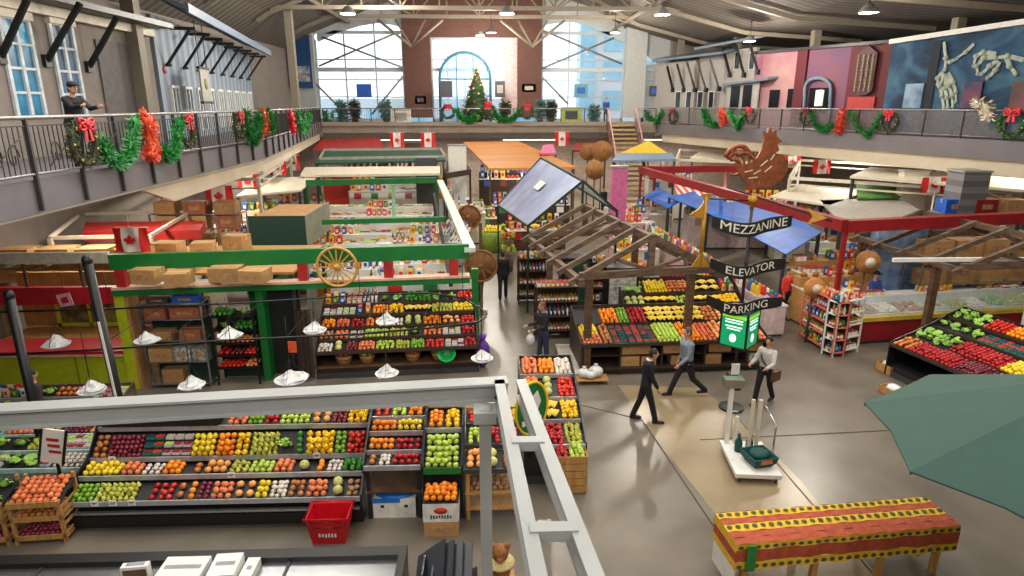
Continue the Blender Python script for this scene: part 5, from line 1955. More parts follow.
t, T = shelf_unit('storage_shelf', 'wire storage shelf of cartons between the lime pillar and the dark shelf', (-8.45, 14.9, 0), .03, 1.5, .55, (.12, .7, 1.25, 1.8, 2.2), chrome, dgreen)
labs = iter(['brown carton on the lowest wire shelf beside the lime pillar', 'wide brown carton on the second wire shelf', 'white patterned carton on the second wire shelf', 'dark printed carton on the second wire shelf', 'brown carton on the third wire shelf by the pillar', 'reddish brown carton on the third wire shelf', 'orange brown carton on the fourth wire shelf by the pillar', 'long orange brown carton on the fourth wire shelf', 'dark carton on the top wire shelf', 'bright blue carton on the top wire shelf'])
whp = mat('white spotted card', (216, 210, 200), .7, rgb2=(60, 60, 60), scale=14)
rbr = mat('reddish card', (166, 96, 66), .75, var=.12, rnd=.1)
blc = mat('blue carton', (30, 90, 190), .5)
for x, z, d_, m_ in ((.55, .12, (.5, .4, .35), None), (.35, .7, (.56, .45, .32), None), (.85, .7, (.4, .45, .34), whp), (1.25, .7, (.32, .4, .3), mat('dark printed card', (70, 60, 58), .7, rgb2=(200, 196, 180), scale=12)), (.4, 1.25, (.5, .4, .2), None), (1.1, 1.25, (.5, .4, .24), rbr), (.35, 1.8, (.5, .4, .26), rbr), (1.05, 1.8, (.7, .4, .26), rbr), (.45, 2.2, (.5, .4, .12), dgrey), (1.1, 2.2, (.6, .4, .16), blc)):
    carton(T(x, .27, z), d_, next(labs), .03, m_)
t, T = shelf_unit('vegetable_shelf', 'dark shelf of packed greens and peppers next to the green stall post', (-6.85, 15.05, 0), .03, 1.05, .5, (.45, .78, 1.1, 1.45, 1.8), black, dgreen)
for z, sq, w_ in ((.45, [('tomato', 2), ('peach', 1)], 'the bottom board of the dark shelf'), (.78, [('red_pepper', 1), ('plum', 1), ('tomato', 1)], 'the second board of the dark shelf'), (1.1, [('onion', 1), ('peach', 1)], 'the third board of the dark shelf'), (1.45, [('lettuce', 1), ('green_pepper', 1)], 'the fourth board of the dark shelf'), (1.8, [('green_pepper', 1), ('lettuce', 1)], 'the top board of the dark shelf')):
    bins(T(.05, .04, z), T.vec(.95, 0, 0), T.vec(0, .42, 0), sq, w_)
t = thing('green_partition', 'tall dark green partition panel beside the dark shelf', 'partition', (-5.75, 15.35, 0))
MB().box(0, 0, 0, .12, 2.2, 2.4).build('partition_panel', green, t)
MB().box(.12, .4, 0, .9, .5, 2.3).build('doorway_shade_panel', mat('painted doorway shade', (22, 22, 22), .8), t)  # solid near-black panel, the shade of a doorway painted in
MB().box(-.03, -.04, 0, .15, .0, 2.42).build('edge_board', green, t)
t = thing('dark_curtain', 'brown dark curtain hanging beside the fruit counter', 'curtain', (-4.62, 15.2, 0))
b = MB()
v = []
for i in range(13):
    for z in (.1, 1.9):
        v.append((i * .03 - .2, .05 * math.sin(i * 1.7), z))
b.add(v, [(2 * i, 2 * i + 2, 2 * i + 3, 2 * i + 1) for i in range(12)], mat('brown curtain', (62, 44, 36), .9), True)
b.build('curtain_cloth', None, t)
MB().tube([(-.25, 0, 1.92), (.22, 0, 1.92)], .015).build('curtain_rod', black, t)
t = thing('price_sign', 'orange price sign on a stick over the bags at the aisle opening', 'sign', gy(292, 347, 13.6))
MB().cbox((0, 0, 0), (.2, .02, .26), mat('orange sign', (226, 90, 50), .5)).build('sign_face', None, t)
MB().tube([(0, .01, -.13), (0, .01, -.5)], .01).build('sign_stick', black, t)
# ------------------------------------------------------------------ timber pavilion over the central fruit stand
def pavilion(name, label, F, Rr, hw, ze, zr, rafters, post_fr=(0, 1), po=(.1, .1)):
    """F, Rr = plan points under the ridge at the front and the rear; hw = half width; ze, zr = eave and ridge heights"""
    F, Rr = Vector((*F, 0)), Vector((*Rr, 0))
    d = (Rr - F).normalized()
    n_ = Vector((d.y, -d.x, 0))
    t_ = thing(name, label, 'pavilion', F)
    L = (Rr - F).length
    Z = Vector((0, 0, 1))
    MB().beam(Z * zr, d * L + Z * zr, .14, .16).build('ridge_beam', wood_g, t_)
    for s in (-1, 1):
        MB().beam(n_ * s * hw + Z * ze - d * .2, n_ * s * hw + Z * ze + d * (L + .2), .14, .16).build('eave_beam', wood_g, t_)
        for k in range(rafters):
            f_ = k / (rafters - 1)
            MB().beam(d * L * f_ + Z * (zr + .06), d * L * f_ + n_ * s * (hw + .25) + Z * (ze - .05), .11, .13).build('rafter', wood_g, t_)
    for f_ in (0, 1):
        MB().beam(d * L * f_ - n_ * hw + Z * (ze + .12), d * L * f_ + n_ * hw + Z * (ze + .12), .13, .17).build('tie_beam', wood_g, t_)
        MB().beam(d * L * f_ + Z * (ze + .1), d * L * f_ + Z * zr, .15, .15).build('king_post', wood_g, t_)
        for s in (-1, 1):
            MB().beam(d * L * f_ + Z * (ze + .18), d * L * f_ + n_ * s * hw * .5 + Z * ((ze + zr) / 2), .08, .08).build('strut', wood_g, t_)
    for f_ in (.22, .98):
        for s in (-1, 1):
            p = d * L * f_ + n_ * s * (hw - po[(s + 1) // 2])
            MB().box(p.x - .09, p.y - .09, 0, p.x + .09, p.y + .09, ze).build('post', wood, t_)
            MB().beam(p + Z * (ze - .45), p + Z * ze + d * (.4 if f_ < .5 else -.4), .08, .08).build('knee_brace', wood, t_)
    return t_


pavilion('timber_pavilion', 'open timber pavilion frame with bare rafters over the central fruit stand', (3.8, 14.55), (2.95, 19.4), 1.75, 2.85, 3.78, 6, po=(.62, .1))

# metal framed greenhouse roof behind it
t = thing('sheet_roof', 'pale lavender translucent sheet roof on a dark green gabled frame', 'roof', (2.7, 20.2, 0))
o = Vector((2.7, 20.2, 0))
sheet = mat('lavender sheet', (136, 144, 186), .25, rgb2=(172, 180, 206), scale=.9, metal=.1)
rf, rb = gy(583, 181, 20.2), gy(541, 158, 28.5)
ef, eb = gy(528, 226, 20.6), gy(498, 205, 27.5)
efR = gy(617, 211, 20.2)
ebR = Vector((rb.x + efR.x - rf.x, 28.5, rb.z - rf.z + efR.z))
MB().quad(rf - o, rb - o, eb - o, ef - o, None, .04).build('roof_sheet', sheet, t)
MB().quad(ef.lerp(rf, .52).lerp(eb.lerp(rb, .52), .42) - o + Vector((-.02, 0, .05)), ef.lerp(rf, .52).lerp(eb.lerp(rb, .52), .56) - o + Vector((-.02, 0, .05)), ef.lerp(rf, .68).lerp(eb.lerp(rb, .68), .56) - o + Vector((-.02, 0, .05)), ef.lerp(rf, .68).lerp(eb.lerp(rb, .68), .42) - o + Vector((-.02, 0, .05))).build('white_patch', white, t)
fm = mat('dark green frame', (24, 50, 40), .5)
for p, q in ((rf, ef), (rf, efR), (rf, rb), (ef, eb), (rb, eb), (efR, ebR), (rb, ebR), (rf, rf - Vector((0, 0, 1.0)))):
    MB().beam(p - o, q - o, .07, .08).build('frame_bar', fm, t)
for k in range(1, 6):
    MB().beam(rf.lerp(efR, k / 6 * .9 + .05) - o, rb.lerp(ebR, k / 6 * .9 + .05) - o, .03, .04).build('roof_slat', greyw, t)
for p in (ef, efR, eb, ebR):
    MB().beam((p.x - o.x, p.y - o.y, 0), p - o, .07, .07).build('frame_post', fm, t)

# central fruit stand
dkw = mat('dark stained board', (58, 40, 30), .6, var=.1)
O = Vector((2.35, 15.25, 0))
ang = math.radians(2.5)
W = 4.95
tiers = [(0, .86, .95, 1.02), (1.0, 1.06, 1.7, 1.3)]
t, T = tiered('fruit_counter', 'long dark fruit counter in the middle of the hall with bananas and oranges', O, ang, W, tiers, body=dkw, rail=dkw, base_h=.15, kick=False)
for x in (0, 1.0, 2.1, 3.25, 4.4, W - .04):
    MB().box(x, .04, 0, x + .04, 1.5, .84).build('divider_board', dkw, t)
MB().box(0, 0, .16, W, 1.2, .2).box(0, .1, .5, W, 1.2, .52).build('lower_shelf', dkw, t)
bins(T(.55, .02, .86), T.vec(W - .6, 0, 0), T.vec(0, .9, .15), [('onion', 3), ('berry_punnet', 4.5), ('berry_punnet', 4.5), ('berry_punnet', 4), ('green_apple', 7.5), ('orange', 6), ('peach', 4), ('grapefruit', 5), ('tomato', 6), ('peach', 4)], 'the central counter', 1, face=ang)
bins(T(0.02, .02, .86), T.vec(.52, 0, 0), T.vec(0, .4, .07), [('peach', 1)], 'the near corner of the central counter', 1)
bins(T(0.02, .46, .93), T.vec(.5, 0, 0), T.vec(0, .45, .07), [('lemon', 1)], 'the corner behind the peaches of the central counter', 1)
bins(T(.7, 1.02, 1.06), T.vec(W - .8, 0, 0), T.vec(0, .6, .2), [('orange', 5), ('lime', 3), ('red_apple', 5), ('banana_bunch', 8), ('banana_bunch', 8), ('mango', 4), ('grapefruit', 5), ('red_apple', 4)], 'the back row of the central counter', 1, face=ang)
labs = iter(['brown carton in the first lower bay of the central counter', 'tall brown carton in the second lower bay of the central counter, upper board', 'flat brown carton in the second lower bay of the central counter', 'brown carton beside the gray shirted man under the counter', 'light brown carton low in the fourth bay of the central counter', 'brown carton in the upper fourth bay of the central counter', 'white spotted carton in the last lower bay of the central counter', 'brown carton over the white spotted carton', 'brown carton low in the third bay of the central counter'])
for x, z, d_, m_ in ((1.45, .53, (.75, .4, .28), None), (1.3, .2, (.5, .4, .27), None), (1.8, .2, (.4, .4, .25), None), (2.5, .53, (.7, .4, .24), None), (3.5, .2, (.5, .4, .27), None), (3.7, .53, (.6, .4, .27), None), (4.7, .2, (.4, .4, .26), whp), (4.65, .53, (.42, .4, .26), None), (2.7, .2, (.6, .4, .25), None)):
    carton(T(x, .32, z), d_, next(labs), ang, m_)
# big terraced banana display behind the counter
O2 = T(1.6, 1.85, 0)
t, T2 = tiered('banana_terrace', 'tall terraced banana and melon display behind the central counter', O2, ang, 3.5, [(0, 1.1, .6, 1.35), (.62, 1.45, 1.2, 1.65), (1.25, 1.75, 1.8, 1.9)], body=dkw, rail=dkw)
bins(T2(.03, .02, 1.1), T2.vec(3.4, 0, 0), T2.vec(0, .55, .25), [('melon', 3), ('banana_bunch', 5), ('green_apple', 2), ('banana_bunch', 5), ('yellow_pepper', 3)], 'the low step of the banana terrace', 1, face=.5)
bins(T2(.03, .64, 1.45), T2.vec(3.4, 0, 0), T2.vec(0, .5, .2), [('lettuce', 3), ('lemon', 3), ('mango', 3), ('banana_bunch', 4), ('packet', 2)], 'the middle step of the banana terrace', 1, face=.5)
bins(T2(.03, 1.27, 1.75), T2.vec(3.4, 0, 0), T2.vec(0, .45, .15), [('packet', 3), ('clamshell_box', 2), ('red_apple', 3), ('lettuce', 2), ('peach', 3)], 'the high step of the banana terrace', 1)
# fridges and cups under the pavilion
for i, (px0, px1, yt, yb, Y, m_, lab, dz) in enumerate(((610, 637, 272, 308, 18.0, mat('white fridge goods', (214, 214, 200), .5, rgb2=(120, 120, 110), scale=8), 'tall black framed drinks fridge with a white lit inside', 0), (565, 590, 262, 312, 18.8, dgreen, 'green fronted open shelf cooler beside the fridge', 0))):
    a = gy(px0, yt, Y)
    c_ = gy(px1, yt, Y)
    t = thing('drinks_fridge', lab, 'fridge', (a.x, Y, 0))
    w_ = c_.x - a.x
    MB().box(-.08, .05, 0, w_ + .08, .7, a.z + .1).build('fridge_body', black, t)
    gd = MB().box(0, 0, .55, w_, .05, a.z).build('glass_door', m_, t)
    for k in range(1, 4):
        MB().box(0, -.01, .55 + (a.z - .55) * k / 4, w_, 0, .57 + (a.z - .55) * k / 4).build('inner_shelf', greyw if not i else teal_b, t)
    MB().box(w_ - .03, -.05, .9, w_ - .01, 0, 1.4).build('door_handle', chrome, gd)
    MB().box(0, -.02, .08, w_, .05, .5).build('kick_grille', dgrey if not i else teal_b, t)
for x, y, w_, lab, ks in ((1.35, 17.9, 1.3, 'honey and preserves shelf at the aisle edge of the timber pavilion', ('jar', 'bottle', 'jar', 'tea_tin')), (2.4, 20.8, 1.6, 'mixed goods shelf below the sheet roof', ('packet', 'jar', 'tea_tin', 'packet')), (1.0, 21.5, 1.1, 'dark spice shelf by the aisle below the sheet roof', ('jar', 'tea_tin', 'bottle', 'packet'))):
    t, T3 = shelf_unit('goods_shelf', lab, (x, y, 0), .05, w_, .5, (.3, .75, 1.2, 1.65), dkw, dkw)
    for z, k in zip((.3, .75, 1.2, 1.65), ks):
        fill(k, T3(.03, .04, z), T3.vec(w_ - .06, 0, 0), T3.vec(0, .42, 0), '%s %s standing on the %s' % (KD[k]['adj'], k.replace('_', ' '), ' '.join(lab.split()[:6]) + (' upper boards' if z > 1 else ' lower boards')), '%s on %s %s' % (KD[k]['plural'], lab, z), 0, 1.1)
# bagged goods on the floor at the counter's corner
t = thing('bag_rack', 'low rack of white bagged goods at the corner of the central counter', 'rack', T(.15, -.35, 0))
MB().box(-.35, -.2, .1, .45, .2, .13).box(-.35, -.2, 0, -.32, -.17, .1).box(.42, -.2, 0, .45, -.17, .1).box(-.35, .17, 0, -.32, .2, .1).box(.42, .17, 0, .45, .2, .1).build('rack_shelf', wood_l, t)
for i, (x, y, s_) in enumerate(((-.15, 0, .17), (.15, .03, .2), (.0, -.08, .15))):
    o_ = MB().sph((0, 0, s_ * .75), (s_, s_ * .8, s_ * .75), 10, 6).lathe([(.02, s_ * 1.4), (.06, s_ * 1.75)], n=8).build('plastic_bag', bag_m)
    q = T(.15 + x, -.35 + y, .13)
    o_.location = q
    tag(o_, ['knotted white plastic bag on the low rack, aisle side', 'largest knotted white plastic bag on the low rack', 'small knotted white bag at the front of the low rack'][i], 'bag')
# flat pallet platform by the counter side
t = thing('pallet_platform', 'low white topped platform on the floor beside the counter end', 'platform', gz(566, 362, 0))
MB().box(-.2, -1.2, .12, .25, .9, .18).build('platform_top', mat('worn white board', (196, 186, 172), .6), t)
MB().box(-.18, -1.18, 0, .23, -1.1, .12).box(-.18, .8, 0, .23, .88, .12).build('platform_feet', dgrey, t)

# lime bin and flowers by the aisle
t = thing('produce_bin', 'lime green bin topped with yellow fruit beside the farther wheel', 'bin', gz(493, 251, 0))
MB().lathe([(.45, 0), (.55, .2), (.58, .95), (.54, .97)], n=14).build('bin_body', mat('olive green bin', (140, 164, 60), .6, scale=5), t)
q = gz(493, 251, 0)
fill('lemon', q + Vector((-.4, -.4, .97)), (.8, 0, 0), (0, .8, 0), 'yellow lemon heaped in the lime green bin by the aisle', 'lemons in the lime bin', 1, s=1.5)
for i, (px, py, Y, cs, lab) in enumerate(((509, 236, 22.5, (232, 110, 40), 'pot of orange flowers by the aisle below the sheet roof'), (509, 249, 21.5, (190, 180, 60), 'pot of yellow flowers by the aisle below the sheet roof'), (503, 226, 24, (220, 190, 60), 'bucket of yellow flowers behind the orange ones'))):
    p = gz(px, py, .95)
    t = thing('flower_pot', lab, 'plant', (p.x, p.y, 0))
    MB().lathe([(.16, 0), (.22, p.z - .2), (.2, p.z - .2)], n=12).build('pot', mat('tall pot', (110, 90, 70), .7), t)
    b = MB()
    rn = random.Random(i)
    fm_ = mat('petals %d' % i, cs, .6, var=.15)
    for k in range(26):
        b.sph((rn.uniform(-.3, .3), rn.uniform(-.3, .3), p.z - .1 + rn.uniform(-.1, .22)), rn.uniform(.05, .09), 6, 4, fm_ if k % 3 else leaf_m)
    b.build('flower_heads', None, t)

# ------------------------------------------------------------------ people
def remesh(o, vox, smooth=2):
    m_ = o.modifiers.new('r', 'REMESH')
    m_.mode = 'VOXEL'
    m_.voxel_size = vox
    m_.use_smooth_shade = True
    if smooth:
        s_ = o.modifiers.new('s', 'SMOOTH')
        s_.iterations = smooth
        s_.factor = .5
    dg = bpy.context.evaluated_depsgraph_get()
    dg.update()
    me = bpy.data.meshes.new_from_object(o.evaluated_get(dg))
    o.modifiers.clear()
    mt_ = list(o.data.materials)
    o.data = me
    me.materials.clear()
    for q in mt_:
        me.materials.append(q)
    for p in me.polygons:
        p.material_index = 0
    return o


def chain(b_, pts, rad, n_=10):
    b_.tube(pts, rad, n_)
    for p, r in zip(pts, rad):
        b_.sph(p, r, n_, 6)


def person(label, loc, rz, top=(30, 30, 34), legs=(28, 28, 32), shoes=(24, 22, 22), hair=(34, 24, 20), legs_a=(0, 0), knees=(0, 0), arms=((0, .2), (0, .2)), lean=0, h=1.75, nod=0, near=True, skirt=False, cap=None, out=.08, width=1.0, collar=None):
    t_ = thing('person', label, 'person', loc, rz)
    k = h / 1.75
    vox = .009 if near else .016

    def seg(p, a, L, side=0.0):
        return p + Vector((side * L, -math.sin(a) * L, -math.cos(a) * L))
    hips, ank = [], []
    J = {}
    for i, s in enumerate((-1, 1)):
        hp = Vector((s * .095, 0, 0))
        kn = seg(hp, legs_a[i], .43)
        an = seg(kn, legs_a[i] - knees[i], .42)
        J[i] = [hp, kn, an]
    low = min(J[0][2].z, J[1][2].z)
    up = Vector((0, 0, -low + .085))
    for i in J:
        J[i] = [q + up for q in J[i]]
    pel = up.copy()
    tl = Vector((0, -math.sin(lean), math.cos(lean)))
    neck = pel + tl * .56
    head = neck + Vector((0, -math.sin(lean + nod), math.cos(lean + nod))) * .17
    A = {}
    for i, s in enumerate((-1, 1)):
        sh = neck - tl * .07 + Vector((s * .17 * width, 0, 0))
        a, e = arms[i]
        el = seg(sh, a, .29, s * out)
        wr = seg(el, a + e, .25, -s * out * .5)
        A[i] = [sh, el, wr]
    S = Matrix.Scale(k, 4)

    def torso(b_, ex=0.0):
        tf_ = Matrix.Translation(pel) @ Matrix.Rotation(lean, 4, 'X')
        w_ = width
        b_.lathe([(.05, -.1), (.13 * w_ + ex, -.08), (.165 * w_ + ex, 0), (.15 * w_ + ex, .12), (.145 * w_ + ex, .2), (.17 * w_ + ex, .36), (.175 * w_ + ex, .46), (.12 * w_ + ex, .52), (.06 + ex, .55)], n=18, tf=tf_, sy=.66)
    # body
    b_ = MB()
    torso(b_)
    chain(b_, [neck - tl * .05, neck + (head - neck) * .5], [.055, .05])
    b_.sph(head, (.075, .09, .115), 16, 12)
    b_.sph(head + Vector((0, -.015, -.05)), (.058, .07, .07), 12, 8)
    b_.sph(head + Vector((0, -.095, -.015)), (.014, .022, .024), 8, 6)
    for s in (-1, 1):
        b_.sph(head + Vector((s * .077, .005, -.005)), (.014, .022, .034), 8, 6)
    for i in (0, 1):
        chain(b_, [A[i][0], A[i][1], A[i][2]], [.052, .04, .029])
        d_ = (A[i][2] - A[i][1]).normalized()
        s = (-1, 1)[i]
        sd_ = Vector((0, -1, 0)).cross(d_).normalized() * 1.0
        fw = d_.cross(sd_).normalized()
        palm = A[i][2] + d_ * .05
        chain(b_, [A[i][2], palm + d_ * .03], [.026, .03])
        for q, (of, fl_) in enumerate(((-.027, .062), (-.009, .072), (.01, .068), (.028, .052))):
            f0 = palm + d_ * .035 + fw * of
            b_.tube([f0, f0 + d_ * fl_ * .55, f0 + d_ * fl_ - sd_ * s * .02], [.0105, .0095, .008], 6)
        b_.tube([palm - fw * .02, palm - fw * .048 + d_ * .02, palm - fw * .055 + d_ * .05], [.012, .011, .009], 6)
        chain(b_, J[i], [.085, .055, .04])
        ft_ = J[i][2]
        chain(b_, [ft_ - Vector((0, -.02, .04)), ft_ + Vector((0, -.15, -.05))], [.035, .03])
    o_ = b_.build('body', skin, t_)
    remesh(o_, vox)
    o_.scale = (k,) * 3
    # face
    f_ = MB()
    for s in (-1, 1):
        f_.sph(head + Vector((s * .03, -.078, .012)), (.011, .012, .008), 8, 6)
    f_.build('eyes', mat('dark eyes', (30, 24, 20), .3), t_).scale = (k,) * 3
    MB().sph(head + Vector((0, -.082, -.055)), (.022, .008, .006), 8, 4).build('mouth', mat('lips', (150, 80, 72), .5), t_).scale = (k,) * 3
    # trousers
    b_ = MB()
    b_.lathe([(.1, -.14), (.15 * width, -.1), (.18 * width, 0), (.17 * width, .1)], n=16, tf=Matrix.Translation(pel), sy=.68)
    for i in (0, 1):
        chain(b_, [J[i][0], J[i][1], J[i][2] + Vector((0, 0, .0))], [.1, .07, .062])
    o_ = b_.build('trousers', mat('cloth %d %d %d' % legs, legs, .85, var=.1), t_)
    remesh(o_, vox * 1.4)
    o_.scale = (k,) * 3
    # jacket or shirt
    b_ = MB()
    torso(b_, .018)
    for i in (0, 1):
        chain(b_, [A[i][0], A[i][1], A[i][1].lerp(A[i][2], .93)], [.068, .056, .043])
    o_ = b_.build('jacket', mat('cloth %d %d %d' % top, top, .85, var=.1), t_)
    remesh(o_, vox * 1.4)
    o_.scale = (k,) * 3
    if collar:
        tf_ = Matrix.Translation(pel) @ Matrix.Rotation(lean, 4, 'X')
        MB().lathe([(.068, .54), (.07, .585), (.06, .585)], n=14, tf=tf_).add([tf_ @ Vector(v) for v in ((-.035, -.12, .5), (.035, -.12, .5), (0, -.135, .28))], [(0, 2, 1)]).build('shirt_collar', mat('cloth %d %d %d' % collar, collar, .8), t_).scale = (k,) * 3
    for i in (0, 1):
        a = J[i][2]
        b_ = MB()
        chain(b_, [a + Vector((0, .03, -.045)), a + Vector((0, -.09, -.045)), a + Vector((0, -.17, -.055))], [.042, .042, .032])
        o_ = b_.build('shoe', mat('leather %d %d %d' % shoes, shoes, .5), t_)
        o_.scale = (k,) * 3
    b_ = MB()
    b_.sph(head + Vector((0, .012, .028)), (.084, .095, .103), 16, 10)
    b_.sph(head + Vector((0, .05, -.02)), (.07, .062, .09), 12, 8)
    v = b_.v
    b_.v = [(x, y if y > (head.y - .062 + max(0, (z - head.z - .055)) * -.6) else (head.y - .062 + max(0, (z - head.z - .055)) * -.6), z) for x, y, z in v]
    b_.build('hair', mat('hair %d %d %d' % hair, hair, .6, var=.2, scale=20), t_).scale = (k,) * 3
    if cap:
        MB().lathe([(.1, .04), (.1, .08), (.07, .125), (.01, .14)], n=16, tf=Matrix.Translation(head), sy=1.1).box(-.06, -.19, .045, .06, -.08, .06, tf=Matrix.Translation(head)).build('cap', mat('cap cloth', cap, .8), t_).scale = (k,) * 3
    return t_, J, A, k


def face_to(dx, dy):
    return math.atan2(dx, -dy)


g_ = gz(644, 421)
person('person in a black suit walking with head bowed in the open aisle', g_, face_to(1, -.15), (20, 20, 24), (18, 18, 22), legs_a=(.3, -.24), knees=(.05, .12), arms=((.25, .25), (-.25, .3)), lean=.06, nod=.5, h=1.76, collar=(220, 220, 224))
g_ = gz(684, 396)
person('person in a gray shirt and black trousers striding past the central counter', g_, face_to(-1, -.1), (128, 134, 146), (20, 20, 24), legs_a=(.42, -.34), knees=(.05, .5), arms=((-.1, .5), (.15, .7)), lean=.05, h=1.8, hair=(90, 70, 60), width=1.2)
g_ = gz(762, 403)
tt_, J_, A_, k_ = person('person in a pale top with a dark strap bag beside the green direction sign', g_, face_to(-.75, -.6), (206, 198, 192), (22, 22, 28), legs_a=(.3, -.22), knees=(.1, .3), arms=((.5, .9), (.5, .9)), h=1.66, hair=(30, 22, 20), out=.2)
MB().tube([(-.17, -.02, 1.32), (-.05, -.15, 1.15), (.12, -.13, .95), (.2, 0, .85)], .014, 6).build('bag_strap', black, tt_)
MB().cbox((.24, .02, .78), (.1, .28, .24), mat('brown bag leather', (96, 60, 40), .6)).build('shoulder_bag', None, tt_)
g_ = gz(543, 365)
tt_, J_, A_, k_ = person('person in a dark jacket and jeans standing at the aisle looking down', g_, face_to(-1, -.4), (34, 34, 40), (44, 52, 76), shoes=(90, 50, 40), legs_a=(.12, -.1), arms=((.4, 1.0), (.3, 1.1)), nod=.35, h=1.78, hair=(120, 90, 60))
o_ = MB().sph((0, 0, 0), (.12, .1, .16), 10, 7).lathe([(.03, .14), (.07, .24)], n=8).build('plastic_bag', bag_m)
o_.location = g_ + Vector((-.36, -.2, .82))
tag(o_, 'white plastic bag held by the person in the dark jacket and jeans', 'bag')
person('person in a black coat seen from behind in the central aisle', gz(503, 299), face_to(.1, 1), (22, 22, 26), (26, 26, 32), legs_a=(.15, -.15), h=1.78, near=False)
person('person in a dark coat beside the brown wheel in the aisle', gz(480, 301), face_to(-.5, 1), (44, 40, 44), (30, 30, 40), legs_a=(.1, -.2), h=1.68, near=False)
# leaning person upstairs
tt_, J_, A_, k_ = person('person in black with a dark cap leaning on the mezzanine railing', (-8.62, gx(70, 105, -8.62).y, MZ), face_to(1, -.45), (22, 20, 24), (26, 26, 30), legs_a=(.05, -.1), arms=((1.0, .7), (.9, .8)), lean=.22, nod=.1, h=1.72, cap=(20, 20, 24))
# ------------------------------------------------------------------ direction sign with the rooster
PX, PY = 5.58, 13.35
copper = mat('rusty copper sheet', (140, 74, 40), .55, .35, var=.2, scale=9)
gold = mat('aged gold paint', (176, 128, 38), .5, .3, var=.12)
post = thing('direction_post', 'black pole of the direction sign standing behind the weighing scale', 'post', (PX, PY, 0))
MB().tube([(0, 0, 0), (0, 0, 5.0)], .035, 10).build('pole_shaft', black, post)
MB().cyl((0, 0, 0), .28, .05, 20).build('pole_base', black, post)
MB().box(-.13, -.13, .5, .13, .13, .85).build('control_box', black, post)
MB().box(-.12, -.12, .9, .06, -.08, 1.15).build('paper_notice', white, post)
bd = mat('black banner board', (26, 24, 26), .5, var=.1)
letm = mat('ivory lettering', (222, 216, 200), .6, var=.03)


def ribbon(word, z, w_, h, label, size, turn=0.0, dip=.12):
    t_ = thing('banner_sign', label, 'sign', (PX, PY - .1, z), turn)

    def cur(x):
        u = x / (w_ / 2)
        return Vector((x, -.22 * (1 - u * u) + .1 * math.sin(u * 4.0), dip * (u * u - .4) + .03 * math.sin(u * 3.2)))
    b_ = MB()
    n_ = 24
    v = []
    for k in range(n_ + 1):
        x = -w_ / 2 + w_ * k / n_
        p = cur(x)
        hh = h * (1 - .25 * (abs(x) / (w_ / 2)) ** 4) / 2
        v += [p + Vector((0, 0, -hh)), p + Vector((0, 0, hh)), p + Vector((0, .03, hh)), p + Vector((0, .03, -hh))]
    f = []
    for k in range(n_):
        for q in range(4):
            f.append((k * 4 + q, k * 4 + (q + 1) % 4, k * 4 + 4 + (q + 1) % 4, k * 4 + 4 + q))
    f += [(0, 3, 2, 1), (n_ * 4, n_ * 4 + 1, n_ * 4 + 2, n_ * 4 + 3)]
    b_.add(v, f, bd)
    bb_ = b_.build('banner_board', None, t_)
    vs_, fs = text_geo(word, size, .003)
    b_ = MB()
    b_.add([cur(q.x) + Vector((0, -.008 - q.z, q.y)) for q in vs_], fs, letm)
    b_.build('lettering', None, bb_)
    MB().box(-.02, -.15, -.05, .02, .1, .05).build('sign_clamp', black, t_)


ribbon('MEZZANINE', 4.34, 1.72, .3, 'topmost black curved banner sign reading MEZZANINE', .27, math.radians(6))
ribbon('ELEVATOR', 3.42, 1.62, .28, 'middle black curved banner sign reading ELEVATOR', .24, math.radians(4))
ribbon('PARKING', 2.58, 1.6, .27, 'lowest black curved banner sign reading PARKING', .24, math.radians(-3))


def gpt(x, y):
    p = gy(x, y, PY)
    return (p.x, p.z)


# rooster silhouette
body = [(752, 187), (744, 181), (738, 172), (735, 162), (742, 165), (750, 163), (757, 157), (762, 148), (764, 138), (763, 131), (767, 133), (769, 127), (772, 132), (776, 129), (776, 136), (782, 141), (777, 144), (779, 150), (775, 153), (783, 155), (788, 162), (787, 172), (780, 181), (769, 187)]
t = thing('rooster_vane', 'big rust coloured copper rooster figure on top of the direction post', 'weathervane', (PX, PY, 5.0))
P0 = Vector((PX, PY, 5.0))
pl_ = [(gpt(*q)[0] - PX, gpt(*q)[1] - 5.0) for q in body]
MB().prism(pl_, (0, 0, 0), (1, 0, 0), (0, 0, 1), .06).build('rooster_body', copper, t)
for cx, cy, r0, a0, a1 in ((739, 160, 15, .2, 3.6), (737, 162, 10, .3, 4.6), (742, 156, 12, .0, 3.0), (734, 168, 9, 1.2, 5.2), (745, 166, 14, .9, 3.8)):
    pts = []
    for k in range(15):
        a = a0 + (a1 - a0) * k / 14
        rr = r0 * (1 - .25 * k / 14)
        x, z = gpt(cx - rr * math.cos(a) * .9, cy - rr * math.sin(a))
        pts.append((x - PX, .02 * (k % 2), z - 5.0))
    MB().tube(pts, [.05 - .0018 * k for k in range(15)], 6).build('tail_feather', copper, t)
cut = mat('light slit', (206, 190, 170), .6)
b = MB()
for x0, y0, x1, y1 in ((744, 172, 752, 170), (753, 174, 760, 170), (748, 178, 757, 177), (760, 166, 767, 160), (764, 172, 771, 166), (770, 160, 774, 154)):
    a, c_ = gpt(x0, y0), gpt(x1, y1)
    b.beam((a[0] - PX, -.035, a[1] - 5), (c_[0] - PX, -.035, c_[1] - 5), .01, .025, cut)
b.build('feather_pattern', None, t)
for s in (-.07, .1):
    MB().tube([(s, 0, .28), (s * .8, 0, .1), (s * .9, 0, -.02)], .035, 6).tube([(s * .9 - .08, 0, 0), (s * .9 + .1, 0, 0)], .02, 5).build('rooster_leg', copper, t)
MB().tube([(0, 0, -.35), (0, 0, .0)], .05, 8).sph((0, 0, -.15), .1, 12, 8).build('vane_socket', gold, t)
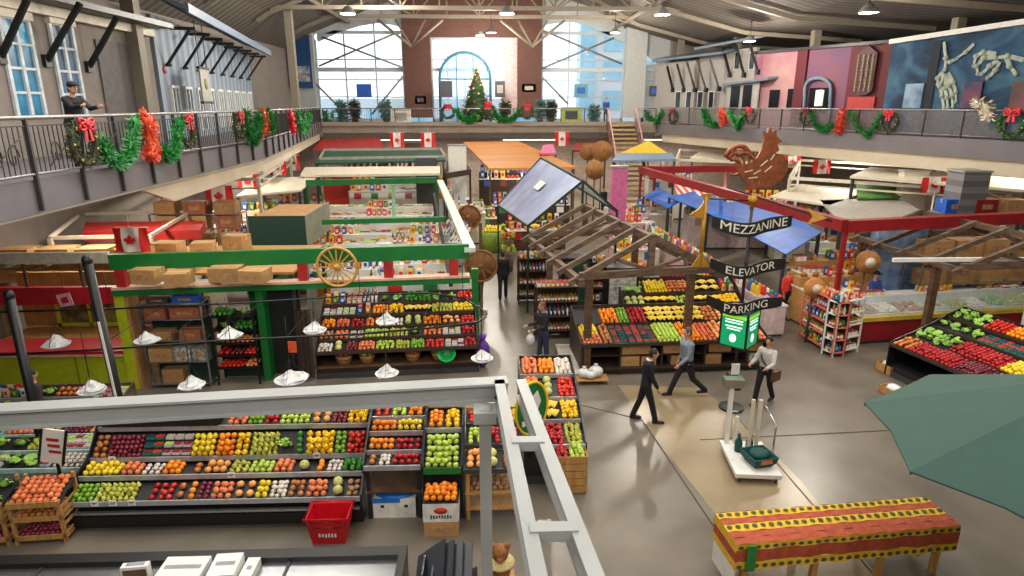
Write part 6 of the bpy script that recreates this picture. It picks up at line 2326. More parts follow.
# vane arms
t = thing('vane_arms', 'black crossed compass rods with gold arrow heads under the rooster', 'weathervane', (PX, PY, 4.78))
q0, q1 = gpt(735, 190), gpt(820, 217)
d0 = Vector((q0[0] - PX, .5, q0[1] - 4.78))
d1 = Vector((q1[0] - PX, -.5, q1[1] - 4.78))
MB().tube([d0, d1], .02, 6).build('compass_rod', black, t)
MB().prism([(-.2, -.14), (.2, 0), (-.2, .2), (-.1, .02)], d1 * .82, (.9, -.3, 0), (0, .2, .95), .03).build('arrow_head', gold, t)
e0, e1 = gpt(706, 196), gpt(706, 268)
x = e0[0] - PX
MB().tube([(x, 0, e0[1] - 4.78), (x, 0, e1[1] - 4.78)], .045, 8).build('gold_rod', gold, t)
MB().tube([(0, 0, .05), (x, 0, e0[1] - 4.83)], .02, 6).build('compass_rod', black, t)
z = gpt(706, 210)[1] - 4.78
MB().prism([(-.32, -.1), (0, -.2), (.0, .22), (-.12, .05)], (x, -.02, z), (1, 0, 0), (0, 0, 1), .04).prism([(-.12, .2), (.14, .2), (0, -.02)], (x, -.02, z + .15), (1, 0, 0), (0, 0, 1), .04).build('arrow_head', gold, t)
z = gpt(706, 262)[1] - 4.78
MB().prism([(-.2, -.1), (.2, -.1), (0, .25)], (x, -.02, z), (1, 0, 0), (0, 0, 1), .04).build('arrow_tail', gold, t)
# green lit box sign
t = thing('lit_box_sign', 'glowing green two faced box sign hung under the PARKING banner', 'sign', (PX - .0, PY, 1.62), math.radians(45))
gl = mat('lit green face', (16, 150, 96), .4, emit=.55, var=.03)
wl = mat('lit white marks', (226, 255, 240), .4, emit=.8, var=.02)
yl = mat('lit lime strip', (150, 214, 50), .4, emit=.6, var=.02)
S_ = .3
H_ = .78
MB().box(-S_, -S_, H_, S_, S_, H_ + .05).box(-S_, -S_, -.03, S_, S_, 0).build('sign_cap', dgrey, t)
b = MB()
for sx_, sy_ in ((-1, -1), (1, -1), (1, 1), (-1, 1)):
    MB().box(sx_ * S_ - .02, sy_ * S_ - .02, 0, sx_ * S_ + .02, sy_ * S_ + .02, H_).build('corner_post', black, t)
for k in range(4):
    tf = Matrix.Rotation(k * PI / 2, 4, 'Z')
    b = MB().box(-S_ + .02, -S_ - .01, 0.01, S_ - .02, -S_ + .01, H_ - .01, gl, tf)
    b.box(-S_ + .03, -S_ - .014, H_ - .12, S_ - .03, -S_ - .01, H_ - .05, yl, tf)
    lf = b.build('lit_face', None, t)
    b = MB()
    for j, (w_, z_) in enumerate(((.2, .6), (.2, .54), (.19, .45), (.15, .39))):
        b.box(-w_, -S_ - .016, z_, w_, -S_ - .01, z_ + .028, wl, tf)
    b.prism([(.08 * math.cos(a_), .1 * math.sin(a_) + .2) for a_ in [2 * PI * q / 12 for q in range(12)]], tf @ Vector((0, -S_ - .012, 0)), tf.to_3x3() @ Vector((1, 0, 0)), (0, 0, 1), .008, wl)
    b.build('white_marks', None, lf)

# ------------------------------------------------------------------ weighing scale in the aisle
q = gz(741, 478, 0)
O = Vector((4.55, 10.3, 0))
t = thing('weighing_scale', 'white platform weighing scale with a steel head box standing in the aisle', 'scale', O, math.radians(-6))
MB().box(-.02, 0, .12, .82, 1.25, .2).build('platform', white, t)
for x in (.05, .72):
    for y in (.06, 1.15):
        MB().cyl((x + .02, y, 0), .03, .12, 8).build('foot', dgrey, t)
MB().box(.05, 1.12, .2, .13, 1.2, 1.5).build('column', white, t)
MB().box(.22, 1.12, .2, .28, 1.18, .8).build('inner_column', white, t)
MB().box(-.08, 1.05, 1.45, .3, 1.27, 1.62).build('scale_head', chrome, t)
MB().tube([(.8, .55, .2), (.8, .55, .95), (.72, .95, 1.12)], .02, 8).build('hand_rail', chrome, t)
MB().tube([(.05, 1.16, .9), (.26, 1.16, .9)], .015).build('cross_tie', white, t)
b = MB()
for x in (.38, .52):
    b = MB().box(x, .75, .2, x + .06, .81, 1.35)
    b.build('white_stand', cream, t)
O2 = O + Matrix.Rotation(math.radians(-6), 3, 'Z') @ Vector((.5, .42, .2))
t = thing('shopping_basket', 'dark teal basket bag with orange emblem lying on the scale platform', 'basket', O2, .2)
tealc = mat('dark teal cloth', (14, 74, 72), .7)
MB().lathe([(.24, 0), (.33, .1), (.36, .22), (.33, .22), (.22, .04)], n=4, smooth=False, a0=PI / 4).build('basket_body', tealc, t)
MB().box(-.12, -.26, .12, .12, -.245, .2).build('emblem', mat('orange emblem', (206, 110, 70), .6), t)
MB().sph((0, 0, .2), (.2, .18, .1), 10, 6).build('folded_cloth', tealc, t)
t = thing('bottle_pair', 'two dark teal upright bottles on the scale platform behind the basket', 'bottle', O2 + Vector((-.12, .45, 0)))
for x in (-.1, .12):
    MB().lathe([(.07, 0), (.075, .2), (.03, .3), (.03, .38)], n=12).build('bottle_body', tealc, t).location.x = x

# ------------------------------------------------------------------ patterned cloth on the long table
F0 = Vector((3.46, 7.54, 0))
ang = math.atan2(.3, 3.4)
W, D, HT = 3.4, .68, .85
t = thing('long_table', 'long wooden legged table under the striped cloth', 'table', F0, ang)
for x in (.15, 1.25, 2.3, W - .2):
    for y in (.08, D - .1):
        MB().beam((x, y, 0), (x + .04, y, HT - .03), .08, .08).build('leg', wood_l, t)
MB().box(.02, .02, HT - .06, W - .02, D - .02, HT - .01).build('tabletop', wood, t)
MB().beam((W - .5, .1, .3), (W - .15, .1, .78), .06, .06).build('brace', wood_l, t)
MB().box(-.02, .0, .05, .0, D, .5).build('end_panel', white, t)
t = thing('table_cloth', 'yellow and rust striped cloth with dark motifs draped over the long table', 'tablecloth', F0, ang)
spot = mat('dark green motif', (66, 84, 36), .85)
rust = mat('rust cloth band', (176, 84, 48), .85, var=.14, scale=9, rgb2=(150, 60, 38))
yelc = mat('yellow cloth band', (228, 184, 46), .85, rgb2=(206, 160, 40), scale=12)
spot = mat('dark green motif', (66, 84, 36), .85)
b = MB()
sp_ = b
H1 = .43
path = [(-.02, HT - H1), (-.02, HT - .3), (-.02, HT - .1), (-.02, HT + .004), (.12, HT + .006), (.26, HT + .004), (.42, HT + .006), (.56, HT + .004), (D + .02, HT + .004), (D + .03, HT - .15), (D + .03, HT - .3)]
bandm = [yelc, rust, yelc, rust, yelc, rust, rust, yelc, yelc, rust]
bandm = [yelc, rust, yelc, rust, rust, yelc, rust, yelc, rust, yelc]
for k in range(len(path) - 1):
    (y0, z0), (y1, z1) = path[k], path[k + 1]
    n_ = 40
    v = []
    for i in range(n_ + 1):
        x = -.03 + (W + .06) * i / n_
        wv = .012 * math.sin(i * .9) if z0 < HT - .02 else 0
        wv1 = .012 * math.sin(i * .9) if z1 < HT - .02 else 0
        v += [(x, y0 + wv, z0 + .01 * math.sin(i * 1.3)), (x, y1 + wv1, z1)]
    b.add(v, [(2 * i, 2 * i + 2, 2 * i + 3, 2 * i + 1) for i in range(n_)], bandm[k])
    if bandm[k] is yelc:
        for i in range(27):
            x = .03 + (W - .05) * i / 26
            c_ = Vector((x, (y0 + y1) / 2, (z0 + z1) / 2))
            dirv = Vector((0, y1 - y0, z1 - z0))
            L_ = dirv.length
            dirv.normalize()
            nn = Vector((1, 0, 0)).cross(dirv)
            sp_.prism([(-.042, 0), (-.02, L_ * .27), (.03, L_ * .2), (.042, 0), (.015, -L_ * .27), (-.03, -L_ * .18)], c_ + nn * (.016 if True else 0), (1, 0, 0), dirv, .004, spot)
for s in (0, 1):
    x = -.03 if s == 0 else W + .03
    for (z0, z1), m_ in (((HT - H1, HT - .3), yelc), ((HT - .3, HT - .15), rust), ((HT - .15, HT), yelc)):
        b.add([(x, -.02, z0), (x, D + .02, z0), (x, D + .02, z1), (x, -.02, z1)], [(0, 1, 2, 3)], m_)
b.build('cloth', None, t)
MB().box(.12, -.055, HT - .44, .26, -.035, HT - .02).build('green_ribbon', mat('green ribbon', (40, 120, 50), .6), t)

# ------------------------------------------------------------------ market umbrella
um = mat('dusty green canvas', (44, 76, 66), .8, var=.05, scale=3)
C = Vector((7.26, 6.69, 0))
t = thing('market_umbrella', 'market umbrella', 'umbrella', C)
t['label'] = 'large dusty green canvas market umbrella shading the produce beyond the long table'
R_ = 2.42
tips = [Vector((R_ * math.cos(a_), R_ * math.sin(a_), 2.7)) for a_ in [math.radians(98 + 44.6 * k) for k in range(8)]]
apex = Vector((0, 0, 3.75))
b = MB()
for k in range(8):
    p, q = tips[k], tips[(k + 1) % 8]
    mid = (p + q) / 2 * .97
    mid.z = 2.74
    b.add([apex, p, mid, q, apex - Vector((0, 0, .02)), p - Vector((0, 0, .02)), mid - Vector((0, 0, .02)), q - Vector((0, 0, .02))], [(0, 1, 2), (0, 2, 3), (6, 5, 4), (7, 6, 4), (1, 5, 6, 2), (2, 6, 7, 3)])
b.build('canopy', um, t)
for p in tips:
    MB().tube([p - Vector((0, 0, .04)), apex - Vector((0, 0, .08))], .012, 5).build('rib', wood, t)
    MB().tube([p * .5 + apex * .5 - Vector((0, 0, .08)), (0, 0, 2.5)], .01, 5).build('strut', wood, t)
MB().tube([(0, 0, .1), (0, 0, 3.8)], .03, 10).build('pole', wood, t)
MB().cyl((0, 0, 0), .35, .1, 20).build('base', dgrey, t)
MB().sph((0, 0, 3.82), .05).build('finial', wood, t)

# ------------------------------------------------------------------ produce stand by the umbrella
O = Vector((10.3, 15.1, 0))
ang = math.radians(-76)
W = 4.4
tiers = [(0, .86, .6, .95), (.62, 1.0, 1.25, 1.12), (1.3, 1.22, 1.75, 1.32), (1.8, 1.42, 2.3, 1.55)]
t, T = tiered('produce_stand', 'black stepped produce stand of lettuces and red fruit beyond the umbrella', O, ang, W, tiers, body=caseb, rail=dkw, base_h=.3)
load(T, W, tiers[0], [('mango', 2), ('red_apple', 5), ('plum', 3), ('tomato', 4), ('berry_punnet', 4)], 'the low tray by the umbrella', ang=ang)
load(T, W, tiers[1], [('lettuce', 4), ('red_apple', 5), ('lemon', 4), ('orange', 4)], 'the second tray by the umbrella', ang=ang)
load(T, W, tiers[2], [('lettuce', 4), ('berry_punnet', 4), ('plum', 3), ('garlic_bulb', 4)], 'the third tray by the umbrella', ang=ang)
load(T, W, tiers[3], [('lettuce', 3), ('tomato', 2), ('orange', 3), ('peach', 4), ('lemon', 3)], 'the top tray by the umbrella', ang=ang)
for i, (px, py, d_) in enumerate(((888, 372, (.4, .5, .25)), (893, 395, (.4, .5, .2)))):
    q = gz(px, py, 0)
    t = thing('floor_crate', ['pine crate of white bags on the floor at the black stand corner', 'lower pine crate on the floor nearer the umbrella'][i], 'crate', q, ang)
    b = MB().box(-.25, -.2, 0, .25, .2, .03).box(-.25, -.2, 0, .25, -.18, d_[2]).box(-.25, .18, 0, .25, .2, d_[2]).box(-.25, -.2, 0, -.23, .2, d_[2]).box(.23, -.2, 0, .25, .2, d_[2])
    b.build('crate_boards', wood_l, t)
    MB().sph((0, 0, d_[2] * .8), (.2, .15, .12), 10, 6).build('white_bag', bag_m, t)

pavilion('timber_pavilion', 'second open timber pavilion frame over the meat counter end', (14.4, 15.9), (14.1, 20.2), 2.1, 2.6, 3.4, 5)

# red meat counter
O = gz(858, 345, 0)
E_ = gz(1005, 335, 0)
ang = math.atan2(E_.y - O.y, E_.x - O.x)
W = 6.5
t = thing('meat_counter', 'long crimson meat counter with yellow trim and a glazed display', 'counter', O, ang)
MB().box(0, 0, .1, W, .9, .72).build('red_front', dred, t)
MB().box(0, .05, 0, W, .9, .1).build('kick_plate', dgrey, t)
MB().box(0, -.05, .72, W, .2, .84).build('yellow_trim', mat('mustard trim', (202, 170, 60), .5), t)
MB().add([(0, .2, .84), (W, .2, .84), (W, .8, .95), (0, .8, .95)], [(0, 1, 2, 3)]).build('display_bed', white, t)
MB().box(0, .8, .7, W, 1.3, 1.2).build('white_back_top', white, t)
MB().quad((0, .02, .86), (W, .02, .86), (W, .35, 1.22), (0, .35, 1.22)).quad((0, .35, 1.22), (W, .35, 1.22), (W, .8, 1.24), (0, .8, 1.24)).build('glass_screen', glassb, t)
M_ = Matrix.Translation(O) @ Matrix.Rotation(ang, 4, 'Z')
V3 = M_.to_3x3()
bins(M_ @ Vector((.1, .22, .86)), V3 @ Vector((W - .2, 0, 0)), V3 @ Vector((0, .55, .08)), [('potato', 3), ('garlic_bulb', 3), ('bread_loaf', 4), ('clamshell_box', 4), ('pear', 3), ('garlic_bulb', 3), ('lettuce', 3), ('pear', 4), ('lemon', 2)], 'the meat counter', 1, face=ang)
bins(M_ @ Vector((.5, .9, 1.2)), V3 @ Vector((W - .8, 0, 0)), V3 @ Vector((0, .3, 0)), [('tea_tin', 3), (None, 4), ('packet', 4), (None, 3), ('bread_loaf', 3), ('jar', 2)], 'the white back top of the meat counter', 0, face=ang)

# L shaped display shelves
for i, (p, q, lab, ks) in enumerate(((gz(798, 337, 0), gz(831, 358, 0), 'white edged display shelf of packets facing the aisle', ('packet', 'jar', 'packet', 'bottle', 'packet')), (gz(832, 358, 0), gz(858, 352, 0), 'white edged display shelf of small boxes facing the open floor', ('tea_tin', 'tea_tin', 'jar', 'tea_tin', 'packet')))):
    d = q - p
    w_ = d.length
    a_g = math.atan2(d.y, d.x)
    t, T3 = shelf_unit('display_shelf', lab, p, a_g, w_, .38, (.15, .52, .88, 1.24, 1.6), [mat('pink shelf edge', (206, 110, 90), .5), white][i], dgrey)
    for lv, (z, k) in enumerate(zip((.15, .52, .88, 1.24, 1.6), ks)):
        fill(k, T3(.03, .03, z), T3.vec(w_ - .06, 0, 0), T3.vec(0, .3, 0), '%s %s on the %s board of the display shelf facing the %s' % (KD[k]['adj'], k.replace('_', ' '), ORD[lv], ['aisle', 'open floor'][i]), '%s on board %s of display shelf %s' % (KD[k]['plural'], ORD[lv], i), 0, 1.15, face=a_g)
# ------------------------------------------------------------------ stalls farther down the hall
brown_r = mat('orange brown sheet roof', (206, 138, 62), .6, rgb2=(176, 108, 44), scale=.6, stretch=(.3, 3, 1))


def slab(name, label, P, m_, th=.1, cat='roof', posts=None, pm=None):
    c = sum((Vector(p) for p in P), Vector()) / len(P)
    t_ = thing(name, label, cat, (c.x, c.y, 0))
    o_ = Vector((c.x, c.y, 0))
    MB().quad(*[Vector(p) - o_ for p in P], None, th).build('roof_sheet', m_, t_)
    if posts:
        for i in posts:
            p = Vector(P[i]).lerp(c, .04) - o_
            MB().box(p.x - .05, p.y - .05, 0, p.x + .05, p.y + .05, p.z - th).build('roof_post', pm or dgrey, t_)
    return t_


slab('stall_roof', 'orange brown sheet roof of the stall at the end of the aisle', [gy(489, 168, 35), gy(577, 167, 35), gy(518, 141, 44.2), gy(463, 142, 44.2)], brown_r, .12, posts=(0, 1, 2, 3), pm=wood)


def frame(label, P, m_, bw=.14, bh=.2, name='stall_frame', posts=(0, 1, 2, 3), close=True, lower=None):
    c = sum((Vector(p) for p in P), Vector()) / len(P)
    o_ = Vector((c.x, c.y, 0))
    t_ = thing(name, label, 'stall frame', o_)
    n_ = len(P)
    for i in range(n_ if close else n_ - 1):
        MB().beam(Vector(P[i]) - o_, Vector(P[(i + 1) % n_]) - o_, bw, bh).build('beam', m_, t_)
        if lower:
            MB().beam(Vector(P[i]) - o_ - Vector((0, 0, lower)), Vector(P[(i + 1) % n_]) - o_ - Vector((0, 0, lower)), bw * .6, bh * .5).build('lower_beam', m_, t_)
    for i in posts:
        p = Vector(P[i]) - o_
        MB().box(p.x - .06, p.y - .06, 0, p.x + .06, p.y + .06, p.z).build('post', m_, t_)
    return t_


# red beamed stall
R0, R1, R2 = gz(641, 170, 3.4), gz(846, 226, 3.4), gz(1040, 217, 3.4)
frame('dark red beamed stall frame running back along the blue tarpaulins', [gz(750, 168, 3.4), R0, R1, R2], dred, .3, .34, posts=(0, 1, 2, 3), close=False)
frame('slim red inner rail frame behind the red beams', [gz(655, 172, 3.2), gz(725, 168, 3.2), gz(725, 200, 3.2)], dred, .12, .14, posts=(0,), close=False)
# blue tarps
for i, P in enumerate(([gz(668, 197, 2.5), gz(706, 212, 2.1), gz(735, 205, 2.1), gz(700, 190, 2.6)], [gz(706, 212, 2.2), gz(786, 254, 2.0), gz(822, 232, 2.5), gz(748, 196, 2.5)], [gz(643, 196, 2.1), gz(668, 208, 2.1), gz(682, 200, 2.4), gz(660, 188, 2.4)])):
    slab('tarpaulin', ['blue tarpaulin behind the MEZZANINE sign, far sheet', 'largest blue tarpaulin sheet behind the MEZZANINE sign', 'small blue tarpaulin at the pink post'][i], P, blueT, .04, 'tarpaulin', posts=(0, 1, 2, 3))
t = thing('awning_cloth', 'red and white striped cloth among the blue tarpaulins', 'cloth', gz(690, 190, 2.6) * 1)
t.location.z = 0
MB().quad((-.9, -1, 2.45), (.6, -1, 2.45), (.9, .8, 2.8), (-.6, .8, 2.8), None, .03).build('cloth_sheet', stripes('red white cloth', (204, 60, 60), (226, 210, 206), 3, 0), t)
MB().box(-.04, -.04, 0, .04, .04, 2.55).build('cloth_post', dgrey, t)

# bulk counters
def bulk(label, x0, y0, x1, y1, ks, h=.95, m_=None, where='', s=1.0, name='sales_counter', lip=True):
    P, Q = Vector((x0, y0, 0)), Vector((x1, y1, 0))
    d = Q - P
    a_g = math.atan2(d.y, d.x)
    t_ = thing(name, label, 'counter', P, a_g)
    L_ = d.length
    Dp = 1.0
    MB().box(0, 0, .08, L_, Dp, h - .05).build('counter_body', m_ or white, t_)
    MB().box(-.02, -.04, h - .05, L_ + .02, Dp + .04, h).build('counter_top', white, t_)
    MB().box(.03, .04, 0, L_ - .03, Dp - .04, .08).build('kick_plate', dgrey, t_)
    M_ = Matrix.Translation(P) @ Matrix.Rotation(a_g, 4, 'Z')
    V = M_.to_3x3()
    bins(M_ @ Vector((.02, .05, h)), V @ Vector((L_ - .04, 0, 0)), V @ Vector((0, Dp * .5, .0)), ks, where, 0, s, a_g)
    MB().box(0, Dp * .58, h, L_, Dp, h + .3).build('raised_shelf', m_ or white, t_)
    bins(M_ @ Vector((.02, Dp * .6, h + .3)), V @ Vector((L_ - .04, 0, 0)), V @ Vector((0, Dp * .4, .0)), ks[::-1], where + ' shelf', 0, s, a_g)
    n_ = max(2, int(L_ / .9))
    for k in range(n_):
        x = L_ * (k + .5) / n_
        MB().box(x - .2, -.02, h - .45, x + .2, 0, h - .12).build('front_panel', gm[(k * 3 + int(h * 10)) % 10], t_)
    return t_


pk = mat('pinkish white counter', (214, 190, 186), .6)
bulk('long white counter of bagged sweets running back under the blue tarpaulins', 8.9, 18.0, 8.0, 29.5, [('packet', 3), ('clamshell_box', 2), ('packet', 3), ('jar', 1), ('packet', 3), ('clamshell_box', 2), ('packet', 4)], 1.0, pk, 'the long sweets counter', 1.5)
bulk('white counter of boxed goods inside the red beamed stall', 10.6, 20.4, 14.8, 21.0, [('tea_tin', 2), ('bread_loaf', 2), ('packet', 3), ('bread_loaf', 2), ('tea_tin', 1)], 1.3, wood_l, 'the inner red stall counter', 1.5)
bulk('wooden bread counter behind the L shaped display shelves', 9.9, 18.6, 12.4, 18.9, [('bread_loaf', 3), ('packet', 1), ('bread_loaf', 2)], 1.2, wood_l, 'the bread counter', 1.4)
bulk('counter of baskets behind the timber pavilion', 4.6, 20.6, 6.8, 21.0, [('bread_loaf', 2), ('tomato', 1), ('packet', 2)], 1.0, redp, 'the basket counter', 1.6)
bulk('pale counter of wrapped goods beyond the sheet roof', 5.2, 25.2, 7.0, 25.5, [('packet', 3), ('jar', 1), ('clamshell_box', 2)], 1.1, cream, 'the wrapped goods counter', 1.8)
# bakery rows inside the green frame
for i, (y, x0, x1, h, ks) in enumerate(((29.0, -7.4, -2.6, 1.9, [('clamshell_box', 3), ('packet', 2), ('clamshell_box', 3)]), (26.8, -6.9, -2.2, 1.5, [('packet', 2), ('clamshell_box', 3), ('jar', 1), ('packet', 2)]), (24.8, -6.6, -2.0, 1.1, [('clamshell_box', 2), ('bottle', 1), ('clamshell_box', 3), ('packet', 1)]), (21.4, -6.2, -1.7, 1.8, [('packet', 2), ('jar', 1), (None, 1), ('clamshell_box', 2), ('packet', 2)]), (19.0, -5.6, -1.3, 1.5, [('packet', 1), ('clamshell_box', 2), ('bottle', 1), ('packet', 3)]), (17.6, -3.2, -1.2, 2.0, [('packet', 2), ('clamshell_box', 1)]))):
    w_ = ['under the rear green beam', 'second behind the rear green beam row', 'in the middle of the green frame', 'under the middle green beam', 'between the two front green beams', 'just behind the top fruit step'][i]
    bulk('white display row of wrapped goods ' + w_, x0, y, x1, y + .1, ks, h, white, 'the row ' + w_, 1.5, 'display_row')
bulk('white counter in the aisle shade of the orange brown roof', .2, 36.0, 4.6, 36.2, [('packet', 2), ('tomato', 1), ('bottle', 1), ('packet', 2)], 1.3, dkw, 'the counter under the orange brown roof', 1.8)
bulk('narrow white counter with tall bottles beside the pale side beam', -1.2, 27.0, -.9, 30.5, [('bottle', 1), ('packet', 1), ('bottle', 1)], 1.1, greyw, 'the narrow aisle counter', 1.4)
bulk('dark counter with mixed goods before the orange roofed stall', -1.9, 33.4, .4, 33.6, [('jar', 1), ('packet', 2)], 1.0, wood, 'the dark mixed counter', 1.6)
bulk('counter of goods beside the sheet roof', -.1 + 1.0, 30.0, 3.6, 30.3, [('packet', 2), ('banana_bunch', 1), ('packet', 2)], 1.0, wood, 'the counter past the sheet roof', 1.8)
bulk('white counter under the left-side flags', -12.6, 20.2, -9.0, 20.6, [('packet', 2), ('bread_loaf', 2), ('clamshell_box', 2)], 1.2, cream, 'the counter beside the wall flags', 1.6)['label'] = 'cream counter of bread and packets behind the lime stall'
bulk('cream counter below the second hanging flag', -12.9, 25.4, -9.6, 25.8, [('packet', 3), ('jar', 2)], 1.3, redp, 'the counter below the second flag', 1.8)
bulk('pale counter far down by the white shop row', -12.6, 33.0, -8.6, 33.2, [('packet', 3), ('clamshell_box', 2)], 1.6, white, 'the far pale counter', 2.0)
bulk('far long white counter before the end mezzanine', -8.0, 37.0, -2.2, 37.1, [('packet', 3), ('clamshell_box', 3), ('packet', 2)], 2.0, white, 'the far long counter', 2.2)
bulk('far counter of goods behind the blue tarpaulins', 11.4, 33.6, 16.0, 33.2, [('packet', 3), ('clamshell_box', 2), ('packet', 1)], 1.6, white, 'the far counter past the tarpaulins', 2.2)
bulk('counter near the stair foot with pale goods', 6.2, 33.0, 9.6, 33.2, [('packet', 2), ('clamshell_box', 2)], 1.2, cream, 'the counter at the stair foot', 2.2)
bulk('counter along the mural side with jars', 14.8, 24.6, 18.4, 24.2, [('jar', 2), ('packet', 2), ('bread_loaf', 2)], 1.5, wood_l, 'the mural side counter', 1.8)

# pale pipe frames and roofs
frame('white pipe stall frame below the white shop row', [gy(160, 181, 25.5), gy(258, 179, 25.5), gy(290, 158, 36), gy(215, 160, 36)], cream, .1, .12, lower=.35)
frame('white pipe stall frame before the first mezzanine posts', [gz(50, 238, 3.0), gz(150, 236, 3.0), gz(190, 212, 3.0), gz(80, 214, 3.0)], cream, .08, .1)
frame('dark trussed stall frame toward the end mezzanine', [gy(320, 160, 38), gy(445, 158, 38), gy(440, 150, 42), gy(325, 151, 42)], mat('pale lattice steel', (170, 164, 150), .5), .12, .3)
frame('cream lattice frame under the mural mezzanine', [gy(790, 178, 30), gy(1010, 192, 24), gy(940, 168, 33), gy(800, 160, 38)], cream, .12, .14, lower=.3)
frame('white rail frame over the meat counter', [gy(893, 260, 15.9), gy(1040, 259, 15.9)], white, .09, .1, close=False, posts=(1,))
frame('slim grey frame behind the yellow tent', [gy(676, 160, 38), gy(760, 163, 36), gy(756, 152, 42), gy(680, 150, 43)], cream, .12, .14, lower=.4)
dk = mat('dark green sheet roof', (34, 76, 58), .6)
slab('stall_roof', 'dark green flat roof below the far red roof', [gy(315, 163, 37), gy(446, 160, 37), gy(440, 150, 41), gy(322, 151, 41)], dk, .1, posts=(0, 1))
slab('stall_roof', 'red roof under the end mezzanine beside the green flat roof', [gy(313, 149, 42), gy(384, 148, 42), gy(380, 138, 44.6), gy(322, 139, 44.6)], redp, .1, posts=(0, 1))
slab('stall_roof', 'small dark red roof between the red roof and the aisle', [gy(392, 150, 42), gy(430, 149, 42), gy(427, 143, 44.6), gy(394, 143, 44.6)], dkw, .1, posts=(0, 1))
slab('stall_roof', 'pale long roof before the dark green flat roof', [gz(236, 196, 3.2), gz(300, 190, 3.2), gz(318, 176, 3.2), gz(262, 178, 3.2)], cream, .08, posts=(0, 1, 2, 3))
slab('stall_roof', 'blue grey flat roof in front of the yellow tent', [gy(612, 160, 36), gy(676, 159, 36), gy(672, 153, 39), gy(618, 153, 39)], mat('blue grey flat', (120, 146, 170), .5), .12, posts=(0, 1))
slab('stall_roof', 'green fabric roof under the mural mezzanine', [gy(858, 198, 27), gy(908, 196, 27), gy(902, 180, 29.5), gy(856, 182, 29.5)], mat('fresh green fabric', (110, 160, 62), .7, rgb2=(60, 110, 50), scale=3), .08, posts=(0, 1))
slab('stall_roof', 'grey sloping counter roof behind the red beams', [gz(840, 222, 2.8), gz(930, 216, 2.8), gz(900, 198, 2.8), gz(820, 200, 2.8)], mat('grey cloudy sheet', (164, 158, 148), .6, var=.1), .08, posts=(0, 1, 2, 3))
slab('stall_roof', 'cream sloping roof next to the two far flags', [gz(770, 196, 2.8), gz(830, 205, 2.8), gz(870, 190, 2.8), gz(800, 184, 2.8)], cream, .08, posts=(0, 1, 2, 3))
slab('stall_roof', 'long red fascia roof behind the lime stall', [gz(82, 232, 2.9), gz(200, 230, 2.9), gz(205, 221, 2.9), gz(86, 222, 2.9)], redp, .3, posts=(0, 1))
slab('stall_roof', 'pink roof behind the stair with pale boxes', [gy(540, 153, 38.5), gy(556, 153, 38.5), gy(553, 144, 40), gy(543, 145, 40)], pinkm, .1, posts=(0, 1))['label'] = 'pink cloth roof peeping over the orange brown roof'
# yellow tent
t = thing('tent_roof', 'yellow peaked tent roof near the stair foot', 'tent', (gy(650, 155, 40).x, 41, 0))
p = gy(650, 156, 40)
b = MB()
b.add([(-1.7, -1.2, 3.6), (1.5, -1.2, 3.6), (1.5, 1.2, 3.6), (-1.7, 1.2, 3.6), (.1, 0, 4.6)], [(0, 1, 4), (1, 2, 4), (2, 3, 4), (3, 0, 4), (3, 2, 1, 0)])
b.build('tent_cloth', mat('yellow tent cloth', (236, 190, 50), .7), t)
for x, y in ((-1.6, -1.1), (1.4, -1.1), (1.4, 1.1), (-1.6, 1.1)):
    MB().tube([(x, y, 0), (x, y, 3.6)], .04).build('tent_pole', white, t)

# stair from the end mezzanine
X0, X1 = gy(609, 118, 45.2).x, gy(634, 118, 45.2).x
t = thing('staircase', 'wooden staircase with pink rails coming down from the end mezzanine', 'stairs', (X0, 45.2, 0), kind='structure')
n_ = 20
for k in range(n_):
    z = MZ - (k + 1) * MZ / n_
    MB().box(0, -(k + 1) * .34, z + .1, X1 - X0, -k * .34, z + .2).build('stair_step', mat('tan step', (190, 160, 110), .6) if k % 1 == 0 else None, t)
for x in (-.1, X1 - X0 + .1):
    MB().beam((x, 0, MZ), (x, -n_ * .34, .1), .08, .35).build('stair_stringer', mat('brown stringer', (120, 84, 70), .6), t)
    MB().beam((x, 0, MZ + 1.0), (x, -n_ * .34, 1.1), .07, .1).build('hand_rail', mat('pink rail', (206, 150, 150), .5), t)
    for k in range(0, n_, 3):
        MB().box(x - .03, -k * .34 - .03, MZ - k * MZ / n_, x + .03, -k * .34 + .03, MZ - k * MZ / n_ + 1.0).build('baluster', railm, t)

# cartons piled on the stall tops
def cluster(items, z, where, m_=None):
    for i, (px, py, w_, h) in enumerate(items):
        p = gz(px, py, z)
        carton(p, (w_, .5, h), where[i], random.uniform(-.2, .2), m_)


t = thing('storage_loft', 'board loft carrying cartons above the left part of the green stall', 'shelf', (-8.9, 15.6, 0))
t['label'] = 'board loft carrying cartons behind the upper green beam'
MB().box(0, 0, 2.72, 4.0, 3.2, 2.78).build('loft_board', wood_l, t)
for x, y in ((.05, .1), (3.95, .1), (.05, 3.1), (3.95, 3.1)):
    MB().box(x - .04, y - .04, 0, x + .04, y + .04, 2.72).build('loft_post', dgrey, t)
cluster([(150, 282, .6, .35), (180, 284, .5, .3), (228, 280, .7, .34), (256, 281, .6, .3), (205, 258, .55, .45), (238, 252, .6, .5), (170, 256, .7, .4), (140, 262, .6, .4), (190, 270, .5, .3)], 2.78,
        ['brown carton on the loft near the first red post', 'brown carton on the loft beside the second red post', 'wide brown carton on the loft past the second red post', 'brown carton on the loft nearest the wagon wheel', 'tall brown carton at the loft rear above the second red post', 'tallest brown carton at the loft rear', 'long brown carton at the loft rear behind the first post', 'brown carton at the loft rear corner under the flag', 'small brown carton in the loft middle'])
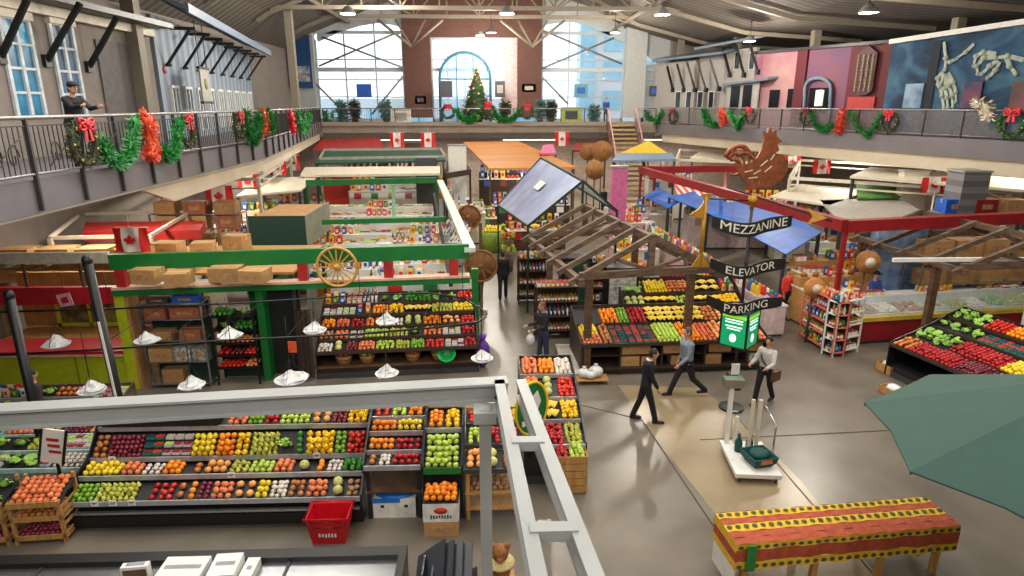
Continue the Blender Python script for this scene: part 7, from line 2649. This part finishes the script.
# dark green plywood box on the roof
t = thing('plywood_box', 'large dark green board box on the stall top beside the green beams', 'box', (-7.5, 20.0, 0))
MB().box(0, 0, 2.45, 1.75, .05, 3.45).build('front_board', dgreen, t)
MB().box(1.7, .05, 2.45, 1.75, 3.2, 3.42).build('side_board', mat('grey side board', (130, 130, 110), .7), t)
MB().box(0, .05, 3.3, 1.7, 3.2, 3.34).box(0, .05, 2.4, 1.7, 3.2, 2.45).build('carton_top', cardb, t)
for x, y in ((.05, .1), (1.65, .1), (.05, 3.1), (1.65, 3.1)):
    MB().box(x - .04, y - .04, 0, x + .04, y + .04, 2.45).build('box_post', dgrey, t)
# cartons on shelves near the wall
t, T3 = shelf_unit('storage_rack', 'long pine storage rack of flat cartons behind the lime stall', (-14.2, 18.2, 0), 0, 4.4, 1.0, (1.2, 1.9, 2.5), wood_l, None)
for j, z in enumerate((1.9, 2.5)):
    for i in range(4):
        carton(T3(.55 + i * 1.1, .5, z), (.9, .7, .3), 'flat brown carton on the %s board of the long pine rack, %s from the wall' % (('middle', 'top')[j], ORD[i]), .03 * i)
t, T3 = shelf_unit('storage_rack', 'tall steel rack of cartons beneath the second hanging flag', (-12.2, 23.2, 0), 0, 3.2, .8, (1.0, 1.8, 2.5, 3.0), chrome, None)
for j, z in enumerate((1.8, 2.5, 3.0)):
    for i in range(3):
        carton(T3(.55 + i * 1.05, .4, z), (.75, .6, .42), '%s carton on the %s board of the tall steel rack' % (('brown', 'tan', 'wide')[i], ('second', 'third', 'top')[j]), .05 * i - .04, None if (i + j) % 3 else rbr)
t, T3 = shelf_unit('storage_rack', 'rack of big brown cartons behind the red beam over the meat counter', (13.3, 18.6, 0), .1, 4.2, .8, (1.4, 2.2), chrome, None)
for i in range(4):
    carton(T3(.6 + i * 1.0, .4, 2.2), (.85, .6, .55), ['big brown carton on the meat stall rack nearest the cheese barrels', 'second big brown carton on the meat stall rack', 'third big brown carton on the meat stall rack', 'big brown carton at the far end of the meat stall rack'][i], .04)
    carton(T3(.6 + i * 1.0, .4, 1.4), (.7, .6, .4), ['tan carton on the lower board nearest the cheese barrels', 'second tan carton on the lower board of the meat stall rack', 'third tan carton on the lower board of the meat stall rack', 'tan carton at the far end of the lower board'][i], -.03)
t, T3 = shelf_unit('storage_rack', 'far rack of pale boxes by the mural mezzanine', (16.8, 23.0, 0), -.1, 3.4, .8, (1.4, 2.2, 2.9), chrome, None)
for i in range(3):
    carton(T3(.5 + i * 1.1, .4, 2.9), (.8, .6, .5), ['bright blue box on the far rack by the mural mezzanine', 'dark red box on the far rack by the mural mezzanine', 'brown box on the far rack by the mural mezzanine'][i], 0, (blc, dred, None)[i])
# grey tower
a = gy(957, 215, 23)
t = thing('vent_tower', 'tall grey ribbed metal tower by the striped flag near the mural mezzanine', 'cabinet', (a.x, 23, 0))
t['label'] = 'tall grey ribbed metal cabinet tower beside the flag near the murals'
MB().box(0, 0, 0, 1.0, .9, gy(957, 173, 23).z).build('tower_body', stripes('grey ribbed metal', (128, 126, 124), (104, 102, 102), 2.2, 2, .5), t)
MB().box(-.04, -.04, gy(957, 173, 23).z, 1.04, .94, gy(957, 171, 23).z).build('tower_cap', greyw, t)
# white kiosks and posts
for i, (px0, yt, px1, Y, zb, m_, lab) in enumerate(((448, 146, 466, 38, 0, white, 'white panelled kiosk at the aisle end before the orange brown roof'), (613, 168, 628, 27, 0, mat('pink banner cloth', (214, 110, 160), .6), 'tall pink banner board beside the sheet roof'), (905, 172, 930, 27, 0, cream, 'cream square kiosk post near the green fabric roof'), (715, 222, 760, 31, 0, pinkm, 'pink wall panel behind the rooster'), (500, 150, 520, 42, 0, mat('blue sign face', (60, 130, 200), .5), 'small blue sign panel in the far stalls'), (880, 225, 930, 19.5, 0, mat('blue glass case', (70, 110, 160), .3, rgb2=(150, 170, 190), scale=3), 'blue glass drinks case inside the red beamed stall'), (415, 158, 436, 36, 0, dgrey, 'dark kiosk wall beside the far aisle'))):
    a, c_ = gy(px0, yt, Y), gy(px1, yt, Y)
    t = thing('kiosk_panel', lab, 'kiosk', (a.x, Y, 0))
    MB().box(0, 0, .1, c_.x - a.x, .4, a.z).build('kiosk_body', m_, t)
    MB().box(-.04, -.04, 0, c_.x - a.x + .04, .44, .1).build('kiosk_base', dgrey, t)
    MB().box(-.05, -.05, a.z, c_.x - a.x + .05, .45, a.z + .08).build('kiosk_cap', greyw, t)
# round cheese and barrel discs
for i, (px, py, Y, r, lab) in enumerate(((588, 152, 39, .5, 'reddish wooden barrel end hung near the stair foot'), (602, 151, 38, .6, 'larger reddish barrel end right of the stair foot'), (868, 262, 17.6, .34, 'round tan bread display disc beside the blue aproned worker'), (815, 288, 17.4, .3, 'round tan disc sign over the display shelves'), (595, 170, 33, .5, 'brown round barrel end past the sheet roof'))):
    if i == 1:
        lab = 'larger reddish wooden barrel end hung beside the smaller one near the stairs'
    p = gy(px, py, Y)
    t = thing('barrel_end', lab, 'barrel', (p.x, Y, 0))
    MB().lathe([(r * .95, -.1), (r, 0), (r * .95, .1)], n=20, tf=Matrix.Translation((0, 0, p.z)) @ Matrix.Rotation(PI / 2, 4, 'X')).build('barrel_disc', rust_w if i in (0, 1, 4) else bread_m, t)
    if i in (2, 3):
        MB().lathe([(r * .45, -.02), (r * .45, .02)], n=16, tf=Matrix.Translation((0, -.12, p.z)) @ Matrix.Rotation(PI / 2, 4, 'X')).build('centre_label', cream, t)
    MB().tube([(0, .12, 0), (0, .12, p.z)], .04).build('stand_pole', wood, t)
# flags
for i, (px, py, Y, w_, h, lab) in enumerate(((131, 240, 16.2, .86, .62, 'red and white maple leaf flag over the start of the green beam'), (219, 196, 24, 1.0, .75, 'maple leaf flag hanging above the tall steel rack'), (248, 182, 28, .9, .65, 'maple leaf flag between the rack flag and the far flags'), (277, 168, 33, .9, .7, 'maple leaf flag below the third garland'), (294, 163, 36, .6, .8, 'narrow maple leaf flag next to the aisle side pole'), (822, 167, 33, .95, .7, 'maple leaf flag over the blue glass stalls behind the rooster'), (792, 162, 37, 1.0, .7, 'maple leaf flag just behind the rooster head'), (934, 185, 25.5, 1.0, .62, 'maple leaf flag beside the grey metal tower'), (397, 140, 42, .9, .9, 'small maple leaf flag under the end mezzanine by the red roof'), (428, 140, 42, .9, .9, 'small maple leaf flag under the end mezzanine near the aisle'), (562, 139, 43, .9, .9, 'small maple leaf flag under the end mezzanine by the stair'))):
    flag(px, py, Y, lab, w_, h)
# far people
for px, py, top, hg, lab in ((520, 212, (190, 30, 40), 1.7, 'person in a red top among the stalls under the orange brown roof'), (496, 196, (60, 50, 60), 1.7, 'person in dark clothes far down the central aisle'), (487, 205, (150, 140, 140), 1.65, 'person in a pale top far down the central aisle'), (603, 214, (40, 40, 50), 1.7, 'person in a dark top beyond the sheet roof')):
    person(lab, gz(px, py, 0), random.uniform(-2, 2), top, (40, 40, 50), h=hg, near=False, legs_a=(.15, -.15))
person('worker in a blue shirt and blue cap serving behind the meat counter', gz(868, 325, 0), .3, (40, 80, 150), (30, 40, 80), h=1.75, near=False, arms=((.5, .8), (.4, .9)), cap=(30, 60, 120))
person('shopper with dark hair behind the leaning black post near the lime counter', (-9.2, 12.2, 0), 2.4, (60, 50, 50), (40, 40, 50), h=1.66, near=False)
# ------------------------------------------------------------------ Christmas decorations and the things on the end mezzanine
fir = mat('tinsel green', (14, 92, 32), .5, rgb2=(34, 134, 52), scale=14)
firdk = mat('dark fir wreath', (40, 48, 30), .8, rgb2=(70, 74, 44), scale=14)
bowm = [mat('crimson ribbon', (206, 26, 44), .4), mat('orange ribbon', (216, 86, 36), .4, rgb2=(190, 50, 40), scale=5), mat('dark red ribbon', (120, 20, 40), .45)]
gbead = mat('gold bauble', (214, 176, 84), .3, .5)


def needles(b_, pts, r, m_, n_, seed):
    rn = random.Random(seed)
    for k in range(int(n_ * 1.7)):
        t_ = rn.random() * (len(pts) - 1)
        i = int(t_)
        p = Vector(pts[i]).lerp(Vector(pts[i + 1]), t_ - i)
        d = Vector((rn.uniform(-1, 1), rn.uniform(-1, 1), rn.uniform(-1, 1))).normalized()
        e = d.orthogonal().normalized() * r * .13
        q = p + d * r
        b_.add([p - e, p + e, q + e * .4, q - e * .4], [(0, 1, 2, 3)], m_)


def bow(b_, c, s, m_, fwd):
    """a ribbon bow with two loops, a knot and two tails; fwd = unit vector towards the hall"""
    side = Vector((-fwd.y, fwd.x, 0))
    for sg in (-1, 1):
        for tilt in (.35, -.25):
            pts = []
            for k in range(9):
                a = 2 * PI * k / 8
                pts.append(c + side * sg * s * (.5 - .5 * math.cos(a)) + Vector((0, 0, s * (.3 * math.sin(a) + tilt * (.5 - .5 * math.cos(a))))) + fwd * .05)
            b_.tube(pts, s * .13, 5, m_)
        b_.quad(c + fwd * .05 + side * sg * s * .05, c + fwd * .05 + side * sg * s * .3, c + fwd * .06 + side * sg * s * .55 - Vector((0, 0, s * 1.3)), c + fwd * .06 + side * sg * s * .2 - Vector((0, 0, s * 1.4)), m_, .01)
    b_.sph(c + fwd * .07, s * .2, 8, 6, m_)


def wreath(p, r, label, fwd, mb=0, seed=1, leafm=None, bow_s=.5):
    t_ = thing('wreath', label, 'wreath', p)
    side = Vector((-fwd.y, fwd.x, 0))
    ring = [(side * math.cos(a) + Vector((0, 0, math.sin(a)))) * r * .8 for a in [2 * PI * k / 20 for k in range(21)]]
    b_ = MB()
    b_.tube(ring[:-1], r * .12, 6, firdk, closed=True)
    needles(b_, ring, r * .32, leafm or firdk, 260, seed)
    b_.build('wreath_ring', None, t_)
    b_ = MB()
    for k in range(7):
        b_.sph(ring[(k * 3 + 1) % 20] + fwd * .1 * r, r * .07, 6, 4, gbead)
    b_.build('bauble_ring_beads', None, t_)
    b_ = MB()
    bow(b_, Vector((0, 0, r * .8)) + fwd * r * .15, r * bow_s, bowm[mb], fwd)
    b_.build('ribbon_bow', None, t_)


def swag(pts, label, r=.17, m_=None, n_=330, seed=2, name='garland', wd=.06):
    P = [Vector(q) for q in pts]
    t_ = thing(name, label, 'garland', P[0])
    L_ = [q - P[0] for q in P]
    sm_ = []
    for a, b2 in zip(L_, L_[1:]):
        sm_ += [a, a.lerp(b2, .5)]
    sm_.append(L_[-1])
    b_ = MB()
    b_.tube(sm_, wd, 6, m_ or fir)
    needles(b_, sm_, r, m_ or fir, n_, seed)
    b_.build('tinsel_strand', None, t_)
    return t_


LXr = LE + .22
F1 = Vector((1, 0, 0))


def lg(px, py):
    """a point on the hall side of the railing under the beige and white fronts"""
    q = gx(px, py, LXr)
    if q.y > 24:
        q = gp(px, py, (LE + .22, 24), (-11.15, 45.4))
    return q


RA, RB = (re_x(16, -.15), 16), (re_x(45, -.15), 45)


def rg(px, py):
    return gp(px, py, RA, RB)


wreath(lg(84, 144), .46, 'large dark wreath with a red bow on the railing below the leaning person', F1, 0, 3)
swag([lg(*q) for q in ((101, 140), (108, 156), (120, 164), (131, 152), (134, 118))], 'green tinsel garland looping between the large wreath and the orange ribbon', .2)
swag([lg(*q) for q in ((146, 116), (150, 130), (153, 152), (150, 158))], 'orange and red ribbon cluster hanging on the railing past the large wreath', .22, bowm[1], 200, 4, 'ribbon_cluster', .12)
swag([lg(*q) for q in ((164, 150), (170, 158), (176, 148), (179, 120))], 'short green tinsel garland past the orange ribbon cluster', .2, seed=5)
wreath(lg(187, 132), .42, 'dark wreath with a red bow below the white shop row, nearest one', F1, 0, 6)
wreath(lg(239, 126), .42, 'dark wreath with a crimson bow below the fourth awning bracket', F1, 0, 7)
swag([lg(*q) for q in ((247, 112), (249, 132), (254, 142), (258, 130), (260, 114))], 'green tinsel garland beside the crimson bowed wreath', .24, seed=8)
swag([lg(*q) for q in ((262, 112), (264, 124), (263, 134))], 'small orange ribbon cluster between two green garlands', .24, bowm[1], 140, 9, 'ribbon_cluster', .12)
swag([lg(*q) for q in ((267, 112), (270, 130), (273, 116))], 'narrow green garland past the small orange ribbon', .22, seed=10)
swag([lg(*q) for q in ((291, 112), (292, 122), (293, 132))], 'pink red ribbon strand before the blue banner', .22, bowm[0], 120, 11, 'ribbon_cluster', .1)
swag([lg(*q) for q in ((298, 112), (301, 130), (306, 131), (309, 112))], 'green garland below the blue banner', .26, seed=12)
swag([lg(*q) for q in ((325, 112), (327, 124), (331, 124), (333, 112))], 'last green garland at the corner of the side railing', .3, seed=13)
F2 = Vector((FN.x, FN.y, 0))
swag([rg(*q) for q in ((646, 112), (650, 120), (657, 122), (662, 112))], 'green garland at the far corner below the narrow end window', .3, seed=14)
wreath(rg(673, 117), .5, 'dark wreath with a dark red bow under the lower pale canopy', F2, 2, 15)
swag([rg(*q) for q in ((704, 110), (708, 122), (716, 126))], 'green garland below the dark portico, first length', .28, seed=16)
swag([rg(*q) for q in ((722, 110), (723, 118), (724, 124))], 'orange ribbon cluster below the dark portico', .3, bowm[1], 140, 17, 'ribbon_cluster', .12)
swag([rg(*q) for q in ((730, 112), (738, 128), (744, 114))], 'green garland below the dark portico, second length', .26, seed=18)
wreath(rg(750, 116), .44, 'dark wreath with a red bow below the pink front', F2, 0, 19)
wreath(rg(806, 117), .42, 'dark wreath with a dark red bow below the arched door', F2, 2, 20)
swag([rg(*q) for q in ((811, 113), (816, 126), (824, 131), (831, 124))], 'green garland below the arched door', .22, seed=21)
swag([rg(*q) for q in ((843, 109), (840, 122), (839, 132))], 'orange ribbon cluster below the studded sign', .26, bowm[1], 180, 22, 'ribbon_cluster', .12)
swag([rg(*q) for q in ((850, 112), (858, 128), (868, 136), (876, 124), (882, 114))], 'long green garland below the studded sign', .2, seed=23)
wreath(rg(889, 122), .46, 'dark wreath with a crimson bow below the start of the blue mural', F2, 0, 24)
wreath(rg(1012, 124), .52, 'large dark wreath with a crimson bow below the end of the blue mural', F2, 0, 25, leafm=fir)
swag([rg(*q) for q in ((978, 102), (986, 106), (990, 118))], 'cream fabric flower swag on the mural railing', .3, cream, 120, 26, 'ribbon_cluster', .12)

# Christmas tree
p = gy(477, 118, 46.6)
t = thing('christmas_tree', 'tall decorated Christmas tree before the arched window', 'tree', (p.x, 46.6, MZ))
treem = mat('fir tree needles', (34, 66, 40), .8, rgb2=(70, 104, 60), scale=8)
h = gy(477, 68, 46.6).z - MZ
b = MB()
rn = random.Random(5)
for k in range(1500):
    f_ = rn.random() ** 1.3
    z = .3 + f_ * (h - .35)
    R_ = 1.35 * (1 - f_) + .05
    a = rn.uniform(0, 2 * PI)
    r0 = R_ * rn.uniform(.55, .8)
    p0 = Vector((r0 * math.cos(a), r0 * math.sin(a), z))
    p1 = Vector((R_ * math.cos(a), R_ * math.sin(a), z - .12))
    e = Vector((-math.sin(a), math.cos(a), 0)) * .1
    b.add([p0 - e, p0 + e, p1 + e * .3, p1 - e * .3], [(0, 1, 2, 3)], treem)
b.lathe([(1.0, .35), (.9, .9), (.5, 1.9), (.05, h - .1)], n=14, m=treem)
b.build('foliage', None, t)
MB().cyl((0, 0, 0), .12, .5).build('trunk', wood, t)
MB().lathe([(.35, 0), (.45, .35), (.4, .35)], n=16).build('tree_pot', redp, t)
for k in range(46):
    f_ = (k + .5) / 46
    a = k * 2.4
    R_ = 1.35 * (1 - f_) + .08
    MB().sph((R_ * math.cos(a), R_ * math.sin(a), .35 + f_ * (h - .5)), .075, 8, 5).build('bauble', bowm[0] if k % 3 == 0 else gbead, t)
MB().prism([(.2 * (1 if k % 2 == 0 else .45) * math.sin(2 * PI * k / 10), .2 * (1 if k % 2 == 0 else .45) * math.cos(2 * PI * k / 10)) for k in range(10)], (0, 0, h), (1, 0, 0), (0, 0, 1), .05, gbead).build('tree_star', None, t)


def eg(px, py):
    return gy(px, py, 45.25)


swag([eg(*q) for q in ((456, 110), (462, 118), (470, 121), (478, 116))], 'green garland on the end railing left of the Christmas tree', .3, seed=31)['label'] = 'green garland on the end railing, arched window side of the tree'
swag([eg(*q) for q in ((494, 112), (500, 120), (512, 120), (520, 110))], 'green garland on the end railing below the brick pier', .3, seed=32)
wreath(eg(448, 112), .5, 'round wreath with a pale bow on the end railing below the arched window', Vector((0, -1, 0)), 0, 33)
wreath(eg(488, 111), .55, 'wreath with a big red bow on the end railing in front of the tree', Vector((0, -1, 0)), 0, 34)
wreath(eg(527, 112), .5, 'wreath with a red bow on the end railing below the small round sign', Vector((0, -1, 0)), 0, 35)


def shrub(px, py0, py1, Y, label, w_=.6, m_=None, seed=0):
    a, c_ = gy(px, py0, Y), gy(px, py1, Y)
    t_ = thing('potted_shrub', label, 'plant', (a.x, Y, MZ))
    MB().lathe([(.18, 0), (.26, .35), (.22, .35)], n=12).build('plant_pot', dgrey, t_)
    b_ = MB()
    hh = c_.z - MZ
    needles(b_, [(0, 0, .35), (0, 0, hh * .6), (0, 0, hh * .8)], w_ * .75, m_ or leaf_m, 150, seed)
    b_.tube([(0, 0, .3), (0, 0, hh * .7)], .04, 5, wood)
    b_.build('foliage', None, t_)


tealp = mat('bluish plant leaves', (60, 96, 92), .7, rgb2=(90, 130, 120), scale=6)
for i, (px, lab) in enumerate(((342, 'bluish potted shrub at the first braced window, wall side'), (355, 'dark green potted shrub below the blue outdoor sign'), (386, 'bluish potted shrub beside the white planter sign'), (505, 'dark fir potted shrub by the brick pier'), (540, 'bluish potted shrub between the brick pier and the olive box'), (551, 'second bluish potted shrub beside the olive box'), (594, 'small potted shrub past the olive box'))):
    shrub(px, 118, 100 if i != 6 else 106, 47.5, lab, .7, tealp if i % 2 == 0 else firdk, 40 + i)
# signs and boxes on the end mezzanine
for px0, py0, px1, py1, Y, m_, nm, lab, dep in ((391, 109, 410, 121, 45.9, mat('white planter board', (220, 216, 206), .6), 'planter_box', 'white planter box with a curved mark below the first brick pier', .5), (561, 107, 582, 121, 45.9, mat('olive yellow box', (170, 184, 84), .6), 'display_box', 'olive yellow display box at the end railing near the stair', .5), (415, 96, 426, 104, 50.0, white, 'wall_notice', 'small white notice on the first brick pier', .04), (522, 84, 536, 92, 50.0, mat('black white round sign', (30, 30, 34), .5), 'wall_notice', 'small black and white sign on the second brick pier', .04), (357, 84, 371, 97, 49.9, blc, 'window_sign', 'small blue square sign in the first braced window', .05), (574, 84, 588, 97, 49.9, mat('teal sign rim', (90, 150, 160), .5), 'window_sign', 'teal rimmed white square sign in the braced window over the stair', .05), (440, 81, 452, 97, 49.2, dgrey, 'wall_poster', 'dark framed poster inside the arched window, pier side', .05), (495, 81, 505, 97, 49.4, dgrey, 'wall_poster', 'dark framed poster at the pinkish panel', .05), (649, 86, 660, 96, 49.9, dgrey, 'window_sign', 'dark framed sign in the narrow end window', .05)):
    a, c_ = gy(px0, py1, Y), gy(px1, py0, Y)
    z0 = MZ if py1 > 115 else a.z
    t = thing(nm, lab, 'box' if 'box' in nm else 'sign', (a.x, Y, z0))
    MB().box(0, 0, 0, c_.x - a.x, dep, c_.z - z0).build('panel_face', m_, t)
    w_, h_ = c_.x - a.x, c_.z - z0
    MB().box(w_ * .2, -.02, h_ * .25, w_ * .8, 0, h_ * .75).build('inner_print', [white, blc, dgrey, pale][len(lab) % 4], t)
MB_ = None
t = thing('white_flowers', 'white flower stems standing in the planter below the first brick pier', 'plant', (gy(398, 110, 45.9).x, 46.1, MZ + .9))
b = MB()
for k in range(7):
    b.tube([(k * .1 - .3, 0, 0), (k * .13 - .4, 0, .8)], .015, 4, leaf_m)
    b.sph((k * .13 - .4, 0, .85), .08, 6, 4, white)
b.build('stems', None, t)
person('person in a blue jacket at the head of the far staircase', (gy(606, 118, 46.5).x, 46.6, MZ), 0, (30, 70, 140), (40, 40, 50), h=1.7, near=False)

# buildings outside the end windows
conc = mat('pale office wall', (206, 214, 220), .7, var=.03)
bgl = mat('blue office glass', (120, 180, 206), .3, rgb2=(160, 206, 226), scale=.4)
t = thing('office_building', 'pale office block with blue window bands outside the end windows', 'building', (14, 72, 0))
MB().box(-2.5, 0, -2, 18, 12, 15).build('office_wall', conc, t)
for k in range(3):
    for j in range(3):
        MB().box(-1.6 + 3.4 * k, -.1, 6.2 + 3.0 * j, .5 + 3.4 * k, 0, 8.2 + 3.0 * j).build('window', bgl, t)
MB().box(-4.2, -.6, -2, -2.5, 2, 15).build('glass_stair_tower', bgl, t)
t = thing('office_building', 'long low blue grey building line along the horizon outside', 'building', (-20, 80, 0))
MB().box(0, 0, -2, 28, 8, 7.4).build('office_wall', mat('hazy blue wall', (196, 212, 226), .8), t)
for k in range(6):
    MB().box(1 + 4.4 * k, -.1, 4.5, 3.8 + 4.4 * k, 0, 6.2).build('window', bgl, t)
struct(MB().box(-80, 51.5, -1.5, 90, 160, -1.2).build('ground', mat('winter paving', (170, 176, 182), .8)), 'pale paving outside the end windows', 'ground')

# tube lamps added to brighten the dark zones under mezzanines and stall roof
def fill_tube_lamp(loc, L_, label, power, along='x'):
    t_ = thing('fill_tube_lamp', label, 'lamp', loc, 0 if along == 'x' else PI / 2)
    MB().box(-L_ / 2, -.08, 0, L_ / 2, .08, .06).build('lamp_housing', greyw, t_)
    MB().tube([(-L_ / 2 + .03, 0, -.03), (L_ / 2 - .03, 0, -.03)], .03, 8).build('lamp_tube', mat('tube glow', (255, 244, 222), .4, emit=3.0), t_)
    d = bpy.data.lights.new('tube_light', 'AREA')
    d.shape = 'RECTANGLE'
    d.size, d.size_y = L_, .3
    d.energy = power
    d.color = (1, .93, .8)
    o = bpy.data.objects.new('tube_light', d)
    o.location = (0, 0, -.1)
    COL.objects.link(o)
    o.parent = t_


fill_tube_lamp((-6, 46.2, 4.4), 4, 'added long tube lamp under the end mezzanine by the red roof', 600)
fill_tube_lamp((3, 46.2, 4.4), 4, 'added long tube lamp under the end mezzanine over the aisle end', 600)
fill_tube_lamp((13, 46.0, 4.4), 4, 'added long tube lamp under the end mezzanine past the stair', 600)
fill_tube_lamp((-11, 19, 4.7), 3, 'added tube lamp under the side mezzanine above the pine rack', 230, 'y')
fill_tube_lamp((-11.5, 28, 4.7), 3, 'added tube lamp under the side mezzanine above the second flag', 260, 'y')
fill_tube_lamp((-12.8, 38, 4.7), 3, 'added tube lamp under the side mezzanine near the far corner', 260, 'y')
fill_tube_lamp((21, 24, 4.6), 3, 'added tube lamp under the mural mezzanine by the grey tower', 200, 'y')
fill_tube_lamp((19, 34, 4.6), 3, 'added tube lamp under the mural mezzanine by the green roof', 480, 'y')
fill_tube_lamp((2.4, 38.5, 3.6), 3, 'added tube lamp inside the orange roofed stall', 140)
# ------------------------------------------------------------------ more of the crowded far stalls
frame('dark beamed stall frame along the aisle before the orange brown roof', [gz(446, 176, 3.0), gz(470, 172, 3.0), gz(462, 162, 3.0), gz(448, 163, 3.0)], dkw, .14, .3)
slab('stall_roof', 'white flat roof between the rear green beam and the dark green flat roof', [gy(300, 175, 33), gy(440, 173, 33), gy(440, 166, 35.5), gy(305, 167, 35.5)], cream, .12, posts=(0, 1))
slab('stall_roof', 'pale grey flat roof beside the far pipe frame near the shop row', [gy(205, 176, 30), gy(262, 172, 31), gy(270, 164, 34), gy(222, 166, 34)], greyw, .1, posts=(0, 1))
slab('stall_roof', 'maroon flat roof past the stair foot under the end mezzanine', [gy(572, 150, 41), gy(606, 150, 41), gy(603, 143, 43.6), gy(575, 143, 43.6)], dred, .12, posts=(0, 1))
slab('stall_roof', 'long cream roof edge under the far mural mezzanine', [gy(690, 158, 40), gy(800, 166, 36), gy(800, 158, 38), gy(700, 151, 42)], cream, .12, posts=(0, 1))
slab('stall_roof', 'long cream roof edge beside the grey metal tower', [gy(850, 176, 28), gy(1030, 190, 23), gy(1030, 178, 25), gy(870, 167, 31)], cream, .1, posts=(0, 1))
slab('stall_roof', 'brown board roof in front of the grey metal tower', [gz(930, 216, 2.6), gz(1030, 214, 2.6), gz(1030, 200, 2.6), gz(935, 202, 2.6)], wood_l, .1, posts=(0, 1, 2, 3))
bulk('cream glass case row beside the narrow aisle counter', -1.9, 31.6, -.2, 31.7, [('jar', 1), ('packet', 1), ('bottle', 1)], 1.6, cream, 'the cream glass case', 1.8)
bulk('row of wrapped goods on the cream counter inside the cream lattice frame', 12.6, 27.2, 17.4, 26.4, [('packet', 3), ('clamshell_box', 2), ('bottle', 1), ('packet', 3)], 1.8, cream, 'the cream lattice counter', 1.9)
bulk('white counter in front of the grey sloping roof', 12.0, 22.6, 16.6, 22.2, [('clamshell_box', 2), ('packet', 2), ('bread_loaf', 2), ('packet', 1)], 1.5, white, 'the counter before the grey sloping roof', 1.7)
bulk('wooden counter of jars near the pink wall panel', 9.6, 30.2, 13.6, 30.0, [('packet', 2), ('jar', 2), ('clamshell_box', 2)], 1.6, pk, 'the counter near the pink wall panel', 2.0)
bulk('counter of bright goods under the yellow tent', 9.6, 38.4, 12.4, 38.4, [('packet', 2), ('bottle', 1), ('packet', 1)], 2.4, white, 'the counter under the yellow tent', 2.4)
bulk('counter of bright goods under the far green flat roof', -10.2, 39.4, -3.0, 39.4, [('packet', 2), ('bottle', 1), ('packet', 3), ('clamshell_box', 1)], 2.6, redp, 'the counter under the green flat roof', 2.4)
bulk('dark counter of mixed goods past the far brown wheel', -.6, 39.5, 4.4, 39.5, [('packet', 2), ('tomato', 1), ('bottle', 1), ('packet', 2)], 2.4, dkw, 'the counter past the far wheel', 2.4)
bulk('pale counter of bagged goods by the pink banner board', 6.0, 28.4, 7.6, 28.8, [('packet', 2), ('clamshell_box', 1)], 1.6, pk, 'the counter by the pink banner board', 1.9)
bulk('cream counter inside the white pipe frame below the shop row', -12.2, 29.4, -8.9, 29.6, [('clamshell_box', 2), ('packet', 2), ('bread_loaf', 1)], 1.7, cream, 'the counter in the white pipe frame', 1.9)
bulk('wood counter with bread behind the storage loft', -8.6, 23.0, -6.4, 23.1, [('bread_loaf', 1), ('packet', 1)], 1.9, wood, 'the counter behind the storage loft', 1.7)
for px, py, top, lab in ((508, 190, (170, 60, 50), 'person in a brick red top by the orange brown roof posts'), (472, 192, (80, 90, 110), 'person in a grey blue top before the white kiosk'), (532, 203, (200, 190, 180), 'person in a cream top beside the lavender sheet roof'), (780, 330, (230, 60, 50), 'shopper in a bright red coat beyond the green direction sign'), (628, 246, (60, 60, 70), 'person in a charcoal top behind the bare rafters'), (700, 232, (90, 60, 90), 'person in a plum coat by the sweets counter')):
    if px == 780:
        q = gz(783, 318, 0)
    else:
        q = gz(px, py, 0)
    person(lab, q, random.uniform(-2, 2), top, (36, 36, 46), h=1.68, near=False, legs_a=(.15, -.15))
flush()
